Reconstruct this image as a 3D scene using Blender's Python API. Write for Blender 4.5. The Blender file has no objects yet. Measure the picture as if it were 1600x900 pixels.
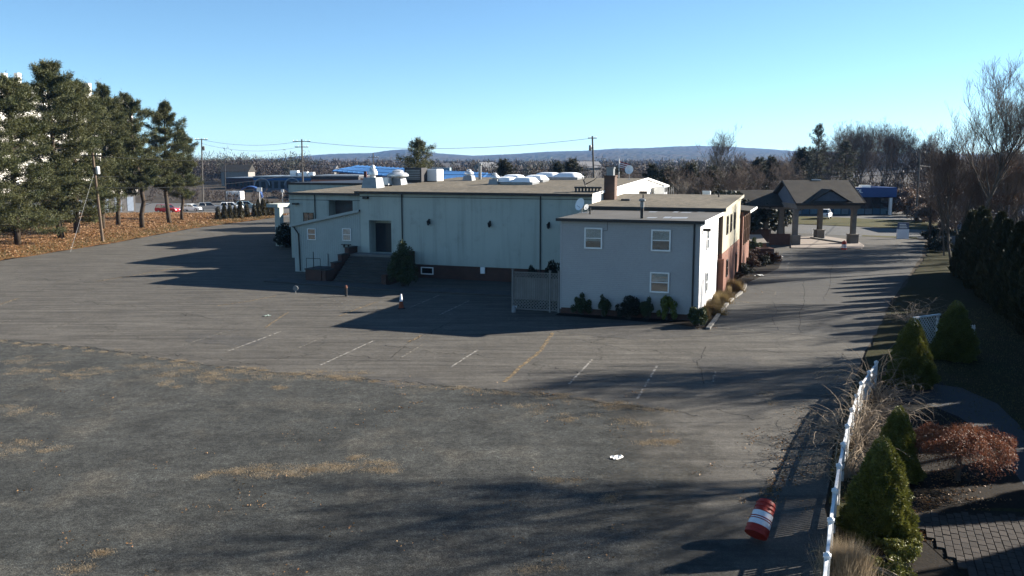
import bpy, bmesh, math, random
import numpy as np
from mathutils import Vector, Matrix

R = math.radians
S = bpy.context.scene
COL = S.collection
random.seed(7)
RNG = np.random.default_rng(7)

# ------------------------------------------------------------------ camera
FPX, YH, HC = 1350.0, 255.0, 9.8            # focal length in photo pixels, horizon row, camera height
TH = math.atan((450 - YH) / FPX)
cam = bpy.data.cameras.new('camera')
cam_o = bpy.data.objects.new('camera', cam)
COL.objects.link(cam_o)
cam.sensor_width = 36.0
cam.lens = 36.0 * FPX / 1600.0
cam.clip_start = 0.1
cam.clip_end = 40000
cam_o.location = (0, 0, HC)
cam_o.rotation_euler = (math.pi / 2 - TH, 0, 0)
S.camera = cam_o

# ------------------------------------------------------------------ sky, sun, exposure
SUNV = Vector((2.205, 0.727, 1.0)).normalized()     # towards the sun, from the roof-corner shadows
SUN_EL = math.asin(SUNV.z)
SUN_AZ = math.atan2(SUNV.x, SUNV.y)                 # clockwise from +Y
w = bpy.data.worlds.new('World')
S.world = w
w.use_nodes = True
nt = w.node_tree
nt.nodes.clear()
sky = nt.nodes.new('ShaderNodeTexSky')
sky.sky_type = 'NISHITA'
sky.sun_disc = False
sky.sun_elevation = SUN_EL
sky.sun_rotation = SUN_AZ
sky.altitude = 50
sky.air_density = 0.75
sky.dust_density = 0.0
sky.ozone_density = 4.2
bg = nt.nodes.new('ShaderNodeBackground')
bg.inputs['Strength'].default_value = 0.05
wo = nt.nodes.new('ShaderNodeOutputWorld')
tint = nt.nodes.new('ShaderNodeMix')          # the clear cyan cast of the photograph's sky
tint.data_type = 'RGBA'
tint.blend_type = 'MULTIPLY'
tint.inputs[0].default_value = 1.0
tint.inputs[7].default_value = (0.97, 1.04, 0.97, 1)
nt.links.new(sky.outputs[0], tint.inputs[6])
nt.links.new(tint.outputs[2], bg.inputs[0])
nt.links.new(bg.outputs[0], wo.inputs[0])
sun = bpy.data.lights.new('sun', 'SUN')
sun.energy = 5.0
sun.angle = R(0.53)
sun.color = (1.0, 0.93, 0.82)
sun_o = bpy.data.objects.new('sun', sun)
COL.objects.link(sun_o)
sun_o.location = (60, 20, 60)
sun_o.rotation_euler = (-SUNV).to_track_quat('-Z', 'Y').to_euler()
S.view_settings.view_transform = 'Standard'
S.view_settings.look = 'None'
S.view_settings.gamma = 1.0
S.view_settings.exposure = 1.9
S.view_settings.use_curve_mapping = False

# ------------------------------------------------------------------ photo pixel -> place
def ray(px, py):
    x = (px - 800) / FPX
    y = -(py - 450) / FPX
    return (x, math.cos(TH) + y * math.sin(TH), -math.sin(TH) + y * math.cos(TH))
def G(px, py, z=0.0):
    d = ray(px, py)
    t = (z - HC) / d[2]
    return Vector((d[0] * t, d[1] * t, z))
def AT(px, py, Y):
    d = ray(px, py)
    t = Y / d[1]
    return Vector((d[0] * t, Y, HC + d[2] * t))
BA = math.atan((1290 - 800) / math.hypot(FPX, 450 - YH))   # yaw of the building
BU = Vector((math.cos(BA), -math.sin(BA), 0))
BV = Vector((math.sin(BA), math.cos(BA), 0))
BO = G(1089, 502)
def UV(p):
    d = Vector(p) - BO
    return Vector((d.dot(BU), d.dot(BV), p[2]))
def WLD(u, v, z=0.0):
    return BO + BU * u + BV * v + Vector((0, 0, z))
def ONV(px, py, v):
    d = Vector(ray(px, py))
    t = (v + BO.dot(BV)) / d.dot(BV)
    p = d * t
    p.z += HC
    return UV(p)
def ONU(px, py, u):
    d = Vector(ray(px, py))
    t = (u + BO.dot(BU)) / d.dot(BU)
    p = d * t
    p.z += HC
    return UV(p)

# ------------------------------------------------------------------ materials
class NB:
    def __init__(self, name):
        self.m = bpy.data.materials.new(name)
        self.m.use_nodes = True
        self.t = self.m.node_tree
        self.t.nodes.clear()
        self.out = self.n('ShaderNodeOutputMaterial')
        self._pos = None
    def n(self, typ, **kw):
        nd = self.t.nodes.new(typ)
        for k, v in kw.items():
            setattr(nd, k, v)
        return nd
    def l(self, a, b):
        self.t.links.new(a, b)
    def pos(self):
        if self._pos is None:
            self._pos = self.n('ShaderNodeNewGeometry').outputs['Position']
        return self._pos
    def mapping(self, scale=(1, 1, 1), rot=(0, 0, 0), loc=(0, 0, 0), src=None):
        mp = self.n('ShaderNodeMapping')
        mp.inputs['Scale'].default_value = scale
        mp.inputs['Rotation'].default_value = rot
        mp.inputs['Location'].default_value = loc
        self.l(src or self.pos(), mp.inputs['Vector'])
        return mp.outputs[0]
    def noise(self, scale, detail=3, rough=0.55, vec=None, dist=0.0):
        nd = self.n('ShaderNodeTexNoise')
        nd.inputs['Scale'].default_value = scale
        nd.inputs['Detail'].default_value = detail
        nd.inputs['Roughness'].default_value = rough
        nd.inputs['Distortion'].default_value = dist
        self.l(vec or self.pos(), nd.inputs['Vector'])
        return nd.outputs['Fac']
    def ramp(self, fac, stops):
        rp = self.n('ShaderNodeValToRGB')
        el = rp.color_ramp.elements
        while len(el) < len(stops):
            el.new(0.5)
        for e, (p, c) in zip(el, stops):
            e.position = p
            e.color = (c, c, c, 1) if isinstance(c, (int, float)) else (*c, 1)
        self.l(fac, rp.inputs[0])
        return rp.outputs[0]
    def mix(self, fac, a, b, mode='MIX'):
        mx = self.n('ShaderNodeMix', data_type='RGBA', blend_type=mode)
        for sock, v in ((mx.inputs[0], fac), (mx.inputs[6], a), (mx.inputs[7], b)):
            if isinstance(v, (int, float)):
                sock.default_value = v
            elif isinstance(v, tuple):
                sock.default_value = (*v, 1)
            else:
                self.l(v, sock)
        return mx.outputs[2]
    def math(self, op, a, b=0.5):
        md = self.n('ShaderNodeMath', operation=op)
        for sock, v in ((md.inputs[0], a), (md.inputs[1], b)):
            if isinstance(v, (int, float)):
                sock.default_value = v
            else:
                self.l(v, sock)
        return md.outputs[0]
    def bsdf(self, col, rough=0.8, spec=0.3, metal=0.0, bump=None, bstr=0.3, bdist=0.02, alpha=None):
        b = self.n('ShaderNodeBsdfPrincipled')
        for sock, v in (('Base Color', col), ('Roughness', rough), ('Alpha', alpha)):
            if v is None:
                continue
            if isinstance(v, tuple):
                b.inputs[sock].default_value = (*v, 1)
            elif isinstance(v, (int, float)):
                b.inputs[sock].default_value = v
            else:
                self.l(v, b.inputs[sock])
        b.inputs['Specular IOR Level'].default_value = spec
        b.inputs['Metallic'].default_value = metal
        if bump is not None:
            bp = self.n('ShaderNodeBump')
            bp.inputs['Strength'].default_value = bstr
            bp.inputs['Distance'].default_value = bdist
            self.l(bump, bp.inputs['Height'])
            self.l(bp.outputs[0], b.inputs['Normal'])
        self.l(b.outputs[0], self.out.inputs['Surface'])
        return b

KA = 0.50                      # overall reflectance level of the non-white materials
def sc(c, k):
    return tuple(min(1.0, x * k) for x in c)

def mat(name, c, c2=None, scale=3.0, rough=0.8, spec=0.3, metal=0.0, bump=0.0, bscale=30.0, rnd=0.0, fine=0.12):
    """plain weathered material: two tones by large noise, a fine grain, optional bump and per-object variation"""
    b = NB(name)
    c2 = c2 or sc(c, 0.78)
    if min(c) < 0.6 or name in ('stucco_wall', 'grooved_panel_wall', 'grey_siding'):
        c, c2 = sc(c, KA), sc(c2, KA)
    f = b.ramp(b.noise(scale, 5, 0.6), [(0.32, 0.0), (0.68, 1.0)])
    col = b.mix(f, c, c2)
    if fine:
        g = b.ramp(b.noise(scale * 14, 2, 0.6), [(0.3, 1 - fine * 2), (0.7, 1.0)])
        col = b.mix(1.0, col, g, 'MULTIPLY')
    if rnd:
        oi = b.n('ShaderNodeObjectInfo')
        k = b.ramp(oi.outputs['Random'], [(0.0, 1 - rnd), (1.0, 1.0)])
        col = b.mix(1.0, col, k, 'MULTIPLY')
    b.bsdf(col, rough, spec, metal, b.noise(bscale, 3) if bump else None, bump)
    return b.m

def leafmat(name, c, c2, scale=1.2, transl=0.25, rough=0.6, hs=0.0):
    """foliage: per-face tone from a noise over position, some light let through"""
    b = NB(name)
    c, c2 = sc(c, KA), sc(c2, KA)
    f = b.ramp(b.noise(scale, 3, 0.7), [(0.35, 0.0), (0.65, 1.0)])
    f2 = b.ramp(b.noise(scale * 9, 2, 0.6), [(0.35, 0.55), (0.65, 1.0)])
    col = b.mix(1.0, b.mix(f, c, c2), f2, 'MULTIPLY')
    d = b.n('ShaderNodeBsdfPrincipled')
    b.l(col, d.inputs['Base Color'])
    d.inputs['Roughness'].default_value = rough
    d.inputs['Specular IOR Level'].default_value = 0.25
    t = b.n('ShaderNodeBsdfTranslucent')
    b.l(col, t.inputs['Color'])
    ms = b.n('ShaderNodeMixShader')
    ms.inputs[0].default_value = transl
    b.l(d.outputs[0], ms.inputs[1])
    b.l(t.outputs[0], ms.inputs[2])
    b.l(ms.outputs[0], b.out.inputs['Surface'])
    return b.m

def glassmat(name, tint=(0.8, 0.88, 0.9), refl=0.22):
    b = NB(name)
    t = b.n('ShaderNodeBsdfTransparent')
    t.inputs[0].default_value = (*tint, 1)
    g = b.n('ShaderNodeBsdfGlossy')
    g.inputs['Roughness'].default_value = 0.02
    g.inputs[0].default_value = (0.9, 0.95, 1.0, 1)
    ms = b.n('ShaderNodeMixShader')
    lw = b.n('ShaderNodeLayerWeight')
    lw.inputs[0].default_value = 0.25
    k = b.math('ADD', b.math('MULTIPLY', lw.outputs['Fresnel'], 0.6), refl)
    b.l(k, ms.inputs[0])
    b.l(t.outputs[0], ms.inputs[1])
    b.l(g.outputs[0], ms.inputs[2])
    b.l(ms.outputs[0], b.out.inputs['Surface'])
    return b.m

def brickmat(name, c1, c2, mortar, scale=1.0):
    """brick coursing in the wall's own two directions (walls stand along the building's axes)"""
    b = NB(name)
    c1, c2, mortar = sc(c1, KA), sc(c2, KA), sc(mortar, KA)
    tc = b.n('ShaderNodeTexCoord').outputs['Object']
    sx = b.n('ShaderNodeSeparateXYZ')
    b.l(tc, sx.inputs[0])
    cx = b.n('ShaderNodeCombineXYZ')
    b.l(b.math('ADD', sx.outputs[0], sx.outputs[1]), cx.inputs[0])
    b.l(sx.outputs[2], cx.inputs[1])
    br = b.n('ShaderNodeTexBrick')
    br.inputs['Scale'].default_value = scale
    br.inputs['Brick Width'].default_value = 0.215
    br.inputs['Row Height'].default_value = 0.075
    br.inputs['Mortar Size'].default_value = 0.008
    br.inputs['Color1'].default_value = (*c1, 1)
    br.inputs['Color2'].default_value = (*c2, 1)
    br.inputs['Mortar'].default_value = (*mortar, 1)
    b.l(cx.outputs[0], br.inputs['Vector'])
    f = b.ramp(b.noise(0.8, 4), [(0.3, 0.7), (0.7, 1.0)])
    col = b.mix(1.0, br.outputs['Color'], f, 'MULTIPLY')
    b.bsdf(col, 0.85, 0.2, 0, br.outputs['Fac'], -0.4, 0.01)
    return b.m

def asphaltmat(name, base, tint, gravel=0.35, streak=0.5, dust=None, crack=0.7, rot=0.0, fade_x=None):
    b = NB(name)
    big = b.ramp(b.noise(0.07, 4, 0.6), [(0.3, 0.0), (0.7, 1.0)])
    col = b.mix(big, base, tint)
    med = b.ramp(b.noise(0.55, 5, 0.65), [(0.28, 1 - gravel * 0.6), (0.72, 1 + gravel * 0.25)])
    col = b.mix(1.0, col, med, 'MULTIPLY')
    sv = b.mapping((0.16, 1.9, 1), (0, 0, rot))
    st = b.ramp(b.noise(1.0, 4, 0.6, sv, 0.4), [(0.3, 1 - streak * 0.5), (0.7, 1 + streak * 0.12)])
    col = b.mix(1.0, col, st, 'MULTIPLY')
    if dust:
        dm = b.ramp(b.noise(0.33, 6, 0.7), [(0.52, 0.0), (0.75, 0.75)])
        col = b.mix(dm, col, dust)
    # aggregate
    g1 = b.noise(26, 2, 0.7)
    g2 = b.noise(7.0, 3, 0.75)
    gr = b.ramp(g1, [(0.30, 1 - gravel), (0.5, 1.0), (0.70, 1 + gravel * 1.5)])
    gr2 = b.ramp(g2, [(0.30, 1 - gravel * 0.7), (0.5, 1.0), (0.70, 1 + gravel * 0.6)])
    col = b.mix(1.0, col, gr, 'MULTIPLY')
    col = b.mix(1.0, col, gr2, 'MULTIPLY')
    g3 = b.ramp(b.noise(2.2, 5, 0.75), [(0.32, 1 - gravel * 0.38), (0.5, 1.0), (0.68, 1 + gravel * 0.34)])
    col = b.mix(1.0, col, g3, 'MULTIPLY')
    # stone chips
    vo = b.n('ShaderNodeTexVoronoi')
    vo.inputs['Scale'].default_value = 9.0
    b.l(b.pos(), vo.inputs['Vector'])
    chip = b.ramp(vo.outputs['Distance'], [(0.06, 1.0), (0.11, 0.0)])
    chipm = b.math('MULTIPLY', chip, b.ramp(b.noise(1.7, 3), [(0.5, 0.0), (0.62, 0.55 * gravel / 0.35)]))
    col = b.mix(chipm, col, sc(base, 2.6))
    # cracks
    if crack:
        wv = b.n('ShaderNodeVectorMath', operation='MULTIPLY_ADD')
        nz = b.n('ShaderNodeTexNoise')
        nz.inputs['Scale'].default_value = 0.7
        nz.inputs['Detail'].default_value = 5
        b.l(b.pos(), nz.inputs['Vector'])
        b.l(nz.outputs['Color'], wv.inputs[0])
        wv.inputs[1].default_value = (2.4, 2.4, 0)
        b.l(b.pos(), wv.inputs[2])
        ve = b.n('ShaderNodeTexVoronoi', feature='DISTANCE_TO_EDGE')
        ve.inputs['Scale'].default_value = 0.16
        b.l(wv.outputs[0], ve.inputs['Vector'])
        cm = b.ramp(ve.outputs['Distance'], [(0.0, 1.0), (0.0075, 0.0)])
        cm = b.math('MULTIPLY', cm, b.ramp(b.noise(0.12, 3), [(0.45, 0.0), (0.55, crack)]))
        col = b.mix(cm, col, sc(base, 0.3))
    al = None
    if fade_x:      # the old surface thins out irregularly towards the driveway
        sp = b.n('ShaderNodeSeparateXYZ')
        b.l(b.pos(), sp.inputs[0])
        e = b.math('SUBTRACT', sp.outputs[0], fade_x)
        e = b.math('ADD', e, b.math('MULTIPLY', b.math('SUBTRACT', b.noise(0.5, 6, 0.7), 0.5), 9.0))
        al = b.ramp(b.math('MULTIPLY', b.math('ADD', e, 2.0), 0.25), [(0.0, 1.0), (1.0, 0.0)])
    b.bsdf(col, 0.9, 0.18, 0, b.mix(0.5, g1, g2), 0.35, 0.03, alpha=al)
    return b.m

def paintmat(name, c, wear=0.5, under=None):
    """worn road paint: flakes away by a noise so the asphalt below shows"""
    b = NB(name)
    a = b.ramp(b.noise(3.5, 6, 0.75), [(wear - 0.09, 0.0), (wear + 0.09, 0.85)])
    b.bsdf(b.mix(b.ramp(b.noise(9, 3), [(0.3, 0.0), (0.7, 1.0)]), c, sc(c, 0.7)), 0.8, 0.2, alpha=a)
    return b.m

ASPH = asphaltmat('asphalt_lot', (0.075, 0.069, 0.060), (0.093, 0.086, 0.075), 0.36, 0.95, None, 0.7, BA)
ASPH_OLD = asphaltmat('asphalt_old', (0.031, 0.033, 0.031), (0.052, 0.052, 0.047), 0.75, 0.35, (0.078, 0.070, 0.056), 0.3, BA, 4.6)
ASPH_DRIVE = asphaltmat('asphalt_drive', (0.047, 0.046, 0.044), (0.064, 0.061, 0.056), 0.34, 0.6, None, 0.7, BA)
ASPH_ROAD = asphaltmat('asphalt_road', (0.085, 0.085, 0.083), (0.105, 0.102, 0.10), 0.2, 0.3, None, 0.2, R(25))
PAINT = paintmat('white_paint', (0.30, 0.28, 0.25), 0.46)
PAINT_OLD = paintmat('faded_paint', (0.22, 0.20, 0.17), 0.5)
PAINT_TAN = paintmat('crack_grass', (0.25, 0.18, 0.10), 0.49)
CRACKDK = paintmat('open_crack', (0.022, 0.02, 0.018), 0.50)
CONC = mat('concrete', (0.42, 0.40, 0.37), (0.30, 0.29, 0.27), 1.5, 0.9, 0.2, bump=0.2)
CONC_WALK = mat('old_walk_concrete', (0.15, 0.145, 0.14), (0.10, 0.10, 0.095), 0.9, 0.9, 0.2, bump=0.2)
GROUND = mat('dry_ground', (0.13, 0.10, 0.075), (0.085, 0.07, 0.05), 0.03, 0.95, 0.1)
LEAFGROUND = mat('leaf_strewn_ground', (0.36, 0.16, 0.06), (0.22, 0.13, 0.055), 0.35, 0.95, 0.1, bump=0.5, bscale=8, fine=0.3)
LAWN = mat('winter_lawn', (0.12, 0.13, 0.045), (0.18, 0.15, 0.065), 0.25, 0.95, 0.1, bump=0.4, bscale=12, fine=0.25)
GARDENLAWN = mat('shaded_garden_turf', (0.062, 0.066, 0.028), (0.085, 0.072, 0.036), 0.5, 0.95, 0.05, bump=0.4, bscale=12, fine=0.25)  # lawn tone darkened to put the garden's deep shade into the colour
SOIL = mat('mulch_soil', (0.05, 0.038, 0.028), (0.032, 0.026, 0.02), 1.2, 0.95, 0.1, bump=0.6, bscale=14, fine=0.3)
def wallmat(name, c, c2):
    b = NB(name)
    col = b.mix(b.ramp(b.noise(0.35, 5, 0.6), [(0.32, 0.0), (0.68, 1.0)]), sc(c, KA), sc(c2, KA))
    st = b.ramp(b.noise(1.0, 5, 0.65, b.mapping((1.6, 1.6, 0.10))), [(0.30, 0.80), (0.52, 1.0)])
    col = b.mix(1.0, col, st, 'MULTIPLY')
    bl = b.ramp(b.noise(0.9, 6, 0.7), [(0.28, 0.82), (0.45, 1.0)])
    col = b.mix(1.0, col, bl, 'MULTIPLY')
    b.bsdf(col, 0.9, 0.2, 0, b.noise(60, 3), 0.15)
    return b.m
STUCCO = wallmat('stucco_wall', (0.80, 0.86, 0.77), (0.73, 0.79, 0.71))
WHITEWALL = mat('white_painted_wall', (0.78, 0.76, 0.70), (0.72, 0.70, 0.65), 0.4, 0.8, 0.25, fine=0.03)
CREAM = mat('cream_wall', (0.66, 0.60, 0.46), (0.60, 0.55, 0.42), 0.5, 0.85, 0.2, fine=0.04)
SIDING = mat('grey_siding', (0.77, 0.75, 0.74), (0.71, 0.69, 0.685), 0.5, 0.6, 0.3, fine=0.04)
SHEDWALL = mat('grooved_panel_wall', (0.74, 0.80, 0.76), (0.64, 0.71, 0.67), 0.7, 0.75, 0.25, fine=0.05)
BRICK = brickmat('red_brick', (0.36, 0.13, 0.08), (0.28, 0.10, 0.065), (0.33, 0.27, 0.22))
CHIMB = brickmat('weathered_brick', (0.26, 0.14, 0.10), (0.17, 0.10, 0.08), (0.24, 0.21, 0.18))
BRICKD = brickmat('dark_brick', (0.20, 0.085, 0.06), (0.14, 0.065, 0.05), (0.2, 0.17, 0.15))
TRIMDK = mat('dark_trim', (0.045, 0.035, 0.032), (0.03, 0.025, 0.025), 2, 0.5, 0.4)
TRIMWH = mat('white_trim', (0.80, 0.80, 0.78), (0.72, 0.72, 0.70), 1.5, 0.5, 0.4, fine=0.04)
GRAVEL = mat('tan_gravel_roof', (0.35, 0.30, 0.225), (0.235, 0.205, 0.16), 0.16, 0.95, 0.15, bump=0.4, bscale=25, fine=0.25)
ROLLROOF = mat('grey_roll_roofing', (0.15, 0.14, 0.125), (0.21, 0.20, 0.185), 0.5, 0.85, 0.2, fine=0.15)
PATCH = mat('silver_roof_patch', (0.52, 0.55, 0.58), (0.40, 0.42, 0.45), 1.4, 0.5, 0.4)
SHINGLE = mat('grey_shingle', (0.135, 0.122, 0.105), (0.09, 0.082, 0.073), 1.0, 0.9, 0.15, bump=0.4, bscale=20, fine=0.25)
ALU = mat('aluminium', (0.72, 0.73, 0.74), (0.60, 0.61, 0.62), 1.5, 0.38, 0.5, metal=0.55)
GALV = mat('galvanised_steel', (0.48, 0.49, 0.50), (0.38, 0.39, 0.40), 2.0, 0.45, 0.5, metal=0.5)
WHITEP = mat('white_plastic', (0.80, 0.80, 0.79), (0.74, 0.74, 0.73), 2.0, 0.45, 0.4, fine=0.03)
DOME = mat('skylight_acrylic', (0.82, 0.83, 0.84), (0.74, 0.75, 0.77), 1.0, 0.3, 0.5, fine=0.02)
DARK = mat('dark_recess', (0.018, 0.018, 0.02), None, 3, 0.7, 0.2)
INTERIOR = mat('dim_interior', (0.06, 0.065, 0.075), (0.04, 0.045, 0.055), 1, 0.8, 0.2)
BRIGHT_PANEL = mat('window_bright_panel', (0.80, 0.80, 0.76), (0.5, 0.5, 0.48), 4, 0.8, 0.2)  # white panels imitating bright reflections in the annex glass
GLASS = glassmat('window_glass')
GLASSD = glassmat('dark_window_glass', (0.35, 0.4, 0.45), 0.12)
WOOD = mat('weathered_wood', (0.30, 0.28, 0.26), (0.22, 0.21, 0.20), 3, 0.85, 0.2, bump=0.3, rnd=0.2)
WOODPALE = mat('pale_fence_wood', (0.44, 0.41, 0.38), (0.36, 0.34, 0.31), 2, 0.85, 0.2, rnd=0.15)
POLEW = mat('utility_pole_wood', (0.30, 0.22, 0.16), (0.20, 0.15, 0.11), 2, 0.9, 0.15)
POLED = mat('dark_pole_wood', (0.09, 0.075, 0.065), (0.06, 0.05, 0.045), 2, 0.9, 0.15)
POLEG = mat('grey_pole_wood', (0.24, 0.22, 0.20), (0.17, 0.155, 0.145), 2, 0.9, 0.15)
WIREM = mat('black_cable', (0.03, 0.03, 0.03), None, 3, 0.6, 0.3)
ORANGE = mat('orange_plastic', (0.62, 0.04, 0.02), (0.5, 0.03, 0.018), 3, 0.5, 0.35)
REFLW = mat('reflective_white', (0.70, 0.71, 0.74), (0.6, 0.6, 0.63), 4, 0.4, 0.5)
RUBBER = mat('black_rubber', (0.022, 0.022, 0.022), None, 3, 0.7, 0.3)
FENCEW = mat('white_vinyl', (0.78, 0.79, 0.80), (0.66, 0.67, 0.67), 3, 0.45, 0.4, rnd=0.08)
BARK = mat('pine_bark', (0.15, 0.115, 0.085), (0.085, 0.065, 0.05), 2.5, 0.95, 0.1, bump=0.6, bscale=12)
BARKG = mat('grey_bark', (0.20, 0.175, 0.15), (0.13, 0.11, 0.095), 2.0, 0.95, 0.1, bump=0.4, bscale=14)
BARKP = mat('pale_bark', (0.38, 0.34, 0.30), (0.27, 0.24, 0.21), 2.0, 0.95, 0.1)
TWIG = mat('twigs', (0.25, 0.19, 0.16), (0.18, 0.14, 0.115), 0.8, 0.95, 0.1)
TWIGP = mat('pale_twigs', (0.36, 0.31, 0.26), (0.27, 0.23, 0.19), 1.5, 0.9, 0.1)
VINE = mat('dry_vine', (0.56, 0.45, 0.33), (0.40, 0.31, 0.23), 2.5, 0.9, 0.1)
PINE = leafmat('pine_needles', (0.125, 0.15, 0.055), (0.205, 0.20, 0.075), 0.35, 0.2)
PINE2 = leafmat('dark_conifer_needles', (0.05, 0.062, 0.028), (0.09, 0.085, 0.04), 0.4, 0.15)
SPRUCE = leafmat('dwarf_spruce_needles', (0.20, 0.22, 0.04), (0.34, 0.33, 0.075), 2.0, 0.2)
ARBOR = leafmat('arborvitae_scales', (0.045, 0.055, 0.02), (0.09, 0.085, 0.035), 0.8, 0.15)
JUNIPER = leafmat('juniper_brown_green', (0.085, 0.08, 0.03), (0.12, 0.095, 0.04), 0.8, 0.15)
SHRUBG = leafmat('evergreen_shrub_leaf', (0.09, 0.125, 0.05), (0.15, 0.18, 0.075), 2.0, 0.2)
SHRUBD = leafmat('dark_shrub_leaf', (0.03, 0.04, 0.025), (0.05, 0.055, 0.03), 2.0, 0.15)
SHRUBY = leafmat('yellow_green_leaf', (0.42, 0.46, 0.10), (0.20, 0.25, 0.07), 3.0, 0.25)
SHRUBR = leafmat('brown_shrub_leaf', (0.17, 0.085, 0.05), (0.10, 0.06, 0.04), 2.0, 0.2)
MAPLE = leafmat('maple_dry_leaf', (0.30, 0.10, 0.055), (0.38, 0.16, 0.08), 2.5, 0.3)
DRYG = leafmat('dry_grass_blade', (0.80, 0.65, 0.45), (0.56, 0.41, 0.25), 1.5, 0.3)
GREENG = leafmat('green_grass_blade', (0.16, 0.17, 0.06), (0.30, 0.25, 0.11), 1.0, 0.3)
RUSTY = leafmat('rusty_oak_leaf', (0.22, 0.10, 0.055), (0.16, 0.08, 0.05), 2.0, 0.2)
FALLEN = leafmat('fallen_leaf', (0.40, 0.19, 0.08), (0.52, 0.33, 0.16), 2.0, 0.15)
FARWOOD = leafmat('far_bare_wood', (0.105, 0.078, 0.066), (0.15, 0.112, 0.095), 0.02, 0.1)
FARWOODG = leafmat('far_evergreen_wood', (0.055, 0.065, 0.035), (0.08, 0.085, 0.045), 0.02, 0.1)
BLUEP = mat('blue_painted_metal', (0.03, 0.10, 0.36), (0.025, 0.085, 0.30), 0.3, 0.5, 0.4, fine=0.04)
BLUEROOF = mat('blue_metal_roof', (0.05, 0.20, 0.50), (0.04, 0.16, 0.42), 0.2, 0.75, 0.15, fine=0.05)
BLUEGREY = mat('blue_grey_wall', (0.20, 0.25, 0.33), (0.17, 0.21, 0.28), 0.2, 0.7, 0.3)
BROWNROOF = mat('brown_shingle', (0.13, 0.06, 0.045), (0.09, 0.045, 0.035), 0.6, 0.9, 0.2)
COLUMN = mat('stone_column', (0.36, 0.33, 0.30), (0.27, 0.25, 0.23), 1.5, 0.9, 0.2, bump=0.3, bscale=18)
CAPSTONE = mat('cap_stone', (0.50, 0.44, 0.37), (0.42, 0.37, 0.31), 1.0, 0.9, 0.2)
PAVER = mat('concrete_paver', (0.105, 0.085, 0.072), (0.07, 0.058, 0.05), 2.0, 0.9, 0.2, bump=0.3, rnd=0.3)
PAPER = mat('white_paper', (0.78, 0.77, 0.74), None, 6, 0.8, 0.2)
LAMPM = mat('black_lamp_metal', (0.03, 0.028, 0.03), None, 4, 0.5, 0.4)
REDP = mat('car_red', (0.55, 0.02, 0.04), (0.5, 0.018, 0.035), 1, 0.25, 0.6, fine=0)
WHITEC = mat('car_white', (0.78, 0.79, 0.80), (0.74, 0.75, 0.76), 1, 0.25, 0.6, fine=0)
SILVERC = mat('car_silver', (0.50, 0.50, 0.50), (0.46, 0.46, 0.46), 1, 0.3, 0.6, metal=0.3, fine=0)
TEALC = mat('car_pale_blue', (0.32, 0.45, 0.50), (0.30, 0.42, 0.47), 1, 0.25, 0.6, fine=0)
CARGLASS = mat('car_glass', (0.02, 0.025, 0.03), None, 1, 0.06, 0.7, fine=0)
LAMPR = mat('tail_lamp', (0.35, 0.01, 0.01), None, 1, 0.2, 0.6, fine=0)
LAMPW = mat('head_lamp', (0.7, 0.72, 0.75), None, 1, 0.15, 0.6, fine=0)
FLAGR = mat('flag_red', (0.5, 0.03, 0.05), None, 2, 0.8, 0.2)
FLAGB = mat('flag_blue', (0.03, 0.04, 0.22), None, 2, 0.8, 0.2)
SIGNBLUE = mat('sign_blue_grey', (0.22, 0.26, 0.42), None, 3, 0.6, 0.3)

# ------------------------------------------------------------------ mesh building
def link(o, parent=None):
    COL.objects.link(o)
    if parent is not None:
        o.parent = parent
    return o
def tag(o, label=None, cat=None, group=None, kind=None):
    if label: o['label'] = label
    if cat: o['category'] = cat
    if group: o['group'] = group
    if kind: o['kind'] = kind
    return o
def empty(name, loc, rz=0.0, label=None, cat=None, group=None):
    o = bpy.data.objects.new(name, None)
    o.location = loc
    o.rotation_euler = (0, 0, rz)
    o.empty_display_size = 0.3
    link(o)
    return tag(o, label, cat, group)
def mesh_obj(name, me, m, parent=None):
    o = bpy.data.objects.new(name, me)
    if m is not None and not me.materials:
        for q in (m if isinstance(m, (list, tuple)) else [m]):
            me.materials.append(q)
    return link(o, parent)
def copy_tree(o, parent=None):
    c = o.copy()
    COL.objects.link(c)
    c.parent = parent
    for ch in o.children:
        copy_tree(ch, c)
    return c

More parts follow.
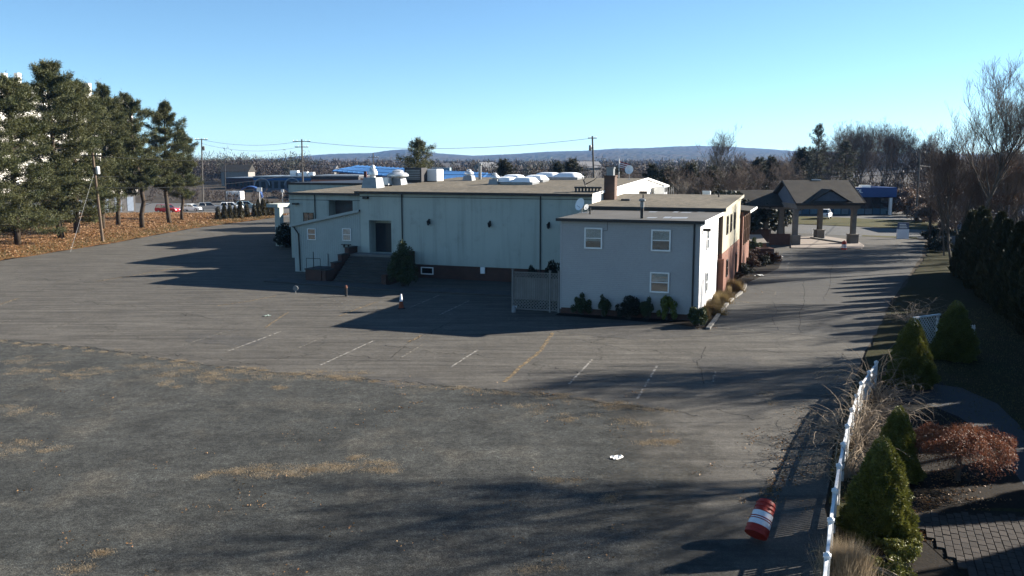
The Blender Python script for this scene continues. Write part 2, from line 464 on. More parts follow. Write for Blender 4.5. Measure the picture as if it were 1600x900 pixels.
class MB:
    def __init__(self):
        self.v, self.f, self.mi = [], [], []
        self.cur = 0
    def add(self, vs, fs):
        k = len(self.v)
        self.v += [tuple(q) for q in vs]
        self.f += [tuple(i + k for i in q) for q in fs]
        self.mi += [self.cur] * len(fs)
        return self
    def box(self, x0, x1, y0, y1, z0, z1):
        return self.add([(x0,y0,z0),(x1,y0,z0),(x1,y1,z0),(x0,y1,z0),(x0,y0,z1),(x1,y0,z1),(x1,y1,z1),(x0,y1,z1)],
                        [(0,3,2,1),(4,5,6,7),(0,1,5,4),(1,2,6,5),(2,3,7,6),(3,0,4,7)])
    def hexa(self, b, t):
        return self.add(list(b) + list(t), [(0,3,2,1),(4,5,6,7),(0,1,5,4),(1,2,6,5),(2,3,7,6),(3,0,4,7)])
    def prism(self, poly, ax, a, b):
        """poly: 2D outline, extruded along axis ax from a to b"""
        n = len(poly)
        def P(p, t):
            return {'x': (t, p[0], p[1]), 'y': (p[0], t, p[1]), 'z': (p[0], p[1], t)}[ax]
        vs = [P(p, a) for p in poly] + [P(p, b) for p in poly]
        fs = [tuple(range(n))[::-1], tuple(range(n, 2 * n))] + [(i, (i + 1) % n, (i + 1) % n + n, i + n) for i in range(n)]
        return self.add(vs, fs)
    def beam(self, p0, p1, w, h, up=(0, 0, 1)):
        p0, p1 = Vector(p0), Vector(p1)
        d = (p1 - p0).normalized()
        s = d.cross(Vector(up))
        if s.length < 1e-4:
            s = d.cross(Vector((0, 1, 0)))
        s = s.normalized() * w / 2
        t = s.cross(d).normalized() * h / 2
        b = [p0 - s - t, p0 + s - t, p0 + s + t, p0 - s + t]
        e = [p1 - s - t, p1 + s - t, p1 + s + t, p1 - s + t]
        return self.hexa(b, e)
    def tube(self, pts, rs, n=8, cap=True):
        pts = [Vector(p) for p in pts]
        if isinstance(rs, (int, float)):
            rs = [rs] * len(pts)
        k = len(self.v)
        prev = None
        for i, p in enumerate(pts):
            d = (pts[min(i + 1, len(pts) - 1)] - pts[max(i - 1, 0)]).normalized()
            a = prev if prev is not None else (Vector((1, 0, 0)) if abs(d.x) < 0.8 else Vector((0, 1, 0)))
            a = (a - d * a.dot(d)).normalized()
            prev = a
            b = d.cross(a)
            for j in range(n):
                t = 2 * math.pi * j / n
                q = p + (a * math.cos(t) + b * math.sin(t)) * rs[i]
                self.v.append(tuple(q))
        for i in range(len(pts) - 1):
            for j in range(n):
                self.f.append((k + i*n + j, k + i*n + (j+1) % n, k + (i+1)*n + (j+1) % n, k + (i+1)*n + j))
                self.mi.append(self.cur)
        if cap:
            self.f += [tuple(k + j for j in range(n))[::-1], tuple(k + (len(pts)-1)*n + j for j in range(n))]
            self.mi += [self.cur] * 2
        return self
    def lathe(self, prof, c=(0, 0, 0), n=16):
        """prof: (radius, z) from bottom to top"""
        return self.tube_z(prof, c, n)
    def tube_z(self, prof, c, n):
        k = len(self.v)
        for r, z in prof:
            for j in range(n):
                t = 2 * math.pi * j / n
                self.v.append((c[0] + r * math.cos(t), c[1] + r * math.sin(t), c[2] + z))
        for i in range(len(prof) - 1):
            for j in range(n):
                self.f.append((k + i*n + j, k + i*n + (j+1) % n, k + (i+1)*n + (j+1) % n, k + (i+1)*n + j))
                self.mi.append(self.cur)
        self.f += [tuple(k + j for j in range(n))[::-1], tuple(k + (len(prof)-1)*n + j for j in range(n))]
        self.mi += [self.cur] * 2
        return self
    def mesh(self, name):
        me = bpy.data.meshes.new(name)
        me.from_pydata(self.v, [], self.f)
        return me
    def build(self, name, m, parent=None, smooth=False, bevel=0.0):
        me = self.mesh(name)
        ms = m if isinstance(m, (list, tuple)) else [m]
        for q in ms:
            me.materials.append(q)
        if len(ms) > 1:
            me.polygons.foreach_set('material_index', self.mi)
        if smooth:
            me.polygons.foreach_set('use_smooth', [True] * len(me.polygons))
        me.update()
        if smooth:
            try:
                me.set_sharp_from_angle(angle=R(40))
            except Exception:
                pass
        o = bpy.data.objects.new(name, me)
        link(o, parent)
        if bevel:
            bm = bmesh.new()
            bm.from_mesh(me)
            bmesh.ops.bevel(bm, geom=bm.edges[:], offset=bevel, segments=1, affect='EDGES', clamp_overlap=True)
            bm.to_mesh(me)
            bm.free()
        return o

def faces_mesh(name, P):
    """P: (n,k,3) separate k-gons -> mesh"""
    P = np.asarray(P, dtype=np.float32)
    n, k = P.shape[:2]
    me = bpy.data.meshes.new(name)
    me.vertices.add(n * k)
    me.vertices.foreach_set('co', P.reshape(-1))
    me.loops.add(n * k)
    me.loops.foreach_set('vertex_index', np.arange(n * k, dtype=np.int32))
    me.polygons.add(n)
    me.polygons.foreach_set('loop_start', np.arange(0, n * k, k, dtype=np.int32))
    me.polygons.foreach_set('loop_total', np.full(n, k, dtype=np.int32))
    me.update(calc_edges=True)
    return me

def sheet(name, pts, m, z, label, cat, kind='structure', sub=0, jitter=0.0, parent=None):
    """a flat sheet through ground points; its edges are cut up and jittered"""
    P = [Vector((p[0], p[1], z)) for p in pts]
    if sub:
        Q = []
        for i, p in enumerate(P):
            q = P[(i + 1) % len(P)]
            n = max(1, int((q - p).length / sub))
            for k in range(n):
                r = p.lerp(q, k / n)
                if jitter:
                    r.x += random.gauss(0, jitter)
                    r.y += random.gauss(0, jitter)
                Q.append(r)
        P = Q
    bm = bmesh.new()
    vs = [bm.verts.new(p) for p in P]
    bm.faces.new(vs)
    bm.normal_update()
    if bm.faces[:][0].normal.z < 0:
        bmesh.ops.reverse_faces(bm, faces=bm.faces[:])
    bmesh.ops.triangulate(bm, faces=bm.faces[:])
    me = bpy.data.meshes.new(name)
    bm.to_mesh(me)
    bm.free()
    o = mesh_obj(name, me, m, parent)
    if parent is None:
        tag(o, label, cat, kind=kind)
    return o
# ================================================================== THE SETTING
gp = MB()
gp.add([(-7400, -400, -0.05), (7400, -400, -0.05), (7400, 7400, -0.05), (-7400, 7400, -0.05)], [(0, 1, 2, 3)])
tag(gp.build('ground', GROUND), 'flat dry winter ground reaching to the hills', 'ground', kind='structure')

# paved lot round the building; the driveway passes the building on the right
lot_right = [(6.4, -12), (6.6, 10), (7.6, 18.5), (9.0, 23.5), (11.0, 28.5), (13.6, 34.5), (16.6, 40.3), (18.6, 44.5)] + \
            [tuple(G(*p)[:2]) for p in ((1385, 480), (1440, 400), (1446, 378), (1420, 371))]
lot_far = [tuple(G(1345, 369)[:2]), tuple(G(1180, 359)[:2]), (20, 135), (-18, 150), (-40, 159)]
lot_left = [tuple(G(*p)[:2]) for p in ((430, 340), (300, 357), (170, 381), (90, 393), (0, 408))] + [(-60, 70), (-66, 30), (-66, -12)]
LOT = lot_right + lot_far + lot_left
lot = sheet('parking_lot', LOT, ASPH, 0.0, 'worn grey-brown asphalt parking lot around the building', 'parking lot', sub=2.5, jitter=0.06)

rough_px = [(-420, 520), (-200, 522), (0, 531), (150, 543), (290, 566), (420, 580), (540, 590), (640, 596), (740, 606), (850, 616), (960, 630),
            (1040, 640), (1090, 648), (1140, 656), (1200, 668), (1250, 690)]
ROUGH = [tuple(G(*p)[:2]) for p in rough_px] + [(8.2, 22), (7.0, 16), (6.3, 8), (6.0, -8), (-40, -8)]
rough = sheet('rough_asphalt_lot', ROUGH, ASPH_OLD, 0.006, 'older crumbling dark asphalt in the foreground', 'parking lot', sub=0.6, jitter=0.11)

drive_px = [(1106, 513), (1180, 518), (1250, 524), (1348, 533), (1372, 520), (1392, 470), (1438, 402), (1440, 380), (1349, 388), (1236, 389), (1212, 402), (1222, 418), (1178, 438), (1164, 446), (1157, 460), (1139, 473), (1122, 495)]
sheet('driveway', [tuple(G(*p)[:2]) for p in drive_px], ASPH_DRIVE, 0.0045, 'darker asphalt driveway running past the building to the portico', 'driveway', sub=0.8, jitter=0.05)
for P_ in ([(872, 504), (960, 510), (1060, 516), (1096, 517), (1070, 527), (990, 532), (920, 524), (870, 520)], [(300, 520), (420, 528), (400, 542), (290, 534)], [(1085, 560), (1180, 556), (1200, 590), (1120, 604)], [(560, 590), (660, 588), (700, 600), (620, 606)]):
    sheet('asphalt_patch', [tuple((G(*p))[:2]) for p in P_], asphaltmat('patch_%d' % P_[0][0], (0.058, 0.055, 0.051), (0.075, 0.070, 0.063), 0.36, 0.6, None, 0.3, BA), 0.0075, '', '', sub=0.5, jitter=0.12, parent=lot)
# far-side roads and lawns on the right, behind the portico
sheet('road', [tuple(G(*p)[:2]) for p in ((1080, 338), (1190, 345.5), (1249, 350.7), (1404, 357.3), (1620, 367), (1900, 380), (1900, 402), (1620, 384), (1404, 370.5), (1340, 369), (1190, 361), (1080, 352))],
      ASPH_ROAD, 0.004, 'two-lane grey road beyond the portico', 'road', sub=4)
sheet('grass_island', [tuple(G(*p)[:2]) for p in ((1216, 339), (1230, 346.5), (1249, 350), (1404, 356.5), (1500, 361), (1500, 350), (1400, 343.5), (1300, 339.5), (1226, 337))],
      LAWN, 0.012, 'strip of yellowing grass between road and store', 'lawn', sub=1.5, jitter=0.12)
sheet('store_lot', [tuple(G(*p)[:2]) for p in ((1200, 338), (1226, 337), (1300, 339.5), (1400, 343.5), (1500, 350), (1560, 346), (1400, 330), (1200, 328))],
      ASPH_ROAD, 0.008, 'grey asphalt apron in front of the blue store', 'parking lot', sub=4)
sheet('near_verge', [tuple(G(*p)[:2]) for p in ((1346, 367.4), (1404, 369.3), (1432, 370.2), (1434, 372.6), (1400, 371.8), (1348, 369.4))],
      LAWN, 0.014, 'thin strip of dry grass along the near road edge', 'lawn', sub=1.0, jitter=0.06)
for y0, y1, nm in ((352.6, 359.0, 'a'), (359.8, 366.0, 'b')):
    a, b, c = G(1210, y0 - 0.6), G(1404, y1), G(1560, y1 + 7.5)
    m = MB()
    for p, q in ((a, b), (b, c)):
        d = (q - p).normalized()
        s = Vector((-d.y, d.x, 0)) * 0.09
        m.add([(p - s)[:2] + (0.016,), (q - s)[:2] + (0.016,), (q + s)[:2] + (0.016,), (p + s)[:2] + (0.016,)], [(0, 1, 2, 3)])
    tag(m.build('lane_line', PAINT), kind='structure', label=('far' if nm == 'a' else 'near') + ' white painted line on the road beyond the portico', cat='road marking')

# leaf-strewn bank on the left, under the pines
def bank_z(x, y):
    # rises away from the lot edge
    ex = np.interp(y, [70, 86.9, 105.8, 131, 157.5, 190], [-56, -51.8, -49.6, -48.5, -43.2, -42])
    d = max(0.0, ex - x)
    return 0.035 + 1.25 * (1 - math.exp(-d / 7.0)) * min(1, max(0, (172 - y) / 22)) * min(1, max(0, (y - 62) / 12))
def grid_mesh(name, xs, ys, zf, m, label, cat, keep=None):
    mb = MB()
    idx = {}
    for j, y in enumerate(ys):
        for i, x in enumerate(xs):
            xx = x(y) if callable(x) else x
            idx[i, j] = len(mb.v)
            mb.v.append((xx, y, zf(xx, y)))
    for j in range(len(ys) - 1):
        for i in range(len(xs) - 1):
            mb.f.append((idx[i, j], idx[i + 1, j], idx[i + 1, j + 1], idx[i, j + 1]))
            mb.mi.append(0)
    return tag(mb.build(name, m, smooth=True), label, cat, kind='structure')
def edge_x(y):
    return float(np.interp(y, [70, 86.9, 105.8, 131, 157.5, 190], [-56, -51.8, -49.6, -48.5, -43.2, -42]))
EJ = {round(y, 2): random.gauss(0, 0.12) for y in np.linspace(64, 172, 109)}
bank_xs = [(lambda y, k=k: edge_x(y) + EJ.get(round(float(y), 2), 0) * (k < 1) - k) for k in (0, 0.6, 1.4, 2.6, 4, 6, 8.5, 11.5, 15, 19, 24, 30, 36)]
bank_xs = bank_xs[::-1]
grid_mesh('leafy_bank', bank_xs, [float(y) for y in np.linspace(64, 172, 109)],
          lambda x, y: bank_z(x, y) + 0.05 * math.sin(x * 1.3 + y * 0.7), LEAFGROUND,
          'bank under the pines covered in orange-brown fallen needles and leaves', 'bank')
sheet('side_lot', [(-43, 158), (-50, 163), (-64, 165), (-110, 168), (-110, 215), (-20, 215), (-20, 160), (-40, 159)], ASPH_ROAD, 0.02,
      'grey asphalt lot with parked cars beyond the pines', 'parking lot', sub=5)

# garden on the right, behind the picket fence
GARDEN = [(7.35, 17), (9.0, 23.3), (11.0, 28.3), (13.6, 34.3), (16.6, 40.1), (18.6, 44.3), tuple(G(1392, 478)[:2]), tuple(G(1447, 400)[:2]), tuple(G(1452, 374)[:2]),
          (80, 118), (80, 10), (7.2, 10)]
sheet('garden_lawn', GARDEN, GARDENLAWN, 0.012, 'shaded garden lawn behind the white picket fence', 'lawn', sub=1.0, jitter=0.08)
sheet('planting_bed', [(7.5, 16), (9.05, 22.4), (11.7, 28.4), (14.4, 34.4), (17.9, 40.8), (20.2, 40.2), (18.5, 35), (16.5, 29.5), (16.8, 25.5), (14.5, 23.6), (11.0, 23.4), (10.7, 16)],
      SOIL, 0.018, 'dark mulched bed with clipped conifers along the fence', 'flower bed', sub=0.6, jitter=0.08)
path_px = [(1395, 607), (1440, 598), (1500, 606), (1560, 632), (1600, 672), (1640, 720), (1640, 800), (1600, 760), (1560, 700), (1500, 652), (1440, 630), (1400, 628)]
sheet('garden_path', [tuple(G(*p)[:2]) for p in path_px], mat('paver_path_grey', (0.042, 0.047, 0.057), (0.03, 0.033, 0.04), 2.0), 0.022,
      'curved grey paver path through the shaded garden', 'path', sub=0.8, jitter=0.03)
# paver patio, lower right: each block its own piece
patio = sheet('patio', [(10.8, 17.6), (10.8, 23.2), (12.2, 23.5), (14.6, 23.3), (18.5, 22.0), (18.5, 16), (10.8, 16)], SOIL, 0.028, 'concrete paver patio beside the conifers', 'patio')
pv = MB().box(-0.165, 0.165, -0.093, 0.093, 0.0, 0.055)
pvo = pv.build('paver', PAVER, patio, bevel=0.008)
first = True
ang = R(68)
ca, sa = math.cos(ang), math.sin(ang)
np_ = 0
for i in range(-20, 40):
    for j in range(-30, 40):
        a = i * 0.35 + (0.175 if j % 2 else 0)
        b = j * 0.2
        x = 12.9 + a * ca - b * sa
        y = 20.9 + a * sa + b * ca
        if not (10.95 < x < 15.2 and 18.9 < y < 23.1 - max(0, x - 13.5) * 0.25):
            continue
        if np_ >= 296:
            continue
        o = pvo if first else pvo.copy()
        if not first:
            COL.objects.link(o)
        first = False
        np_ += 1
        o.location = (x, y, 0.022 + random.uniform(-0.004, 0.006))
        o.rotation_euler = (random.gauss(0, 0.012), random.gauss(0, 0.012), ang + random.gauss(0, 0.01))

# kerb of the planted strip on the building's right side
kerb_px = [(1106, 515), (1113, 506), (1122, 494), (1131, 482), (1139, 472), (1148, 465), (1157, 459), (1163, 451), (1165, 444)]
kp = [G(*p) for p in kerb_px]
kb = MB()
for i in range(len(kp) - 1):
    kb.beam(kp[i] + Vector((0, 0, 0.055)), kp[i + 1] + Vector((0, 0, 0.055)), 0.26, 0.15)
tag(kb.build('kerb', CONC, bevel=0.02), 'curved concrete kerb beside the driveway', 'kerb', kind='structure')
bed_pts = [tuple(p[:2]) for p in kp] + [tuple(G(*p)[:2]) for p in ((1180, 436), (1216, 420), (1222, 408), (1196, 398), (1172, 392))] + \
          [tuple(WLD(0.4, 28)[:2]), tuple(WLD(0.4, 14)[:2]), tuple(WLD(0.1, 5)[:2]), tuple(WLD(0.1, -0.1)[:2]), tuple(WLD(-9, -0.1)[:2]), tuple(WLD(-9, -1.0)[:2]), tuple(WLD(-1, -1.5)[:2])]
sheet('side_bed', bed_pts, SOIL, 0.02, 'leaf-littered planting strip along the side wall', 'flower bed', sub=0.5, jitter=0.03)
# walkway in front of the stairs
wk = MB()
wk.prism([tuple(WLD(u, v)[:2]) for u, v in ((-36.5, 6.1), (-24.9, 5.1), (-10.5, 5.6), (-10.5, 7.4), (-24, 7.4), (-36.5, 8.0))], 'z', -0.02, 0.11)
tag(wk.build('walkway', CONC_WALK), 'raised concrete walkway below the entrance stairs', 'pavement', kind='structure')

# painted stall lines and marks
def stripe(px, m=PAINT, w=0.10, z=0.010, name='parking_line'):
    P = [G(*p) for p in px]
    mb = MB()
    for a, b in zip(P[:-1], P[1:]):
        d = (b - a).normalized()
        s = Vector((-d.y, d.x, 0)) * (w / 2)
        mb.add([(*(a - s)[:2], z), (*(b - s)[:2], z), (*(b + s)[:2], z), (*(a + s)[:2], z)], [(0, 1, 2, 3)])
    return mb.build(name, m, lot)
for L in [((585, 532), (500, 571)), ((746.7, 546.7), (704, 574)), ((925, 562), (889, 600)), ((1027, 571), (996, 623)),
          ((439, 518), (356, 549)), ((686.7, 461), (640, 481)), ((734.7, 469.3), (686.7, 492))]:
    stripe(L, PAINT, 0.11)
for L in [((368.7, 513), (284, 540)), ((660, 538.7), (625, 560)), ((308, 508.8), (272, 518)), ((189, 515), (150, 524)), ((500, 529), (450, 551)), ((1118, 580), (1113, 600)),
          ((513, 468), (562.7, 481)), ((500, 477), (560, 481)), ((561, 486.7), (582.7, 486)), ((405, 467), (560, 470)), ((1115, 511.6), (1180, 516)), ((1180, 516), (1320, 529)),
          ((1233, 407), (1228, 428)), ((1152, 424), (1229, 428)), ((1238, 398), (1234, 406)), ((70, 409), (112, 406)), ((200, 388), (228, 386)), ((1188, 486), (1202, 488)), ((1197, 480), (1193, 487)),
          ((1212, 455), (1211, 461)), ((1142, 472), (1176, 474)), ((1275, 525), (1275, 525.6)), ((690, 493), (770, 480)), ((345, 492), (366, 491.5)), ((0, 478), (30, 466)), ((70, 515), (110, 505)), ((930, 514), (955, 513)),
          ((1000, 530), (1035, 532)), ((820, 498), (770, 499)), ((0, 505), (20, 500)), ((1020, 516), (1035, 515))]:
    stripe(L, PAINT_OLD, 0.10, 0.012)
# grass-filled cracks
def crack(px, w):
    Q = []
    for a, b in zip(px[:-1], px[1:]):
        for k in range(6):
            t = k / 6
            Q.append((a[0] + (b[0] - a[0]) * t + random.gauss(0, 1.2), a[1] + (b[1] - a[1]) * t))
    Q.append(px[-1])
    return stripe(Q, PAINT_TAN, w, 0.014, 'filled_crack')
def dark_crack(px, w):
    Q = []
    for a, b in zip(px[:-1], px[1:]):
        n_ = max(3, int(abs(b[0] - a[0]) + abs(b[1] - a[1])) // 6)
        for k in range(n_):
            t = k / n_
            Q.append((a[0] + (b[0] - a[0]) * t + random.gauss(0, 1.6), a[1] + (b[1] - a[1]) * t + random.gauss(0, 1.0)))
    Q.append(px[-1])
    return stripe(Q, CRACKDK, w, 0.016, 'open_crack')
dark_crack([(x, y + 1) for x, y in rough_px[2:13]], 0.085)
for L in ([(150, 548), (290, 556), (420, 572)], [(600, 540), (690, 552), (760, 556)], [(1208, 470), (1212, 486), (1206, 500), (1216, 516)], [(1254, 440), (1256, 470), (1249, 500), (1252, 520)],
          [(1120, 640), (1180, 655), (1240, 650)], [(100, 470), (230, 480), (330, 498)], [(900, 530), (990, 548), (1080, 552)], [(430, 560), (520, 552), (600, 562)], [(700, 505), (640, 535), (610, 560)],
          [(1150, 545), (1230, 552), (1330, 548)], [(20, 440), (120, 436), (260, 446)], [(760, 575), (840, 570), (930, 586), (1000, 590)], [(1300, 412), (1295, 440), (1288, 470)], [(1100, 545), (1090, 570), (1100, 600)]):
    dark_crack(L, 0.05)
crack([(864, 520), (855, 534), (846, 546), (812, 575), (787, 597)], 0.20)
crack([(590, 472), (560, 482), (529, 495)], 0.14)
crack([(660, 524), (638, 535)], 0.16)
crack([(285, 417), (200, 432), (150, 440)], 0.2)
crack([(450, 488), (415, 512)], 0.12)
crack([(30, 466), (0, 476)], 0.16)
crack([(432, 462), (395, 470), (340, 478)], 0.14)
crack([(1145, 470), (1180, 474)], 0.10)
crack([(240, 372), (310, 362)], 0.2)

# ================================================================== THE BUILDING
B = empty('commercial_building', BO, -BA, 'long pale flat-roofed commercial building with grey clapboard annex and brick base', 'building')
V0 = 12.99
HL, HR = -31.14, -10.2           # hall's left and right ends
EZ = 7.20                        # top of the hall front wall
def fb(name, u0, u1, v0, v1, z0, z1, m, parent=B, bevel=0.0):
    return MB().box(u0, u1, v0, v1, z0, z1).build(name, m, parent, bevel=bevel)

def window(parent, s0, s1, z0, z1, plane, side='front', fw=0.07, frame=TRIMWH, bright_panel=0.0, rail=True, mullion=False, glass=GLASS, inner=INTERIOR, depth=0.07):
    """window part (its frame) with sub-parts; frame stands proud of the wall"""
    def bx(mb, a0, a1, d0, d1, b0, b1):
        if side == 'front':
            mb.box(a0, a1, plane - d1, plane - d0, b0, b1)
        elif side == 'right':
            mb.box(plane + d0, plane + d1, a0, a1, b0, b1)
        else:
            mb.box(plane - d1, plane - d0, a0, a1, b0, b1)
    f = MB()
    bx(f, s0, s0 + fw, 0.001, depth, z0, z1)
    bx(f, s1 - fw, s1, 0.001, depth, z0, z1)
    bx(f, s0 + fw, s1 - fw, 0.001, depth, z1 - fw, z1)
    bx(f, s0 + fw, s1 - fw, 0.001, depth + 0.015, z0, z0 + fw)
    fo = f.build('window', frame, parent)
    r = MB(); bx(r, s0 + fw, s1 - fw, 0.002, 0.012, z0 + fw, z1 - fw); r.build('interior', inner, fo)
    if bright_panel:
        zb = z1 - fw - (z1 - z0 - 2 * fw) * bright_panel
        q = MB()
        n = 1
        for k in range(n):
            a = zb + (z1 - fw - zb) * k / n
            bx(q, s0 + fw + 0.01, s1 - fw - 0.01, 0.016, 0.022, a, a + (z1 - fw - zb) / n)
        q.build('bright_panel', BRIGHT_PANEL, fo)
    if rail:
        q = MB(); bx(q, s0 + fw, s1 - fw, 0.03, depth - 0.01, (z0 + z1) / 2 - 0.025, (z0 + z1) / 2 + 0.025); q.build('rail', frame, fo)
    if mullion:
        q = MB(); bx(q, (s0 + s1) / 2 - 0.02, (s0 + s1) / 2 + 0.02, 0.03, depth - 0.012, z0 + fw, z1 - fw); q.build('mullion', frame, fo)
    p = MB(); bx(p, s0 + fw, s1 - fw, 0.026, 0.029, z0 + fw, z1 - fw); p.build('pane', glass, fo)
    return fo

def downspout(u, v, z0, z1, m=TRIMDK, kick=0.25):
    MB().tube([(u, v - 0.09, z1), (u, v - 0.09, z0 + 0.25), (u, v - 0.09 - kick, z0 + 0.05)], 0.055, 6).build('downspout', m, B)

# --- hall: front wall with the entrance recess
D0, D1, DZ0, DZ1 = -30.3, -28.12, 2.0, 4.86
hw = MB()
hw.box(HL, D0, V0, V0 + 1.3, 1.2, EZ).box(D1, HR - 0.06, V0, V0 + 1.3, 1.2, EZ).box(D0, D1, V0, V0 + 1.3, DZ1, EZ).box(D0, D1, V0, V0 + 1.3, 1.2, DZ0)
hw.build('wall', STUCCO, B)
fb('brick_base', HL, HR - 0.06, V0 + 0.03, V0 + 1.3, -0.05, 1.2, BRICKD)
fb('base_ledge', HL, HR - 0.06, V0 - 0.035, V0 + 0.03, 1.17, 1.235, STUCCO)
fb('door', D0 + 1.0, D1, V0 + 1.18, V0 + 1.24, DZ0, DZ1 - 0.3, LAMPM)
fb('door_sidelight', D0, D0 + 1.0, V0 + 1.18, V0 + 1.24, DZ0, DZ1 - 0.3, INTERIOR)
fb('door_transom', D0, D1, V0 + 1.16, V0 + 1.24, DZ1 - 0.3, DZ1, STUCCO)
core = MB().prism([(V0 + 1.25, -0.05), (48, -0.05), (48, 7.0), (35.3, 8.0), (V0 + 1.25, 7.2)], 'x', HL, HR - 0.06)
core.build('hall_body', STUCCO, B)
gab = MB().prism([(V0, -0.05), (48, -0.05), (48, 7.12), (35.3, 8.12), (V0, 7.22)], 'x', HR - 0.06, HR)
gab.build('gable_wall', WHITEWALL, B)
KR = 0.04
rz = lambda v: 7.36 + KR * (v - 12.7) if v < 35.3 else 7.36 + KR * 22.6 - 0.083 * (v - 35.3)
rf = MB().prism([(12.62, 7.36 - 0.14), (12.62, 7.36), (35.3, rz(35.3)), (48.3, rz(48.3)), (48.3, rz(48.3) - 0.14), (35.3, rz(35.3) - 0.14)], 'x', HL - 0.25, HR + 0.12)
hroof = rf.build('roof', GRAVEL, B)
MB().box(HL - 0.27, HR + 0.14, 12.50, 12.615, 7.18, 7.40).build('gutter', TRIMDK, B)
MB().prism([(12.5, 7.22), (12.5, 7.42), (35.3, rz(35.3) + 0.06), (48.3, rz(48.3) + 0.06), (48.3, rz(48.3) - 0.15), (35.3, rz(35.3) - 0.15)], 'x', HR + 0.125, HR + 0.16).build('rake_trim', TRIMWH, B)
fb('trim_band', HL, HR, V0 - 0.02, V0 - 0.001, 6.90, 6.95, TRIMDK)
downspout(-27.02, V0, 1.0, 7.2)
downspout(-14.5, V0, 0.1, 7.2)
# sconces
def sconce(u, z):
    m = MB().box(u - 0.07, u + 0.07, V0 - 0.05, V0 - 0.001, z - 0.22, z + 0.22)
    m.tube([(u, V0 - 0.05, z + 0.1), (u, V0 - 0.2, z + 0.2), (u, V0 - 0.24, z + 0.08)], 0.025, 6)
    s = m.build('wall_lamp', LAMPM, B)
    MB().lathe([(0.05, -0.32), (0.11, -0.24), (0.15, 0.0), (0.17, 0.03), (0.05, 0.12)], (u, V0 - 0.24, z), 8).build('lantern', LAMPM, s)
for px in ((671, 346), (766, 349), (858, 351)):
    q = ONV(*px, V0)
    sconce(q.x, q.z)
q = ONV(668, 423, V0)
window(B, q.x - 0.62, q.x + 0.55, 0.32, 0.95, V0 + 0.03, fw=0.08, rail=False, inner=DARK)
q = ONV(755, 424, V0)
fb('meter_box', q.x - 0.2, q.x + 0.2, V0 - 0.17, V0 - 0.04, 0.62, 1.16, WHITEP, bevel=0.02)
# security light near the left end of the eave
fb('flood_light', -30.75, -30.25, V0 - 0.30, V0 - 0.002, 6.72, 6.95, LAMPM, bevel=0.03)

# --- lean-to with grooved panels
SL0, SL1 = -38.05, HL - 0.03
sz = lambda u: 4.22 + (u - SL0) / (SL1 - SL0) * 1.43
MB().prism([(SL0, -0.05), (SL1, -0.05), (SL1, sz(SL1) - 0.02), (SL0, sz(SL0) - 0.02)], 'y', V0 + 0.08, 22.9).build('lean_to_body', SHEDWALL, B)
pl = MB()
u = SL0
while u < SL1 - 0.01:
    e = min(u + 0.2, SL1)
    pl.hexa([(u, V0 + 0.055, 0.02), (e - 0.014, V0 + 0.055, 0.02), (e - 0.014, V0 + 0.079, 0.02), (u, V0 + 0.079, 0.02)],
            [(u, V0 + 0.055, sz(u) - 0.06), (e - 0.014, V0 + 0.055, sz(e) - 0.06), (e - 0.014, V0 + 0.079, sz(e) - 0.06), (u, V0 + 0.079, sz(u) - 0.06)])
    u = e
tag(pl.build('groove_panels', SHEDWALL, B), kind='stuff')
fb('panel_joint', SL0, SL1, V0 + 0.03, V0 + 0.053, 1.78, 1.83, SHEDWALL)
MB().prism([(SL0 - 0.25, sz(SL0) - 0.05), (SL1, sz(SL1)), (SL1, sz(SL1) + 0.12), (SL0 - 0.25, sz(SL0) + 0.07)], 'y', V0 - 0.2, 22.9).build('lean_to_roof', ROLLROOF, B)
MB().prism([(SL0 - 0.27, sz(SL0) - 0.14), (SL1, sz(SL1) - 0.09), (SL1, sz(SL1) + 0.14), (SL0 - 0.27, sz(SL0) + 0.09)], 'y', V0 - 0.25, V0 - 0.205).build('fascia', SHEDWALL, B)
MB().tube([(SL0 - 0.1, V0 - 0.15, sz(SL0) - 0.05), (SL0 + 0.1, V0 - 0.1, sz(SL0) - 0.15), (SL0 + 0.55, V0 - 0.06, sz(SL0) - 0.75), (SL0 + 0.62, V0 - 0.06, 0.1)], 0.06, 6).build('downspout', TRIMDK, B)
window(B, ONV(480, 360, V0).x, ONV(493, 360, V0).x, 2.95, 3.98, V0 + 0.055, frame=TRIMWH, fw=0.06, inner=mat('red_brown_curtain', (0.16, 0.09, 0.08)), bright_panel=0)
window(B, ONV(534.5, 360, V0).x, ONV(548, 360, V0).x, 2.98, 4.08, V0 + 0.055, frame=TRIMWH, fw=0.06, bright_panel=1.0)
q = ONV(541, 382, V0)
m = MB().box(q.x - 0.45, q.x + 0.45, V0 - 0.15, V0 + 0.054, 2.62, 2.68).box(q.x - 0.25, q.x - 0.19, V0 - 0.1, V0 + 0.054, 2.38, 2.62).box(q.x + 0.2, q.x + 0.26, V0 - 0.1, V0 + 0.054, 2.38, 2.62)
m.build('shelf_bracket', LAMPM, B)
for a, b_ in ((0.02, 1.8),):
    q = ONV(513, 420, V0)
    MB().tube([(q.x, V0 + 0.0, 1.75), (q.x, V0 + 0.0, 0.1)], 0.04, 6).build('pipe', GALV, B)

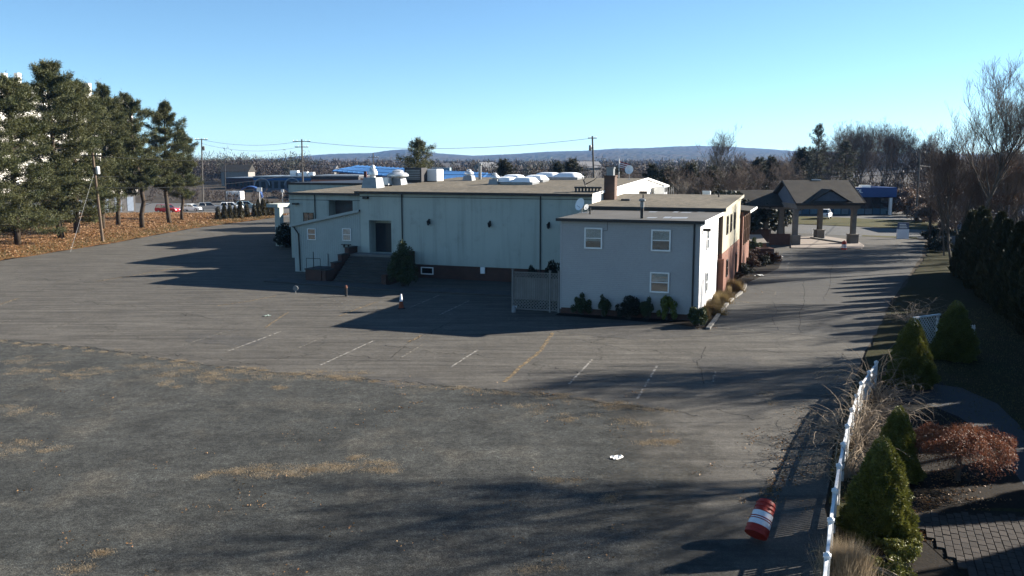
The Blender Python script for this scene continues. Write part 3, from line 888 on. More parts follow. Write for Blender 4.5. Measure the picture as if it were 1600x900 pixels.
# --- left wing, set back
W0, WZ = 22.95, 6.62
WL = ONV(452.5, 301, W0).x
rec0, rec1 = ONV(513.5, 320, W0).x, ONV(551, 320, W0).x
rzt, rzb = ONV(530, 313.5, W0).z, ONV(515, 338, W0).z
ww = MB()
ww.box(WL, rec0, W0, W0 + 1.4, -0.05, WZ).box(rec1, HL - 0.02, W0, W0 + 1.4, -0.05, WZ).box(rec0, rec1, W0, W0 + 1.4, rzt, WZ).box(rec0, rec1, W0, W0 + 1.4, -0.05, rzb - 0.6)
ww.build('wing_wall', STUCCO, B)
fb('recess_wall', rec0, rec1, W0 + 1.3, W0 + 1.38, rzb - 0.6, rzt, mat('recess_brown', (0.24, 0.17, 0.15), (0.18, 0.2, 0.22), 1.0))
MB().box(WL, HL - 0.02, W0 + 1.41, 38.8, -0.05, WZ).build('wing_body', STUCCO, B)
MB().prism([(W0 - 0.3, WZ), (W0 - 0.3, WZ + 0.15), (38.9, WZ + 0.62), (38.9, WZ)], 'x', WL - 0.2, HL - 0.26).build('wing_roof', GRAVEL, B)
MB().box(WL - 0.22, HL - 0.28, W0 - 0.42, W0 - 0.305, WZ - 0.03, WZ + 0.2).build('gutter', TRIMDK, B)
fb('trim_band', WL, HL - 0.02, W0 - 0.02, W0 - 0.001, ONV(470, 312, W0).z - 0.03, ONV(470, 312, W0).z + 0.02, TRIMDK)
q = ONV(492.5, 320, W0)
downspout(q.x, W0, 3.5, WZ)
q0, q1 = ONV(474, 332, W0), ONV(490.5, 350, W0)
window(B, q0.x, q1.x, q1.z, q0.z, W0, frame=TRIMDK, fw=0.06, rail=True, mullion=True, inner=mat('red_curtain', (0.14, 0.06, 0.06)))
q = ONV(463, 318.5, W0)
MB().box(q.x - 0.3, q.x + 0.3, W0 - 0.35, W0 - 0.002, q.z - 0.08, q.z + 0.1).build('wall_lamp', LAMPM, B)
MB().tube([(-35.0, 26, WZ + 0.1), (-35.0, 26, WZ + 0.75)], 0.06, 6).build('vent_pipe', GALV, B)
# --- rear block and its side canopy
RBL = ONV(450.5, 288, 39.0).x
MB().box(RBL, -40, 39.0, 56, -0.05, 7.15).build('rear_block', STUCCO, B)
MB().box(RBL - 0.15, -39.9, 38.93, 56.1, 7.15, 7.42).build('parapet_cap', TRIMDK, B)
c0 = ONV(428, 320, 34.5)
MB().box(c0.x, RBL + 2.5, 33.0, 39.2, 4.62, 5.02).build('canopy_roof', STUCCO, B)
for vv in (33.6, 38.2):
    q = ONV(436.5, 350, vv)
    MB().box(q.x - 0.36, q.x + 0.36, vv - 0.36, vv + 0.36, 0, 4.62).build('canopy_post', STUCCO, B)

# --- grey clapboard annex
AZ = 6.15
AL = -8.94
MB().box(AL, 0, 0.06, 9.95, 0.0, AZ).build('annex_body', SIDING, B)
fb('foundation', AL + 0.02, -0.02, 0.01, 0.058, -0.02, 0.38, BRICKD)
def clap(a0, a1, z0, z1, put, n):
    mb = MB()
    h = (z1 - z0) / n
    for k in range(n):
        za, zb = z0 + k * h, z0 + (k + 1) * h
        prof = [(0.0, za), (0.0, za + 0.038), (0.034, za + 0.038), (0.026, zb), (0.0, zb)]
        vs = [put(a0, d, z) for d, z in prof] + [put(a1, d, z) for d, z in prof]
        mb.add(vs, [(0, 1, 6, 5), (1, 2, 7, 6), (2, 3, 8, 7), (3, 4, 9, 8), (4, 3, 2, 1), (6, 7, 8, 9)])
    return mb
tag(clap(AL, -0.001, 0.38, AZ, lambda a, d, z: (a, 0.056 - d * 1.5, z), 44).build('clapboards', SIDING, B), kind='stuff')
tag(clap(0.06, 9.9, 0.38, AZ, lambda a, d, z: (0.002 + d, a, z), 50).build('clapboards', mat('sunlit_clapboard', (0.68, 0.67, 0.66), (0.62, 0.61, 0.60), 0.5, 0.6, 0.3, fine=0.04), B), kind='stuff')  # side siding paler than the front: sunlight put into its colour
fb('corner_board', AL - 0.03, AL + 0.08, 0.0, 0.05, 0.3, AZ, SIDING)
fb('corner_board', -0.04, 0.05, 0.0, 0.055, 0.3, AZ, SIDING)
MB().prism([(-0.3, AZ), (-0.3, AZ + 0.12), (9.9, AZ + 0.17), (9.9, AZ)], 'x', AL - 0.2, 0.33).build('annex_roof', ROLLROOF, B)
MB().box(AL - 0.22, 0.34, -0.42, -0.305, AZ - 0.05, AZ + 0.14).build('gutter', TRIMDK, B)
MB().box(0.335, 0.37, -0.40, 9.9, AZ - 0.06, AZ + 0.17).build('rake_trim', TRIMWH, B)
downspout(-0.32, 0.03, 0.0, AZ + 0.02, kick=0.2)
for (p0, p1), bl in ((((913.6, 355.4), (941, 389)), 0.66), (((1018, 358.5), (1047.7, 393)), 0.5), (((1016, 424.5), (1045.5, 458)), 0.45)):
    a, c = ONV(*p0, 0), ONV(*p1, 0)
    window(B, a.x, c.x, c.z, a.z, -0.004, bright_panel=bl, fw=0.085, depth=0.08)  # upper-glass reflection put in as a white panel
for va, vb, za, zb in ((3.2, 4.15, 4.15, 5.55), (3.2, 4.15, 1.3, 2.7)):
    window(B, va, vb, za, zb, 0.04, 'right', fw=0.09, inner=DARK, depth=0.06)
fb('flood_light', 0.06, 0.5, 1.2, 1.5, 5.55, 5.72, LAMPM)
m = MB().tube([(-5.83, -0.01, AZ - 0.05), (-5.83, -0.01, 5.55), (-6.1, -0.03, 5.5)], 0.012, 4)
m.build('cable', WIREM, B)
# roof patches
for (x0, y0, x1, y1) in ((1009, 339.6, 1024, 340.9), (1035, 338.8, 1046, 341.2), (1047, 339.4, 1072, 341.4), (1012, 331.2, 1024, 332.4), (1050, 331.0, 1058, 332.8), (1062, 332, 1078, 333.2), (1088, 331.4, 1099, 332.4)):
    P = [UV(G(x, y, AZ + 0.135)) for x, y in ((x0, y1), (x1, y1), (x1 + 4, y0), (x0 + 4, y0))]
    P = [(min(max(p.x, AL), 0.25), min(max(p.y, -0.25), 9.6), AZ + 0.124 + 0.05 * (p.y + 0.3) / 10.2 + 0.006) for p in P]
    MB().add(P, [(0, 1, 2, 3)]).build('roof_patch', PATCH, B)
q = UV(G(1003, 341, AZ + 0.14))
v_ = MB().tube([(q.x, q.y, AZ), (q.x, q.y, AZ + 0.85)], 0.11, 10).build('vent_pipe', TRIMDK, B)
MB().tube([(q.x, q.y, AZ + 0.85), (q.x, q.y, AZ + 1.2)], 0.13, 10).lathe([(0.13, 0), (0.22, 0.05), (0.22, 0.16), (0.05, 0.22)], (q.x, q.y, AZ + 1.2), 10).build('cap', GALV, v_)
q = UV(G(922, 335, AZ + 0.14))
MB().tube([(q.x, q.y, AZ), (q.x, q.y, AZ + 0.6)], 0.06, 8).build('vent_pipe', TRIMDK, B)

# --- cream block on its brick base, and the brick wing behind
CZ0, CZ1 = 6.40, 6.90
MB().prism([(10.0, 3.25), (23.9, 3.25), (23.9, CZ1), (10.0, CZ0)], 'x', HR + 0.02, 0.3).build('cream_wall', CREAM, B)
MB().box(HR + 0.02, 0.34, 10.02, 23.88, -0.05, 3.25).build('brick_wall', BRICK, B)
fb('corner_board', 0.06, 0.33, 9.97, 10.0, 3.25, CZ0, mat('shaded_corner', (0.16, 0.11, 0.075)))  # no real board: shade of the narrow cream front put into a brown strip
fb('brick_pier', 0.06, 0.5, 9.8, 10.3, 0, 2.9, BRICK)
MB().prism([(9.75, CZ0), (9.75, CZ0 + 0.16), (24.1, CZ1 + 0.16), (24.1, CZ1)], 'x', HR + 0.13, 0.5).build('cream_roof', GRAVEL, B)
MB().box(HR + 0.5, 0.52, 9.66, 9.745, CZ0 - 0.06, CZ0 + 0.19).build('gutter', TRIMDK, B)
MB().prism([(9.66, CZ0 - 0.02), (9.66, CZ0 + 0.2), (24.1, CZ1 + 0.2), (24.1, CZ1 - 0.02)], 'x', 0.525, 0.56).build('rake_trim', CREAM, B)
for va in (12.7, 15.4, 18.3):
    window(B, va, va + 1.0, 4.45, 5.85, 0.3, 'right', frame=TRIMDK, fw=0.08, inner=DARK, glass=GLASSD)
window(B, 13.0, 14.0, 1.2, 2.5, 0.34, 'right', frame=TRIMDK, fw=0.08, inner=DARK, glass=GLASSD)
window(B, 20.2, 21.2, 0.1, 2.3, 0.34, 'right', frame=TRIMDK, fw=0.08, inner=DARK, rail=False, glass=GLASSD)
MB().box(-5, 0.55, 24.0, 31.5, -0.05, 5.55).build('brick_wing', BRICK, B)
MB().prism([(-5, 6.1), (1.1, 5.56), (1.1, 5.68), (-5, 6.25)], 'y', 24.15, 32.0).build('wing_roof', SHINGLE, B)
MB().box(1.1, 1.16, 24.15, 32.0, 5.5, 5.7).build('rake_trim', TRIMWH, B)
for va in (24.8, 26.6, 28.4, 30.2):
    window(B, va, va + 0.8, 2.6, 5.2, 0.55, 'right', frame=mat('brown_frame', (0.2, 0.11, 0.06)), fw=0.09, inner=DARK, glass=GLASSD)
ch = MB().box(-10.13, -9.23, 16.55, 17.45, 6.5, 8.70).box(-10.18, -9.18, 16.5, 17.5, 8.70, 8.80).build('chimney', CHIMB, B)
MB().box(-9.98, -9.4, 16.72, 17.28, 8.80, 9.36).box(-10.03, -9.35, 16.67, 17.33, 9.36, 9.46).build('flue', GALV, ch)
for px, hh in (((1005, 312), 0.4), ((1123, 310), 0.35)):
    q = UV(G(*px, 6.85))
    MB().tube([(q.x, q.y, 6.5), (q.x, q.y, 6.9 + hh)], 0.07, 6).build('vent_pipe', TRIMDK, B)
for px in ((978, 312), (1005, 305.5), (1104, 306)):
    q = UV(G(*px, 6.85))
    MB().box(q.x - 0.35, q.x + 0.35, q.y - 0.25, q.y + 0.25, 6.6, CZ0 + 0.16 + 0.035 * (q.y - 9.75) + 0.14).build('roof_hatch', TRIMDK if px[0] != 1104 else ALU, B)
# air conditioner on the gable end, rear
q = ONU(1025, 294, HR + 0.3)
m = MB().box(HR + 0.25, HR + 1.35, q.y - 1.0, q.y + 1.2, 6.2, 7.35)
ac = m.build('air_conditioner', ALU, B, bevel=0.03)
MB().box(HR + 1.352, HR + 1.37, q.y - 0.8, q.y + 1.0, 6.75, 7.25).build('grille', DARK, ac)
MB().box(HR + 0.02, HR + 1.6, q.y - 1.4, q.y + 4.2, 6.06, 6.18).build('equipment_deck', GALV, B)
for k in range(5):
    MB().tube([(HR + 1.5, q.y - 1.2 + k * 1.3, 6.15), (HR + 1.5, q.y - 1.2 + k * 1.3, 7.2)], 0.03, 5).build('railing_post', GALV, B)

# --- entrance stairs
ST0, ST1 = UV(G(528, 441)).x - 0.2, UV(G(592, 446)).x + 0.15
nst = 11
v_top, v_bot = V0 - 1.1, 7.75
for k in range(nst):
    va = v_bot + (v_top - v_bot) * k / nst
    z1 = 0.11 + (DZ0 - 0.11) * (k + 1) / nst
    lu = 0.11 * k
    st = MB().box(ST0 - 0.06 * k, ST1 - 0.06 * k, va, V0 - 0.04, z1 - 0.175, z1 - 0.05)
    st.box(ST0 - 0.06 * k, ST1 - 0.06 * k, va - 0.05, V0 - 0.04, z1 - 0.048, z1)
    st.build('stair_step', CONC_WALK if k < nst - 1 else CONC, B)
# stepped brick cheek walls
for k, (va, vb, z1) in enumerate(((7.6, 9.0, 0.95), (9.0, 10.2, 1.45), (10.2, 11.4, 2.0), (11.4, V0 - 0.05, 2.5))):
    c_ = MB().box(ST0 - 1.0 - 0.02 * k, ST0 - 0.68, va + 0.002, vb, -0.02, z1).build('cheek_wall', BRICKD, B)
    MB().box(ST0 - 1.05, ST0 - 0.63, va - 0.03, vb - 0.03, z1, z1 + 0.08).build('coping', CONC_WALK, c_)
for k, (va, vb, z1) in enumerate(((7.6, 9.4, 0.85), (9.4, 11.2, 1.6), (11.2, V0 - 0.05, 2.3))):
    MB().box(ST1 + 0.05, ST1 + 0.45, va + 0.002, vb, -0.02, z1).build('cheek_wall', BRICKD, B)
fb('planter_wall', ST0 - 2.6, ST0 - 1.1, 7.6, 9.6, -0.02, 1.0, BRICKD)
MB().box(ST0 - 2.66, ST0 - 1.07, 7.54, 9.66, 1.0, 1.09).build('coping', CONC_WALK, B)
m = MB()
for du in (-2.55, -1.2):
    m.tube([(ST0 + du, 7.7, 1.09), (ST0 + du, 7.7, 1.95)], 0.025, 6)
m.tube([(ST0 - 2.55, 7.7, 1.95), (ST0 - 1.2, 7.7, 1.95)], 0.025, 6).tube([(ST0 - 1.85, 7.7, 1.09), (ST0 - 1.85, 7.7, 2.5)], 0.04, 6)
m.build('handrail', LAMPM, B)

# ------------------------------------------------------------------ roof equipment (each stands on the hall roof)
def RP(px, py, dz=0.0):
    lo, hi = 0.0, 60.0
    for _ in range(50):
        mid = (lo + hi) / 2
        p = ONV(px, py, mid)
        if p.z > rz(mid) + dz: lo = mid
        else: hi = mid
    return p
def on_roof(px, py):
    q = RP(px, py)
    return WLD(q.x, q.y, rz(q.y) - 0.01)
def on_roof_v(px, v):
    return WLD(ONV(px, 285, v).x, v, rz(v) - 0.01)
def skylight(px, v, s, label):
    o = empty('skylight', on_roof_v(px, v), -BA, label, 'skylight', 'domed skylights on the hall roof')
    MB().box(-s, s, -s, s, -0.06, 0.22).build('curb', GALV, o)
    d = MB()
    n = 8
    for j in range(n + 1):
        for i in range(n + 1):
            a, b = -1 + 2 * i / n, -1 + 2 * j / n
            d.v.append((a * s * 1.04, b * s * 1.04, 0.22 + 0.48 * ((1 - a ** 4) * (1 - b ** 4)) ** 0.5))
    for j in range(n):
        for i in range(n):
            k = j * (n + 1) + i
            d.f.append((k, k + 1, k + n + 2, k + n + 1)); d.mi.append(0)
    d.build('dome', DOME, o, smooth=True)
for px, py, s, lb in ((790, 24.6, 1.05, 'white domed skylight, front row left, beside the small roof fan'), (821, 24.4, 1.05, 'white domed skylight, front row right on the tan roof'),
                      (803, 28.6, 1.0, 'white domed skylight, second row left, behind the front pair'), (838, 28.2, 1.0, 'white domed skylight, second row right, behind the front pair'),
                      (857, 33.0, 1.25, 'white domed skylight on the ridge, left of the far pair'), (889, 33.0, 1.25, 'white domed skylight on the ridge, right of the far pair')):
    skylight(px, py, s, lb)
def fan(px, py, r, h, label, curb=0.6):
    o = empty('roof_fan', on_roof(px, py) if py > 200 else on_roof_v(px, py), -BA, label, 'roof fan', 'metal fans on the hall roof')
    MB().hexa([(-curb, -curb, -0.06), (curb, -curb, -0.06), (curb, curb, -0.06), (-curb, curb, -0.06)],
              [(-curb * .8, -curb * .8, h * .45), (curb * .8, -curb * .8, h * .45), (curb * .8, curb * .8, h * .45), (-curb * .8, curb * .8, h * .45)]).build('curb', GALV, o)
    MB().lathe([(r * .55, h * .45), (r * .6, h * .55), (r, h * .57), (r, h * .68), (r * .8, h * .8), (r * .5, h * .84), (r * .52, h * .93), (r * .3, h), (0.02, h * 1.02)], (0, 0, 0), 16).build('hood', ALU, o, smooth=True)
fan(583, 292.5, 0.45, 2.05, 'tall square-based roof fan with small round hood, leftmost on the roof', 0.8)
fan(622, 288.5, 1.05, 1.45, 'large bulbous silver roof fan behind the eave', 0.7)
fan(733, 29.5, 0.5, 1.15, 'small mushroom fan on the ridge beside the vent pipe', 0.55)
fan(773, 288, 0.45, 1.1, 'small stepped roof fan at the left of the skylights', 0.5)
def unit(px, py, sx, sy, h, m, label, louv=True):
    o = empty('rooftop_unit', on_roof(px, py), -BA, label, 'air conditioner', 'boxed units on the hall roof')
    MB().box(-sx, sx, -sy, sy, 0.05, h).build('casing', m, o, bevel=0.02)
    MB().box(-sx * .95, sx * .95, -sy * .95, sy * .95, -0.06, 0.05).build('rail', TRIMDK, o)
    if louv:
        g = MB()
        for k in range(6):
            g.box(-sx * .85, sx * .85, -sy - 0.03, -sy - 0.002, h * (.2 + .12 * k), h * (.26 + .12 * k))
        g.build('louvre', GALV, o)
unit(650, 284.5, 0.95, 0.7, 1.45, mat('dark_unit', (0.07, 0.065, 0.07), None, 2, 0.6), 'dark boxed rooftop unit left of the white one')
unit(672, 283.2, 1.15, 0.8, 1.25, WHITEP, 'white boxed rooftop unit beside the dark one', False)
unit(692, 279.5, 1.1, 0.7, 1.0, ALU, 'low silver rooftop unit right of the white one')
unit(604, 289.5, 0.4, 0.4, 0.75, ALU, 'small silver box between the two left roof fans', False)
p = on_roof_v(750, 31.5)
o = empty('vent_stack', p, -BA, 'tall cylindrical metal vent stack on the roof ridge', 'vent')
MB().tube([(0, 0, -0.06), (0, 0, 1.45)], 0.17, 10).build('pipe', GALV, o, smooth=True)
MB().lathe([(0.17, 1.45), (0.27, 1.5), (0.27, 1.66), (0.05, 1.75)], (0, 0, 0), 10).build('cap', GALV, o)
def dish(name, loc, r, aim, label, pole=0.7, wall=False):
    o = empty(name, loc, 0, label, 'satellite dish', 'satellite dishes')
    d = Vector(aim).normalized()
    mb = MB()
    n, rings = 18, 4
    q = d.to_track_quat('Z', 'Y')
    c = Vector((0, 0, pole)) + d * 0.12
    for i in range(rings + 1):
        rr = r * i / rings
        for j in range(n):
            t = 2 * math.pi * j / n
            mb.v.append(tuple(c + q @ Vector((rr * math.cos(t), rr * math.sin(t) * 1.1, 0.28 * r * (i / rings) ** 2))))
    for i in range(rings):
        for j in range(n):
            mb.f.append((i*n + j, i*n + (j+1) % n, (i+1)*n + (j+1) % n, (i+1)*n + j)); mb.mi.append(0)
    mb.build('reflector', WHITEP, o, smooth=True)
    MB().tube([(0, 0, -0.04), (0, 0, pole)], 0.03, 6).tube([(0, 0, pole), c], 0.03, 6).box(-0.2, 0.2, -0.2, 0.2, -0.05, 0.02).build('mast', GALV, o)
    MB().tube([c - Vector((0, 0, r * 0.6)), c + d * r * 0.9 - Vector((0, 0, r * 0.45))], 0.018, 5).build('feed_arm', GALV, o)
dish('satellite_dish', on_roof_v(983, 32.5), 0.42, (-0.25, -1, 0.35), 'large white satellite dish standing near the roof ridge', 0.95)
q = UV(G(909, 333, AZ + 0.13))
dish('satellite_dish', WLD(q.x, q.y, AZ + 0.15), 0.42, (-0.75, -0.65, 0.35), 'white satellite dish at the corner of the grey annex roof', 0.55)
q = UV(G(918, 333, AZ + 0.13))
dish('satellite_dish', WLD(q.x, q.y, AZ + 0.15), 0.2, (-0.6, -0.7, 0.4), 'tiny white antenna dish right of the annex dish', 0.35)
# bracket with aerials at the hall's front-right roof corner
p = on_roof(919, 300)
o = empty('roof_aerial', p, -BA, 'dark low rack with forked aerial at the front right roof corner', 'aerial')
m = MB()
for k in range(8):
    m.box(-1.1 + k * 0.28, -0.98 + k * 0.28, -0.1, 0.1, 0.0, 0.42)
m.box(-1.15, 1.15, -0.12, 0.12, 0.30, 0.44).box(-1.15, 1.15, -0.12, 0.12, -0.05, 0.06)
m.build('rack', LAMPM, o)
m = MB().tube([(-0.2, 0, 0.44), (-0.45, 0, 1.1), (-0.6, 0, 1.6)], [0.06, 0.045, 0.02], 6).tube([(-0.3, 0, 0.6), (0.5, 0, 1.0), (0.75, 0, 1.25)], [0.05, 0.03, 0.015], 6).tube([(-0.38, 0, .95), (-0.15, 0, 1.3)], [0.03, 0.015], 5)
m.build('fork', LAMPM, o)
# ================================================================== PORTICO AND LOW WALLS
PO = empty('entrance_portico', (37.8, 108.3, 0), R(5), 'grey shingled drive-through portico on square stone columns', 'portico')
PM = Matrix.Translation((37.8, 108.3, 0)) @ Matrix.Rotation(R(5), 4, 'Z')
PI_ = PM.inverted()
HLn, HW, EZp, RZp = 4.3, 4.6, 4.95, 7.6
def roof_z(y): return RZp - abs(y) / HW * (RZp - EZp)
m = MB()
m.prism([(-HW, EZp - 0.05), (-HW, EZp + 0.13), (0, RZp + 0.13), (HW, EZp + 0.13), (HW, EZp - 0.05), (0, RZp - 0.08)], 'x', -HLn, HLn)
pr = m.build('roof', SHINGLE, PO)
MB().box(-0.5, 0.6, -0.14, 0.14, RZp + 0.1, RZp + 0.22).build('ridge_vent', ALU, pr)
for sx in (-1, 1):
    MB().prism([(-HW + 0.5, EZp - 0.04), (0, RZp - 0.18), (HW - 0.5, EZp - 0.04)], 'x', sx * (HLn - 0.55) - 0.05, sx * (HLn - 0.55) + 0.05).build('gable', BLUEGREY, PO)
    for sy in (-1, 1):
        MB().beam((sx * (HLn + 0.02), sy * HW, EZp + 0.02), (sx * (HLn + 0.02), 0.02 * sy, RZp + 0.02), 0.06, 0.24).build('rake_board', TRIMDK, PO)
for sy in (-1, 1):
    MB().box(-HLn, HLn, sy * (HW + 0.03) - 0.03, sy * (HW + 0.03) + 0.03, EZp - 0.16, EZp + 0.14).build('eave_board', TRIMDK, PO)
    MB().box(-HLn + 0.3, HLn - 0.3, sy * 3.75 - 0.2, sy * 3.75 + 0.2, 4.35, EZp + 0.15).build('beam', COLUMN, PO)
MB().box(-HLn + 0.32, -HLn + 0.72, -3.54, 3.54, 4.37, EZp).build('beam', COLUMN, PO)
MB().box(HLn - 0.72, HLn - 0.32, -3.54, 3.54, 4.37, EZp).build('beam', COLUMN, PO)
# decorative cross gable on the front slope
dw, dzp, dy0 = 2.45, 6.55, -4.45
m = MB()
yb = -HW * (RZp - dzp) / (RZp - EZp)
for sx in (-1, 1):
    m.add([(0, dy0, dzp + 0.16), (0, yb + 0.1, dzp + 0.16), (sx * (dw + 0.25), -HW + 0.05, EZp + 0.24), (sx * (dw + 0.25), dy0, EZp + 0.16), 
           (0, dy0, dzp + 0.02), (sx * (dw + 0.25), dy0, EZp + 0.03)],
          [(0, 1, 2, 3) if sx > 0 else (3, 2, 1, 0), (0, 3, 5, 4) if sx > 0 else (4, 5, 3, 0)])
dm = m.build('cross_gable', SHINGLE, PO)
MB().prism([(-dw, EZp + 0.2), (dw, EZp + 0.2), (0, dzp)], 'y', dy0 + 0.25, dy0 + 0.5).build('tympanum', BLUEGREY, dm)
MB().box(-dw - 0.3, dw + 0.3, dy0 - 0.05, dy0 + 0.3, EZp + 0.14, EZp + 0.22).build('sill', SHINGLE, dm)
for i, px in enumerate(((1241, 383), (1331.5, 381), (1279.5, 373), (1196, 372))):
    g = PI_ @ G(*px)
    zc = 4.36
    c = MB().box(g.x - 0.27, g.x + 0.27, g.y - 0.27, g.y + 0.27, 1.22, zc).box(g.x - 0.34, g.x + 0.34, g.y - 0.34, g.y + 0.34, zc - 0.2, zc).build('column', COLUMN, PO)
    MB().box(g.x - 0.52, g.x + 0.52, g.y - 0.52, g.y + 0.52, -0.02, 1.12).build('pier', COLUMN, c)
    MB().box(g.x - 0.58, g.x + 0.58, g.y - 0.58, g.y + 0.58, 1.12, 1.22).build('cap', CAPSTONE, c)
# raised concrete drop-off slab under the portico
sl = [PI_ @ G(*p) for p in ((1236, 388), (1346, 389.5), (1350, 384), (1338, 377), (1284, 369.5), (1236, 372))]
MB().prism([(p.x, p.y) for p in sl], 'z', -0.02, 0.10).build('floor_slab', mat('pink_concrete', (0.52, 0.43, 0.36), (0.44, 0.37, 0.32), 0.8, 0.9), PO)
for a, b in (((1268, 373.5), (1322, 381.5)),):
    p, q = PI_ @ G(*a), PI_ @ G(*b)
    MB().beam((p.x, p.y, 0.17), (q.x, q.y, 0.17), 0.5, 0.16).build('kerb', CONC, PO)
for px in ((1268.5, 371), (1288, 373.5), (1340, 381), (1247, 381)):
    g = PI_ @ G(*px)
    MB().tube([(g.x, g.y, 0), (g.x, g.y, 1.15)], 0.05, 6).build('guard_post', TRIMWH, PO)

# walkway roof joining the portico to the brick wing
WR = empty('walkway_canopy', (32.6, 111.2, 0), R(3), 'lower shingled walkway roof left of the portico on tapered columns', 'canopy')
WI = (Matrix.Translation((32.6, 111.2, 0)) @ Matrix.Rotation(R(3), 4, 'Z')).inverted()
MB().prism([(-3.2, 4.42), (-3.2, 4.58), (0, 6.42), (3.2, 4.58), (3.2, 4.42), (0, 6.2)], 'x', -4.7, 3.2).build('roof', SHINGLE, WR)
for sx in (-4.73,):
    for sy in (-1, 1):
        MB().beam((sx, sy * 3.2, 4.5), (sx, 0.02 * sy, 6.32), 0.06, 0.22).build('rake_board', TRIMDK, WR)
MB().prism([(-2.8, 4.45), (0, 6.05), (2.8, 4.45)], 'x', -4.4, -4.3).build('gable', BLUEGREY, WR)
MB().box(-4.7, 3.2, -3.26, -3.2, 4.36, 4.6).build('eave_board', TRIMDK, WR)
MB().box(-4.4, 3.1, -2.9, -2.5, 4.1, 4.55).build('beam', COLUMN, WR)
MB().box(-4.4, 3.1, 2.5, 2.9, 4.1, 4.55).build('beam', COLUMN, WR)
for px, Y in ((1177.6, 108.7), (1219.5, 109), (1185, 113.6), (1222, 114)):
    g = WI @ AT(px, 340, Y)
    c = MB().box(g.x - 0.2, g.x + 0.2, g.y - 0.2, g.y + 0.2, 1.95, 4.11).build('column', COLUMN, WR)
    MB().hexa([(g.x - .36, g.y - .36, -0.02), (g.x + .36, g.y - .36, -0.02), (g.x + .36, g.y + .36, -0.02), (g.x - .36, g.y + .36, -0.02)],
              [(g.x - .27, g.y - .27, 1.95), (g.x + .27, g.y - .27, 1.95), (g.x + .27, g.y + .27, 1.95), (g.x - .27, g.y + .27, 1.95)]).build('pier', COLUMN, c)

def low_wall(name, pa, pb, h, th, label, cap=BRICKD, m_=BRICKD):
    a, b = G(*pa), G(*pb)
    d = b - a
    o = empty(name, a, math.atan2(d.y, d.x), label, 'wall', 'low brick walls by the walkway')
    L = d.length
    MB().box(0, L, 0, th, -0.03, h).build('brickwork', m_, o)
    MB().box(-0.04, L + 0.04, -0.04, th + 0.04, h, h + 0.09).build('coping', cap, o)
low_wall('brick_wall', (1202, 382.5), (1234, 383), 1.25, 0.4, 'dark low brick wall left of the portico')
low_wall('brick_wall', (1150, 381), (1202, 378.5), 1.55, 0.4, 'dark brick wall behind the sloped bulkhead')
a = G(1172, 389)
o = empty('bulkhead', a, R(3), 'brick cellar bulkhead with sloping tan top', 'bulkhead')
MB().prism([(0, 0), (2.2, 0), (2.2, 1.35), (0, 0.62)], 'x', 0, 1.9).build('brickwork', BRICK, o)
MB().hexa([(-.06, -.08, .63), (1.96, -.08, .63), (1.96, 2.2, 1.39), (-.06, 2.2, 1.39)], [(-.06, -.08, .73), (1.96, -.08, .73), (1.96, 2.2, 1.49), (-.06, 2.2, 1.49)]).build('sloping_top', CAPSTONE, o)
a = G(1187, 402.5)
o = empty('brick_planter', a, R(2), 'square dark brick planter at the end of the side bed', 'planter')
m = MB()
m.box(0, 1.5, 0, 0.2, -0.03, 0.95).box(0, 1.5, 1.3, 1.5, -0.03, 0.95).box(0, 0.2, 0.2, 1.3, -0.03, 0.95).box(1.3, 1.5, 0.2, 1.3, -0.03, 0.95)
m.build('brickwork', BRICKD, o)
MB().box(0.2, 1.3, 0.2, 1.3, 0.5, 0.82).build('soil', SOIL, o)

# ================================================================== OTHER BUILDINGS
# blue-fronted store across the road
SY = 165.0
SX0, SX1 = AT(1196, 300, SY).x, AT(1400.5, 300, SY).x
fz0, fz1 = AT(1360, 308, SY).z, AT(1360, 293, SY).z
ST = empty('store', ((SX0 + SX1) / 2, SY, 0), R(-1), 'flat-roofed store with deep blue fascia and glass front across the road', 'building')
hw_ = (SX1 - SX0) / 2
MB().box(-hw_ + 0.3, hw_ - 0.3, 2.6, 18, -0.05, fz1 - 0.3).build('wall', BLUEGREY, ST)
MB().box(-hw_, hw_, 0, 1.2, fz0, fz1).build('fascia', BLUEP, ST)
MB().box(-hw_ + 0.02, hw_ - 0.02, 1.2, 17.9, fz1 - 0.5, fz1 - 0.25).build('roof', mat('store_roof_white', (0.5, 0.5, 0.5)), ST)
MB().box(hw_ - 1.2, hw_, 1.2, 16, fz0, fz1).build('side_fascia', BLUEP, ST)
MB().box(-hw_, hw_ - 0.02, 0.3, 2.58, fz0 - 0.12, fz0 - 0.01).build('soffit', DARK, ST)
n = 16
for k in range(n + 1):
    x = -hw_ + 0.4 + (2 * hw_ - 0.8) * k / n
    MB().box(x - 0.06, x + 0.06, 2.46, 2.58, 0, fz0 - 0.12).build('mullion', TRIMDK, ST)
    if k < n:
        x2 = -hw_ + 0.4 + (2 * hw_ - 0.8) * (k + 1) / n
        MB().box(x + 0.06, x2 - 0.06, 2.5, 2.54, 1.15, fz0 - 0.12).build('pane', mat('store_glass_%d' % k, (0.03, 0.04, 0.05), (0.09, 0.08, 0.08), 0.6, 0.15, 0.6, fine=0) , ST)
        MB().box(x + 0.06, x2 - 0.06, 2.49, 2.54, 0.05, 1.1).build('bulkhead_panel', mat('store_panel_%d' % k, [(0.30, 0.48, 0.58), (0.40, 0.50, 0.57), (0.16, 0.30, 0.45)][k % 3]), ST)
MB().box(hw_ - 1.1, hw_ - 0.6, 0.3, 0.8, 0, fz0 - 0.12).build('corner_post', TRIMWH, ST)
for x, s in ((hw_ - 7, 0.5), (hw_ - 3.5, 0.9), (hw_ - 11, 0.7)):
    MB().box(x - s, x + s, 6, 7.5, fz1 - 0.26, fz1 + 0.3 + 0.5 * (s < 0.6)).build('roof_vent', WHITEP, ST)
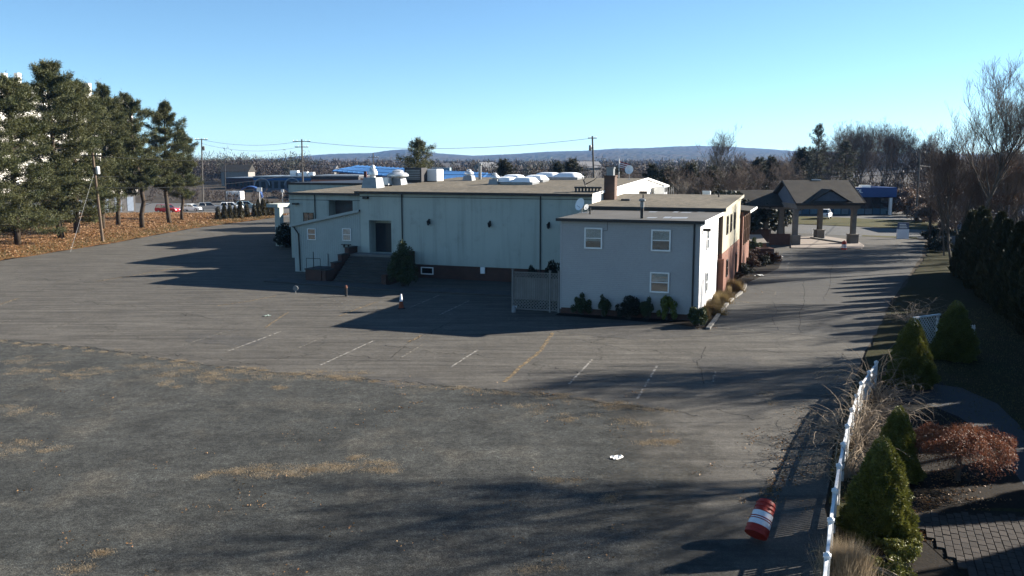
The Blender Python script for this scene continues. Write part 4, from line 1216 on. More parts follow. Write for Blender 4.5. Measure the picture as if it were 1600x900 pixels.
def text_obj(s, size, loc, parent, m, name):
    cu = bpy.data.curves.new(name, 'FONT')
    cu.body = s
    cu.size = size
    cu.extrude = 0.04
    to = bpy.data.objects.new(name + '_tmp', cu)
    COL.objects.link(to)
    dg = bpy.context.evaluated_depsgraph_get()
    me = bpy.data.meshes.new_from_object(to.evaluated_get(dg))
    bpy.data.objects.remove(to)
    me.materials.clear()
    o = mesh_obj(name, me, m, parent)
    o.rotation_euler = (math.pi / 2, 0, 0)
    o.location = loc
    return o
lx = lambda px: (AT(px, 300, SY).x - (SX0 + SX1) / 2)
text_obj('POOL', 1.0, (lx(1325.5), -0.06, fz1 - 0.98), ST, TRIMWH, 'lettering')
text_obj('SUPPLIES', 0.8, (lx(1317), -0.06, fz0 + 0.28), ST, TRIMWH, 'lettering')

# tall white building behind the pines; its lit side runs away from the camera
A0, A1 = Vector((-92.0, 105.0, 0)), Vector((-75.2, 174.5, 0))
d = (A1 - A0)
WBD = empty('white_building', A1, math.atan2(-d.y, -d.x), 'tall white multi-storey building behind the pine row', 'building')
Lw = d.length
MB().box(0, Lw, -22, 0, 4.0, 21.4).build('wall', mat('white_masonry', (0.76, 0.72, 0.66), (0.68, 0.64, 0.58), 0.15, 0.85, fine=0.05), WBD)
MB().box(0.3, Lw, -21.8, -0.4, 0.0, 4.0).build('ground_floor', mat('dark_shopfront', (0.05, 0.05, 0.055), (0.09, 0.08, 0.075), 0.4, 0.5), WBD)
MB().box(-0.3, Lw, -22.3, 0.3, 21.4, 22.1).build('parapet', WHITEWALL, WBD)
for fl in range(5):
    z = 5.2 + fl * 3.25
    for k in range(int(Lw / 3.6)):
        if k * 3.6 > 44:
            break
        x = 1.2 + k * 3.6
        f = MB().box(x, x + 1.7, 0.002, 0.08, z, z + 1.6).build('window', mat('x', (0.6, 0.6, 0.6)) if False else TRIMWH, WBD)
        MB().box(x + 0.12, x + 1.58, 0.06, 0.1, z + 0.12, z + 1.48).build('pane', INTERIOR, f)
for px, h in ((14, 2.3), (34, 2.6), (143, 2.4)):
    # chimneys along the lit edge
    t = (px - 0) / 224.0
    for _ in range(1):
        best = min(np.linspace(0, 1, 400), key=lambda s: abs(800 + FPX * (A0.lerp(A1, s).x - 1.2) / (A0.lerp(A1, s).y * math.cos(TH)) - px))
    x = (A1 - A0.lerp(A1, best)).length
    MB().box(x - 0.38, x + 0.38, -1.3, -0.54, 22.1, 22.1 + h).build('chimney', WHITEWALL, WBD)
for k in range(10):
    MB().box(1 + k * 3.6, 2.9 + k * 3.6, -0.39, -0.33, 0.4, 3.2).build('shop_window', BLUEGREY, WBD)

# white and blue-grey building behind the trees on the right
RB = empty('white_warehouse', AT(1512, 320, 128) * 1.0, R(-6), 'white flat-roofed building half hidden by bare trees at right', 'building')
RB.location.z = 0
MB().box(0, 46, 0, 9, -0.05, 6.2).build('wall', mat('pale_blue_wall', (0.42, 0.47, 0.54), (0.36, 0.4, 0.46), 0.2, 0.7), RB)
MB().box(-0.2, 46.2, -0.2, 9.2, 6.2, 6.75).build('parapet', WHITEWALL, RB)
for k in range(7):
    f = MB().box(2.5 + k * 6, 5.5 + k * 6, -0.08, -0.002, 2.4, 4.6).build('window', TRIMWH, RB)
    MB().box(2.65 + k * 6, 5.35 + k * 6, -0.1, -0.06, 2.55, 4.45).build('pane', INTERIOR, f)
for k in range(4):
    MB().box(0.8 + k * 11, 1.3 + k * 11, -0.2, -0.002, 0, 6.2).build('pilaster', WHITEWALL, RB)

# buildings beyond the hall, left
def far_box(name, pxl, pxr, Y, ytop, depth, wall, label, roofm=None, rot=0.0, nwin=0, winm=INTERIOR, band=None):
    a, b = AT(pxl, ytop, Y), AT(pxr, ytop, Y)
    o = empty(name, ((a.x + b.x) / 2, Y, 0), rot, label, 'building')
    h = a.z
    wd = (b.x - a.x) / 2
    MB().box(-wd, wd, 0, depth, -0.05, h).build('wall', wall, o)
    MB().box(-wd - 0.2, wd + 0.2, -0.2, depth + 0.2, h, h + 0.35).build('roof', roofm or GALV, o)
    for k in range(nwin):
        x = -wd + (2 * wd) * (k + 0.5) / nwin
        ww_ = wd / nwin * 0.62
        f = MB().box(x - ww_, x + ww_, -0.1, -0.002, h * 0.25, h * 0.72).build('window', TRIMDK, o)
        MB().box(x - ww_ + .12, x + ww_ - .12, -0.13, -0.08, h * 0.28, h * 0.69).build('pane', winm, f)
    if band:
        MB().box(-wd - 0.05, wd + 0.05, -0.16, -0.003, h * 0.8, h * 0.93).build('band', band, o)
    return o, wd, h
o, wd, h = far_box('retail_building', 352, 396, 330, 279, 25, mat('maroon_wall', (0.16, 0.07, 0.07), (0.12, 0.07, 0.08), 0.1), 'long low retail building with maroon front and pale roof edge', BLUEGREY, 0, 8)
o, wd, h = far_box('retail_building', 396, 486, 300, 277, 30, BLUEGREY, 'blue-grey retail building with arched entrance bays', mat('pale_blue_roof', (0.35, 0.45, 0.55)), 0, 9, INTERIOR, BLUEROOF)
for x in (-wd * 0.7, wd * 0.35):
    m = MB()
    pts = [(x + 2.6 * math.cos(t), -0.5, h * 0.45 + 2.4 * math.sin(t)) for t in np.linspace(0, math.pi, 13)]
    m.tube(pts, 0.22, 6)
    m.build('entrance_arch', mat('arch_pale', (0.5, 0.6, 0.7)), o)
for x, s in ((wd * 0.25, 1.3), (wd * 0.42, 0.8), (wd * 0.62, 1.0), (wd * 0.85, 0.9)):
    MB().box(x - s, x + s, 6, 9, h + 0.35, h + 0.4 + 1.4 * s).build('roof_unit', WHITEP, o)
far_box('retail_building', 486, 560, 250, 276, 25, mat('dark_front', (0.09, 0.08, 0.085)), 'dark low building left of the blue roof', GALV, 0, 6)
# brown-roofed brick house just behind the wing
HB = empty('brick_house', (AT(520, 290, 128).x, 128, 0), R(-8), 'brown-roofed house just behind the left wing', 'building')
MB().box(-4.6, 5.0, 0, 9, -0.05, 4.6).build('wall', BRICK, HB)
MB().prism([(-0.5, 4.6), (-0.5, 4.75), (4.5, 7.3), (9.5, 4.75), (9.5, 4.6), (4.5, 7.1)], 'x', -5.0, 5.4).build('roof', BROWNROOF, HB)
c_ = MB().box(3.9, 5.1, 1.0, 2.2, 4.0, 7.6).build('chimney', mat('pink_brick', (0.50, 0.30, 0.22), (0.42, 0.25, 0.19), 2.0), HB)
MB().box(4.3, 4.7, 1.4, 1.8, 7.6, 8.6).build('flue', mat('dark_red_flue', (0.14, 0.05, 0.05)), c_)
# blue-roofed building
BR = empty('blue_roofed_building', (AT(625, 270, 195).x, 195, 0), R(-4), 'wide building with a large swept blue metal roof', 'building')
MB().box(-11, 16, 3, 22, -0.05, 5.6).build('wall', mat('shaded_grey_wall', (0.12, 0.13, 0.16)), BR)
m = MB()
m.hexa([(-15.2, -1.0, 7.9), (17.5, -1.0, 5.0), (17.5, 23, 7.2), (-15.2, 23, 9.0)], [(-15.2, -1.0, 8.15), (17.5, -1.0, 5.25), (17.5, 23, 7.45), (-15.2, 23, 9.25)])
rfb = m.build('roof', BLUEROOF, BR)
m = MB()
for k in range(30):
    t = k / 29
    x = -15.0 + 32.3 * t
    m.beam((x, -1.0, 8.15 - 2.9 * (x + 15.2) / 32.7 + 0.06), (x, 23, 9.25 - 1.8 * (x + 15.2) / 32.7 + 0.06), 0.1, 0.12)
tag(m.build('standing_seams', BLUEROOF, rfb), kind='stuff')
for k in range(6):
    MB().box(-9.5 + k * 4, -7 + k * 4, 2.9, 2.998, 1.2, 3.8).build('window', INTERIOR, BR)
BR2 = empty('blue_roofed_shed', (AT(722, 275, 215).x, 215, 0), R(-4), 'pale blue box and low blue roof right of the conifer', 'building')
MB().box(-9, 9, 2, 14, -0.05, 5.2).build('wall', BLUEGREY, BR2)
MB().hexa([(-9.6, 1.4, 5.2), (9.6, 1.4, 5.2), (9.6, 14.6, 6.9), (-9.6, 14.6, 6.9)], [(-9.6, 1.4, 5.4), (9.6, 1.4, 5.4), (9.6, 14.6, 7.1), (-9.6, 14.6, 7.1)]).build('roof', BLUEROOF, BR2)
MB().box(-8, -3.5, 3, 6, 5.3, 8.7).build('stair_tower', mat('pale_aqua', (0.42, 0.56, 0.64)), BR2)
# small far houses in the valley
for i, (px, y0, Y, w_, c_) in enumerate(((505, 266, 520, 9, (0.62, 0.6, 0.56)), (372, 268, 380, 6, (0.5, 0.46, 0.42)), (700, 262, 600, 8, (0.66, 0.64, 0.6)), (836, 258, 700, 9, (0.62, 0.6, 0.56)), (915, 262, 420, 7, (0.55, 0.5, 0.45)), (440, 262, 600, 10, (0.6, 0.58, 0.56)), (760, 262, 480, 6, (0.58, 0.55, 0.5)))):
    p = AT(px, y0, Y)
    o = empty('distant_house', (p.x, Y, 0), R(-15 + 11 * i), 'small far house %s' % ('behind the blue-grey retail building|behind the slim dark pole|above the rooftop units|far behind the skylights|left of the transformer pole|far above the cedar row|behind the roof vent stack'.split('|')[i]), 'house', 'far houses in the valley')
    hz_ = max(4.5, p.z)
    MB().box(-w_, w_, -4, 4, -0.05, hz_).build('wall', mat('far_wall_%d' % i, c_), o)
    MB().prism([(-4.5, hz_), (4.5, hz_), (0, hz_ + 3)], 'x', -w_ - 0.4, w_ + 0.4).build('roof', SHINGLE if i % 2 else mat('far_roof_%d' % i, (0.3, 0.3, 0.32)), o)
    for k in (-0.5, 0.1, 0.6):
        MB().box(k * w_ - 0.6, k * w_ + 0.6, -4.08, -4.002, 1.4, 2.9).build('window', INTERIOR, o)
# blue arched canopy, trailer and sign beyond the parked cars
o = empty('arched_canopy', (AT(390, 300, 225).x, 225, 0), R(12), 'bright blue barrel-arched canopy beyond the parked cars', 'canopy')
m = MB()
prof = [(3.0 * math.cos(t), 0.9 + 3.0 * math.sin(t)) for t in np.linspace(0, math.pi, 15)]
inn = [(2.8 * math.cos(t), 0.9 + 2.8 * math.sin(t)) for t in np.linspace(math.pi, 0, 15)]
m.prism(prof + inn, 'y', 0, 6)
m.build('arch', BLUEP, o, smooth=False)
for x in (-2.9, 2.9):
    for y in (0.15, 5.85):
        MB().box(x - 0.12, x + 0.12, y - 0.12, y + 0.12, 0, 0.95).build('post', TRIMWH, o)
o = empty('box_trailer', (AT(364, 305, 222).x, 222, 0), R(-10), 'white box trailer with open windows left of the blue arch', 'trailer')
MB().box(-2.0, 2.0, 0, 2.2, 0.55, 2.7).build('box', WHITEC, o, bevel=0.05)
for x in (-1.0, 0.2, 1.2):
    MB().box(x - 0.35, x + 0.35, -0.03, -0.002, 1.2, 1.8).build('window', CARGLASS, o)
for x in (-0.9, 0.3):
    MB().tube([(x, -0.05, 0.36), (x, 0.25, 0.36)], 0.36, 12).build('wheel', RUBBER, o)
MB().box(-0.2, 0.2, 0.3, 1.9, 0.3, 0.56).build('axle_frame', TRIMDK, o)
for px, Y, y0, w_, hz, lb in ((405, 215, 293, 0.62, 1.0, 'blank white sign board on a post beyond the cedar row'), (441, 212, 296, 0.35, 0.7, 'small white post sign left of the wing')):
    p = AT(px, y0, Y)
    o = empty('sign_board', (p.x, Y, 0), 0, lb, 'sign')
    MB().box(-0.06, 0.06, -0.06, 0.06, -0.05, p.z - hz).build('post', TRIMWH, o)
    MB().box(-w_, w_, -0.08, 0.08, p.z - hz, p.z).build('board', TRIMWH, o)
# small entrance sign near the driveway end
p = G(1410, 373)
SG = empty('entrance_sign', p, R(4), 'white double-panel sign standing at the driveway entrance', 'sign')
MB().box(-0.78, 0.78, -0.12, 0.12, 0.0, 1.25).build('lower_panel', mat('sign_white', (0.66, 0.68, 0.74), (0.6, 0.62, 0.68), 1, 0.6, fine=0.03), SG)
MB().box(-0.72, 0.72, -0.10, 0.10, 1.25, 2.1).build('upper_panel', SIGNBLUE, SG)
for k, z in enumerate((1.4, 1.62, 1.84)):
    MB().box(-0.55, 0.5 - 0.1 * k, -0.115, -0.102, z, z + 0.1).build('text_line', TRIMWH, SG)
# little pale house wall far right of the sign
p = G(1478, 392)
o = empty('utility_cabinet', p, R(-10), 'pale blue-grey fence panel beside the dark hedge', 'fence')
for k in range(6):
    MB().box(-0.9 + k * 0.3, -0.62 + k * 0.3, -0.03, 0.03, 0, 1.7).build('board', BLUEGREY, o)
o.name = 'fence_panel'
MB().box(-0.9, 0.9, 0.031, 0.08, 1.2, 1.3).build('rail', BLUEGREY, o)

# ================================================================== POLES AND WIRES
def pole(base, top, r, m, label, arms=(), can=None, lean=True, name='utility_pole'):
    o = empty(name, base, 0, label, 'utility pole', 'utility poles')
    t = top - base
    MB().tube([(0, 0, -0.3), t * 0.5, t], [r, r * 0.85, r * 0.7], 8).build('pole', m, o, smooth=True)
    for (f, half, ang) in arms:
        c = t * f
        dx = Vector((math.cos(ang), math.sin(ang), 0)) * half
        off = Vector((0, -r - 0.06, 0))
        a_ = MB().beam(c - dx + off, c + dx + off, 0.12, 0.14).build('crossarm', m, o)
        for s in (-0.92, -0.5, 0.5, 0.92):
            q = c + dx * s + off
            MB().lathe([(0.03, 0.07), (0.05, 0.13), (0.07, 0.2), (0.04, 0.28)], q, 6).build('insulator', WHITEP, a_)
    if can:
        f, mm, side = can
        c = t * f + Vector((side * (r + 0.24), -0.1, 0))
        k = MB().lathe([(0.22, -0.45), (0.24, -0.4), (0.24, 0.35), (0.2, 0.45), (0.05, 0.5)], c, 10).build('transformer', mm, o, smooth=True)
        MB().beam(c - Vector((side * 0.24, 0, 0)), t * f, 0.1, 0.3).build('bracket', TRIMDK, k)
    return o
pL = G(161, 380); pLt = AT(144.5, 239, pL.y)
pole(pL, pLt, 0.2, POLEW, 'leaning brown utility pole at the foot of the leafy bank', ((0.97, 1.1, 0.2),), (0.81, WHITEP, 1))
MB_ = MB().tube([pLt * 0.8 + pL * 0.2, G(110, 394)], 0.014, 5)
o = MB_.build('guy_wire', GALV); tag(o, 'pale guy wire slanting to the ground left of the leaning pole', 'cable')
pA = Vector((AT(317, 325, 190).x, 190, 0)); pAt = AT(315, 216.5, 190)
pole(pA, pAt, 0.2, POLEG, 'tall grey utility pole right of the pines', ((0.985, 1.3, 0.3),), (0.86, POLEG, 1))
pB = Vector((AT(352, 300, 205).x, 205, 0)); pBt = AT(351, 247, 205)
pole(pB, pBt, 0.13, TRIMDK, 'slim dark pole between the tall pole and the blue arch')
pC = Vector((AT(473, 300, 172).x, 172, 0)); pCt = AT(471.5, 217.5, 172)
pole(pC, pCt, 0.2, POLEG, 'double-crossarm utility pole rising behind the left wing', ((0.97, 1.7, 0.1), (0.895, 1.3, 0.1)))
pD = Vector((AT(584, 300, 270).x, 270, 0)); pDt = AT(583, 239, 270)
pole(pD, pDt, 0.22, POLEG, 'distant utility pole above the blue roof', ((0.9, 1.6, 0.1),))
pE = Vector((AT(931, 290, 150).x, 150, 0)); pEt = AT(925.5, 212.5, 150)
pole(pE, pEt, 0.2, POLEG, 'utility pole with transformer rising behind the hall ridge', ((0.975, 0.8, 0.4),), (0.86, GALV, -1))
pF = G(1431, 346); pFt = AT(1438, 234, pF.y)
pole(pF, pFt, 0.2, POLEG, 'pale leaning utility pole beside the driveway entrance', ())
pGp = G(1452, 388); pGt = AT(1457.5, 243, pGp.y)
pole(pGp, pGt, 0.17, POLED, 'dark utility pole nearest the hedge', ((0.55, 0.4, 0.3),))
def wire(a, b, sag, label, r=0.022, n=24):
    a, b = Vector(a), Vector(b)
    pts = [a.lerp(b, i / n) - Vector((0, 0, sag * 4 * (i / n) * (1 - i / n))) for i in range(n + 1)]
    tag(MB().tube(pts, r, 4).build('overhead_wire', WIREM), label, 'cable', 'overhead wires')
def pt(o_base, top, f): return o_base.lerp(top, f)
off = Vector((-15, 40, 0))
wire(pt(pA, pAt, 0.985), pt(pC, pCt, 0.975), 1.0, 'overhead wire from the tall grey pole to the double-crossarm pole, upper', 0.025)
wire(pt(pA, pAt, 0.93), pt(pC, pCt, 0.90), 1.2, 'overhead wire from the tall grey pole to the double-crossarm pole, lower', 0.02)
wire(pt(pC, pCt, 0.975), pt(pE, pEt, 0.975), 1.6, 'overhead wire over the hall from crossarm pole to transformer pole', 0.03)
wire(pt(pL, pLt, 0.97), pt(pC, pCt, 0.80), 0.9, 'overhead wire from the leaning pole to the crossarm pole, top strand', 0.02)
wire(pt(pL, pLt, 0.74), pt(pA, pAt, 0.62), 0.6, 'overhead wire from the leaning pole to the tall grey pole, middle strand', 0.025)
wire(pt(pL, pLt, 0.62), pt(pC, pCt, 0.56), 1.0, 'overhead wire from the leaning pole to the crossarm pole, bottom strand', 0.025)
wire(pt(pL, pLt, 0.97), AT(-60, 225, 96), 0.5, 'overhead wire running left from the leaning pole through the pines', 0.02)
for k, (fa, fb_) in enumerate(((0.62, 0.80), (0.66, 0.86))):
    wire(pt(pE, pEt, fa), pt(pF, pFt, fb_ - 0.1), 1.6, ('lower' if k == 0 else 'upper') + ' dark cable from the transformer pole past the portico roof', 0.045)
    wire(pt(pE, pEt, fa - 0.02), pt(pC, pCt, 0.64 + 0.05 * k), 1.2, ('lower' if k == 0 else 'upper') + ' dark cable from the transformer pole left across the hall roof', 0.035)
wire(pt(pF, pFt, 0.58), pt(pGp, pGt, 0.72), 0.3, 'pale drooping wire between the driveway pole and the hedge pole', 0.03)
wire(pt(pGp, pGt, 0.72), AT(1495, 272, 92), 0.3, 'drooping wire running right from the hedge pole', 0.03)
wire(pt(pF, pFt, 0.78), AT(1640, 262, 170), 0.5, 'overhead wire running right from the driveway pole', 0.035)

# ================================================================== VEHICLES
def car(px, rz_, paint, label, kind='sedan', L=4.6):
    o = empty('parked_car', G(*px, 0.02), rz_, label, 'car', 'parked cars')
    W_ = 0.9
    if kind == 'suv':
        low = [(-2.25, 0.35), (2.25, 0.35), (2.3, 0.7), (2.2, 1.0), (1.1, 1.08), (-2.2, 1.12), (-2.3, 0.75)]
        cab = [(-2.15, 1.1), (1.05, 1.07), (0.35, 1.66), (-1.85, 1.70)]
    else:
        low = [(-2.25, 0.32), (2.25, 0.32), (2.3, 0.6), (2.15, 0.85), (0.95, 0.95), (-1.5, 0.98), (-2.25, 0.92), (-2.32, 0.6)]
        cab = [(-1.75, 0.96), (1.05, 0.94), (0.3, 1.42), (-1.0, 1.44)]
    k = L / 4.6
    low = [(x * k, z) for x, z in low]
    cab = [(x * k, z) for x, z in cab]
    m = MB()
    n_ = len(low)
    rows = ((-W_, 0.94), (-W_ + 0.1, 1.0), (W_ - 0.1, 1.0), (W_, 0.94))
    for y, s in rows:
        for x, z in low:
            m.v.append((x * (0.97 if s < 1 else 1), y, 0.35 + (z - 0.35) * s))
    for i in range(3):
        for j in range(n_):
            m.f.append((i*n_ + j, i*n_ + (j+1) % n_, (i+1)*n_ + (j+1) % n_, (i+1)*n_ + j)); m.mi.append(0)
    m.f += [tuple(range(n_))[::-1], tuple(range(3*n_, 4*n_))]; m.mi += [0, 0]
    m.build('body', paint, o, bevel=0.02)
    c = MB()
    for y, s in ((-0.82, 0), (0.82, 0)):
        for x, z in cab:
            yy = y * (0.80 if z > 1.3 else 1.0)
            c.v.append((x, yy, z))
    q = len(cab)
    for j in range(q):
        c.f.append((j, (j+1) % q, q + (j+1) % q, q + j)); c.mi.append(0)
    c.f += [tuple(range(q))[::-1], tuple(range(q, 2*q))]; c.mi += [0, 0]
    g = c.build('windows', CARGLASS, o)
    top = [p for p in cab if p[1] > 1.3]
    x0, x1, zt = min(p[0] for p in top), max(p[0] for p in top), max(p[1] for p in top)
    MB().box(x0 - 0.03, x1 + 0.03, -0.67, 0.67, zt - 0.03, zt + 0.03).build('roof', paint, o, bevel=0.015)
    pil = MB()
    for y in (-1, 1):
        for a, b in ((cab[1], cab[2]), (cab[0], cab[3]), (((cab[0][0] + cab[1][0]) / 2 - .1, cab[0][1]), ((cab[2][0] + cab[3][0]) / 2 - .1, zt))):
            pil.beam((a[0], y * 0.825, a[1]), (b[0], y * 0.665, b[1]), 0.06, 0.07)
    pil.build('pillars', paint, o)
    for x in (-1.4 * k, 1.42 * k):
        for y in (-1, 1):
            w_ = MB().tube([(x, y * 0.72, 0.33), (x, y * 0.93, 0.33)], 0.33, 14).build('wheel', RUBBER, o, smooth=True)
            MB().tube([(x, y * 0.90, 0.33), (x, y * 0.945, 0.33)], 0.2, 10).build('rim', ALU, w_)
    for y in (-1, 1):
        MB().box(2.18 * k, 2.31 * k, y * 0.62 - 0.17, y * 0.62 + 0.17, 0.62, 0.78).build('headlight', LAMPW, o)
        MB().box(-2.33 * k, -2.2 * k, y * 0.68 - 0.14, y * 0.68 + 0.14, 0.72, 0.92).build('taillight', LAMPR, o)
    return o
car((262, 333), R(-12), REDP, 'red car parked behind the pine trunks', 'suv')
car((299, 330), R(-8), WHITEC, 'white sedan parked between the red car and the silver one')
car((327, 329.5), R(22), SILVERC, 'silver hatchback seen from behind beside the first cedar', 'suv')
car((362, 329), R(10), WHITEC, 'white car half hidden behind the cedar row, left of the pale blue one', 'suv')
car((386, 327), R(12), TEALC, 'pale blue car half hidden behind the cedar row', 'suv')
car((1289, 341.5), R(62), WHITEC, 'white car on the store apron seen between the portico columns', 'suv')

# ================================================================== TRAFFIC DRUMS, CONE, LITTER, SMALL THINGS
def drum(name, loc, rot, label):
    o = empty(name, loc, 0, label, 'traffic drum', 'orange traffic drums')
    o.rotation_euler = rot
    prof = [(0.30, 0.0), (0.30, 0.20), (0.285, 0.21), (0.285, 0.37), (0.275, 0.38), (0.275, 0.44), (0.265, 0.45), (0.265, 0.61), (0.25, 0.63), (0.25, 0.86), (0.22, 0.95), (0.12, 0.97)]
    MB().lathe(prof, (0, 0, 0), 20).build('body', ORANGE, o, smooth=True)
    for a, b, r in ((0.215, 0.365, 0.289), (0.455, 0.605, 0.269)):
        MB().tube([(0, 0, a), (0, 0, b)], r, 20, cap=False).build('reflective_band', REFLW, o, smooth=True)
    MB().tube([(0, 0, 0.395), (0, 0, 0.425)], 0.279, 20, cap=False).build('reflective_band', REFLW, o, smooth=True)
    MB().box(-0.09, 0.09, -0.02, 0.02, 0.96, 1.04).build('handle', ORANGE, o)
    rg = MB()
    for z_, r_ in ((0.10, 0.302), (0.205, 0.30), (0.374, 0.289), (0.445, 0.281), (0.62, 0.268), (0.74, 0.254), (0.85, 0.254)):
        rg.lathe([(r_ - 0.01, -0.012), (r_ + 0.008, -0.006), (r_ + 0.008, 0.006), (r_ - 0.01, 0.012)], (0, 0, z_), 20)
    rg.build('ribs', ORANGE, o)
    return o
axd = Vector((0.42, 0.52, 0.70)).normalized()
tilt = math.sqrt(1 - axd.z ** 2)
bc = G(1181, 836, 0.30 * tilt)
dr = drum('traffic_drum', bc, (0, 0, 0), 'battered orange and white traffic drum tipped over beside the fence')
dr.rotation_mode = 'QUATERNION'
dr.rotation_quaternion = axd.to_track_quat('Z', 'Y')
drum('traffic_drum', G(1318.5, 390), (0, 0, 0), 'upright orange and white traffic drum in front of the portico')
p = G(627, 482)
o = empty('traffic_cone', p, R(20), 'traffic cone with sunlit white top in the shaded stalls', 'traffic cone')
MB().box(-0.24, 0.24, -0.24, 0.24, 0, 0.05).build('base', RUBBER, o, bevel=0.01)
MB().lathe([(0.19, 0.05), (0.155, 0.25), (0.12, 0.5)], (0, 0, 0), 14).build('lower_cone', mat('dull_orange', (0.5, 0.12, 0.05)), o, smooth=True)
MB().lathe([(0.12, 0.5), (0.05, 0.98), (0.03, 1.0)], (0, 0, 0), 14).build('upper_cone', REFLW, o, smooth=True)
o = empty('round_marker', G(462, 459), 0, 'small pale round marker disc at the walkway corner', 'marker')
MB().tube([(0, 0, 0), (0, 0, 0.3)], 0.03, 6).build('stake', GALV, o)
MB().tube([(0, -0.04, 0.42), (0, 0.04, 0.42)], 0.2, 16).build('disc', mat('dull_grey_disc', (0.4, 0.42, 0.42)), o)
o = empty('bollard', G(541, 463), 0, 'short dark bollard with pale cap below the stairs', 'bollard')
MB().tube([(0, 0, -0.02), (0, 0, 0.6)], 0.1, 10).build('post', LAMPM, o)
MB().lathe([(0.1, 0.6), (0.12, 0.63), (0.1, 0.78), (0.03, 0.84)], (0, 0, 0), 10).build('cap', BRICK, o)
o = empty('plastic_jug', G(803, 488), R(10), 'white plastic jug standing at the lattice fence post', 'jug')
MB().lathe([(0.15, 0), (0.16, 0.05), (0.16, 0.32), (0.09, 0.42), (0.05, 0.44), (0.05, 0.5)], (0, 0, 0), 12).build('body', mat('dull_white_plastic', (0.5, 0.52, 0.54)), o, smooth=True)
MB().tube([(0.1, 0, 0.28), (0.19, 0, 0.3), (0.18, 0, 0.4), (0.07, 0, 0.43)], 0.02, 6).build('handle', WHITEP, o)
def litter(px, s, label, m=PAPER, seed=1):
    rr = random.Random(seed)
    g = G(*px)
    mb = MB()
    n = 5
    for j in range(n + 1):
        for i in range(n + 1):
            mb.v.append(((i / n - .5) * s * 1.5 + rr.gauss(0, .04) * s, (j / n - .5) * s + rr.gauss(0, .04) * s, 0.015 + abs(rr.gauss(0, 0.12)) * s))
    for j in range(n):
        for i in range(n):
            k = j * (n + 1) + i
            mb.f.append((k, k + 1, k + n + 2, k + n + 1)); mb.mi.append(0)
    o = mb.build('litter_sheet', m)
    o.location = g
    o.rotation_euler = (0, 0, rr.uniform(0, 3))
    tag(o, label, 'litter')
litter((964, 716), 0.27, 'crumpled white paper on the old asphalt in the foreground', seed=3)
litter((1185, 431), 0.5, 'pale crumpled sheet at the end of the side bed', seed=5)
litter((1217, 402), 0.5, 'white crumpled wrapper beside the brick planter', seed=8)
litter((417, 494), 0.3, 'pale green scrap on the sunlit stalls', mat('pale_green_scrap', (0.4, 0.5, 0.45)), seed=9)
# flag
pf = AT(967, 278, 175)
o = empty('flagpole', (pf.x, 175, 0), 0, 'striped flag on a pole far behind the hall roof', 'flag')
zt = AT(967, 248, 175).z
MB().tube([(0, 0, -0.1), (0, 0, zt)], 0.07, 6).build('pole', TRIMWH, o)
def fl(name, x0, x1, z0, z1, m):
    mb = MB()
    n = 8
    for i in range(n + 1):
        x = x0 + (x1 - x0) * i / n
        y = 0.25 * math.sin(x * 2.2)
        dz = -0.28 * x
        mb.v += [(x, y, z0 + dz), (x, y, z1 + dz)]
    for i in range(n):
        mb.f.append((2*i, 2*i + 2, 2*i + 3, 2*i + 1)); mb.mi.append(0)
    mb.build(name, m, o)
fz = zt - 0.5
for k in range(7):
    fl('stripe', 0.07, 2.1, fz - 1.4 + k * 0.2, fz - 1.2 + k * 0.2, FLAGR if k % 2 == 0 else TRIMWH)
mb = fl('canton', 0.09, 0.9, fz - 0.75, fz + 0.01, FLAGB)
o.children[-1].location.y = -0.03

# ================================================================== FENCES
# board and lattice fence at the annex's left end
LF = empty('lattice_fence', WLD(AL - 0.04, 0.0), math.pi - BA, 'weathered board fence with lattice strips left of the grey annex', 'fence')
Lf = AL - 0.04 - ONV(800, 450, 0.0).x
zt, zb = 2.62, 0.82
for x in (0.06, Lf * 0.2, Lf - 0.05):
    p_ = MB().box(x - 0.06, x + 0.06, -0.06, 0.06, -0.05, zt + 0.12).build('post', WOODPALE, LF)
    MB().box(x - 0.08, x + 0.08, -0.08, 0.08, zt + 0.12, zt + 0.17).build('cap', WOODPALE, p_)
nb = int(Lf / 0.145)
bd = None
for k in range(nb):
    x = (k + 0.5) * Lf / nb
    if bd is None:
        bd = MB().box(-0.068, 0.068, -0.012, 0.012, 0, zt - 0.38 - zb).build('board', WOODPALE, LF)
        bb = bd
    else:
        bb = bd.copy(); COL.objects.link(bb)
    bb.location = (x, random.gauss(0, 0.004), zb)
for z in (zt - 0.02, zt - 0.38, zb, 0.12):
    MB().box(0.1, Lf - 0.1, -0.035, 0.035, z - 0.03, z + 0.03).build('rail', WOODPALE, LF)
def lattice(x0, x1, z0, z1, pitch, w_, y):
    mb = MB()
    for sgn in (1, -1):
        c = -(z1 - z0)
        while c < (x1 - x0):
            # diagonal from (x0+c, z0) up-right
            xa, za, xb, zb2 = x0 + c, z0, x0 + c + (z1 - z0), z1
            if xa < x0: za += x0 - xa; xa = x0
            if xb > x1: zb2 -= xb - x1; xb = x1
            if xb - xa > 0.02:
                if sgn < 0: za, zb2 = z0 + z1 - za, z0 + z1 - zb2
                mb.beam((xa, y + sgn * 0.006, za), (xb, y + sgn * 0.006, zb2), 0.008, w_, (0, 0, 1))
            c += pitch
    return mb
tag(lattice(0.1, Lf - 0.1, zt - 0.36, zt - 0.04, 0.2, 0.055, 0).build('lattice', WOODPALE, LF), kind='stuff')
tag(lattice(0.1, Lf - 0.1, 0.14, zb - 0.03, 0.22, 0.055, 0).build('lattice', WOODPALE, LF), kind='stuff')

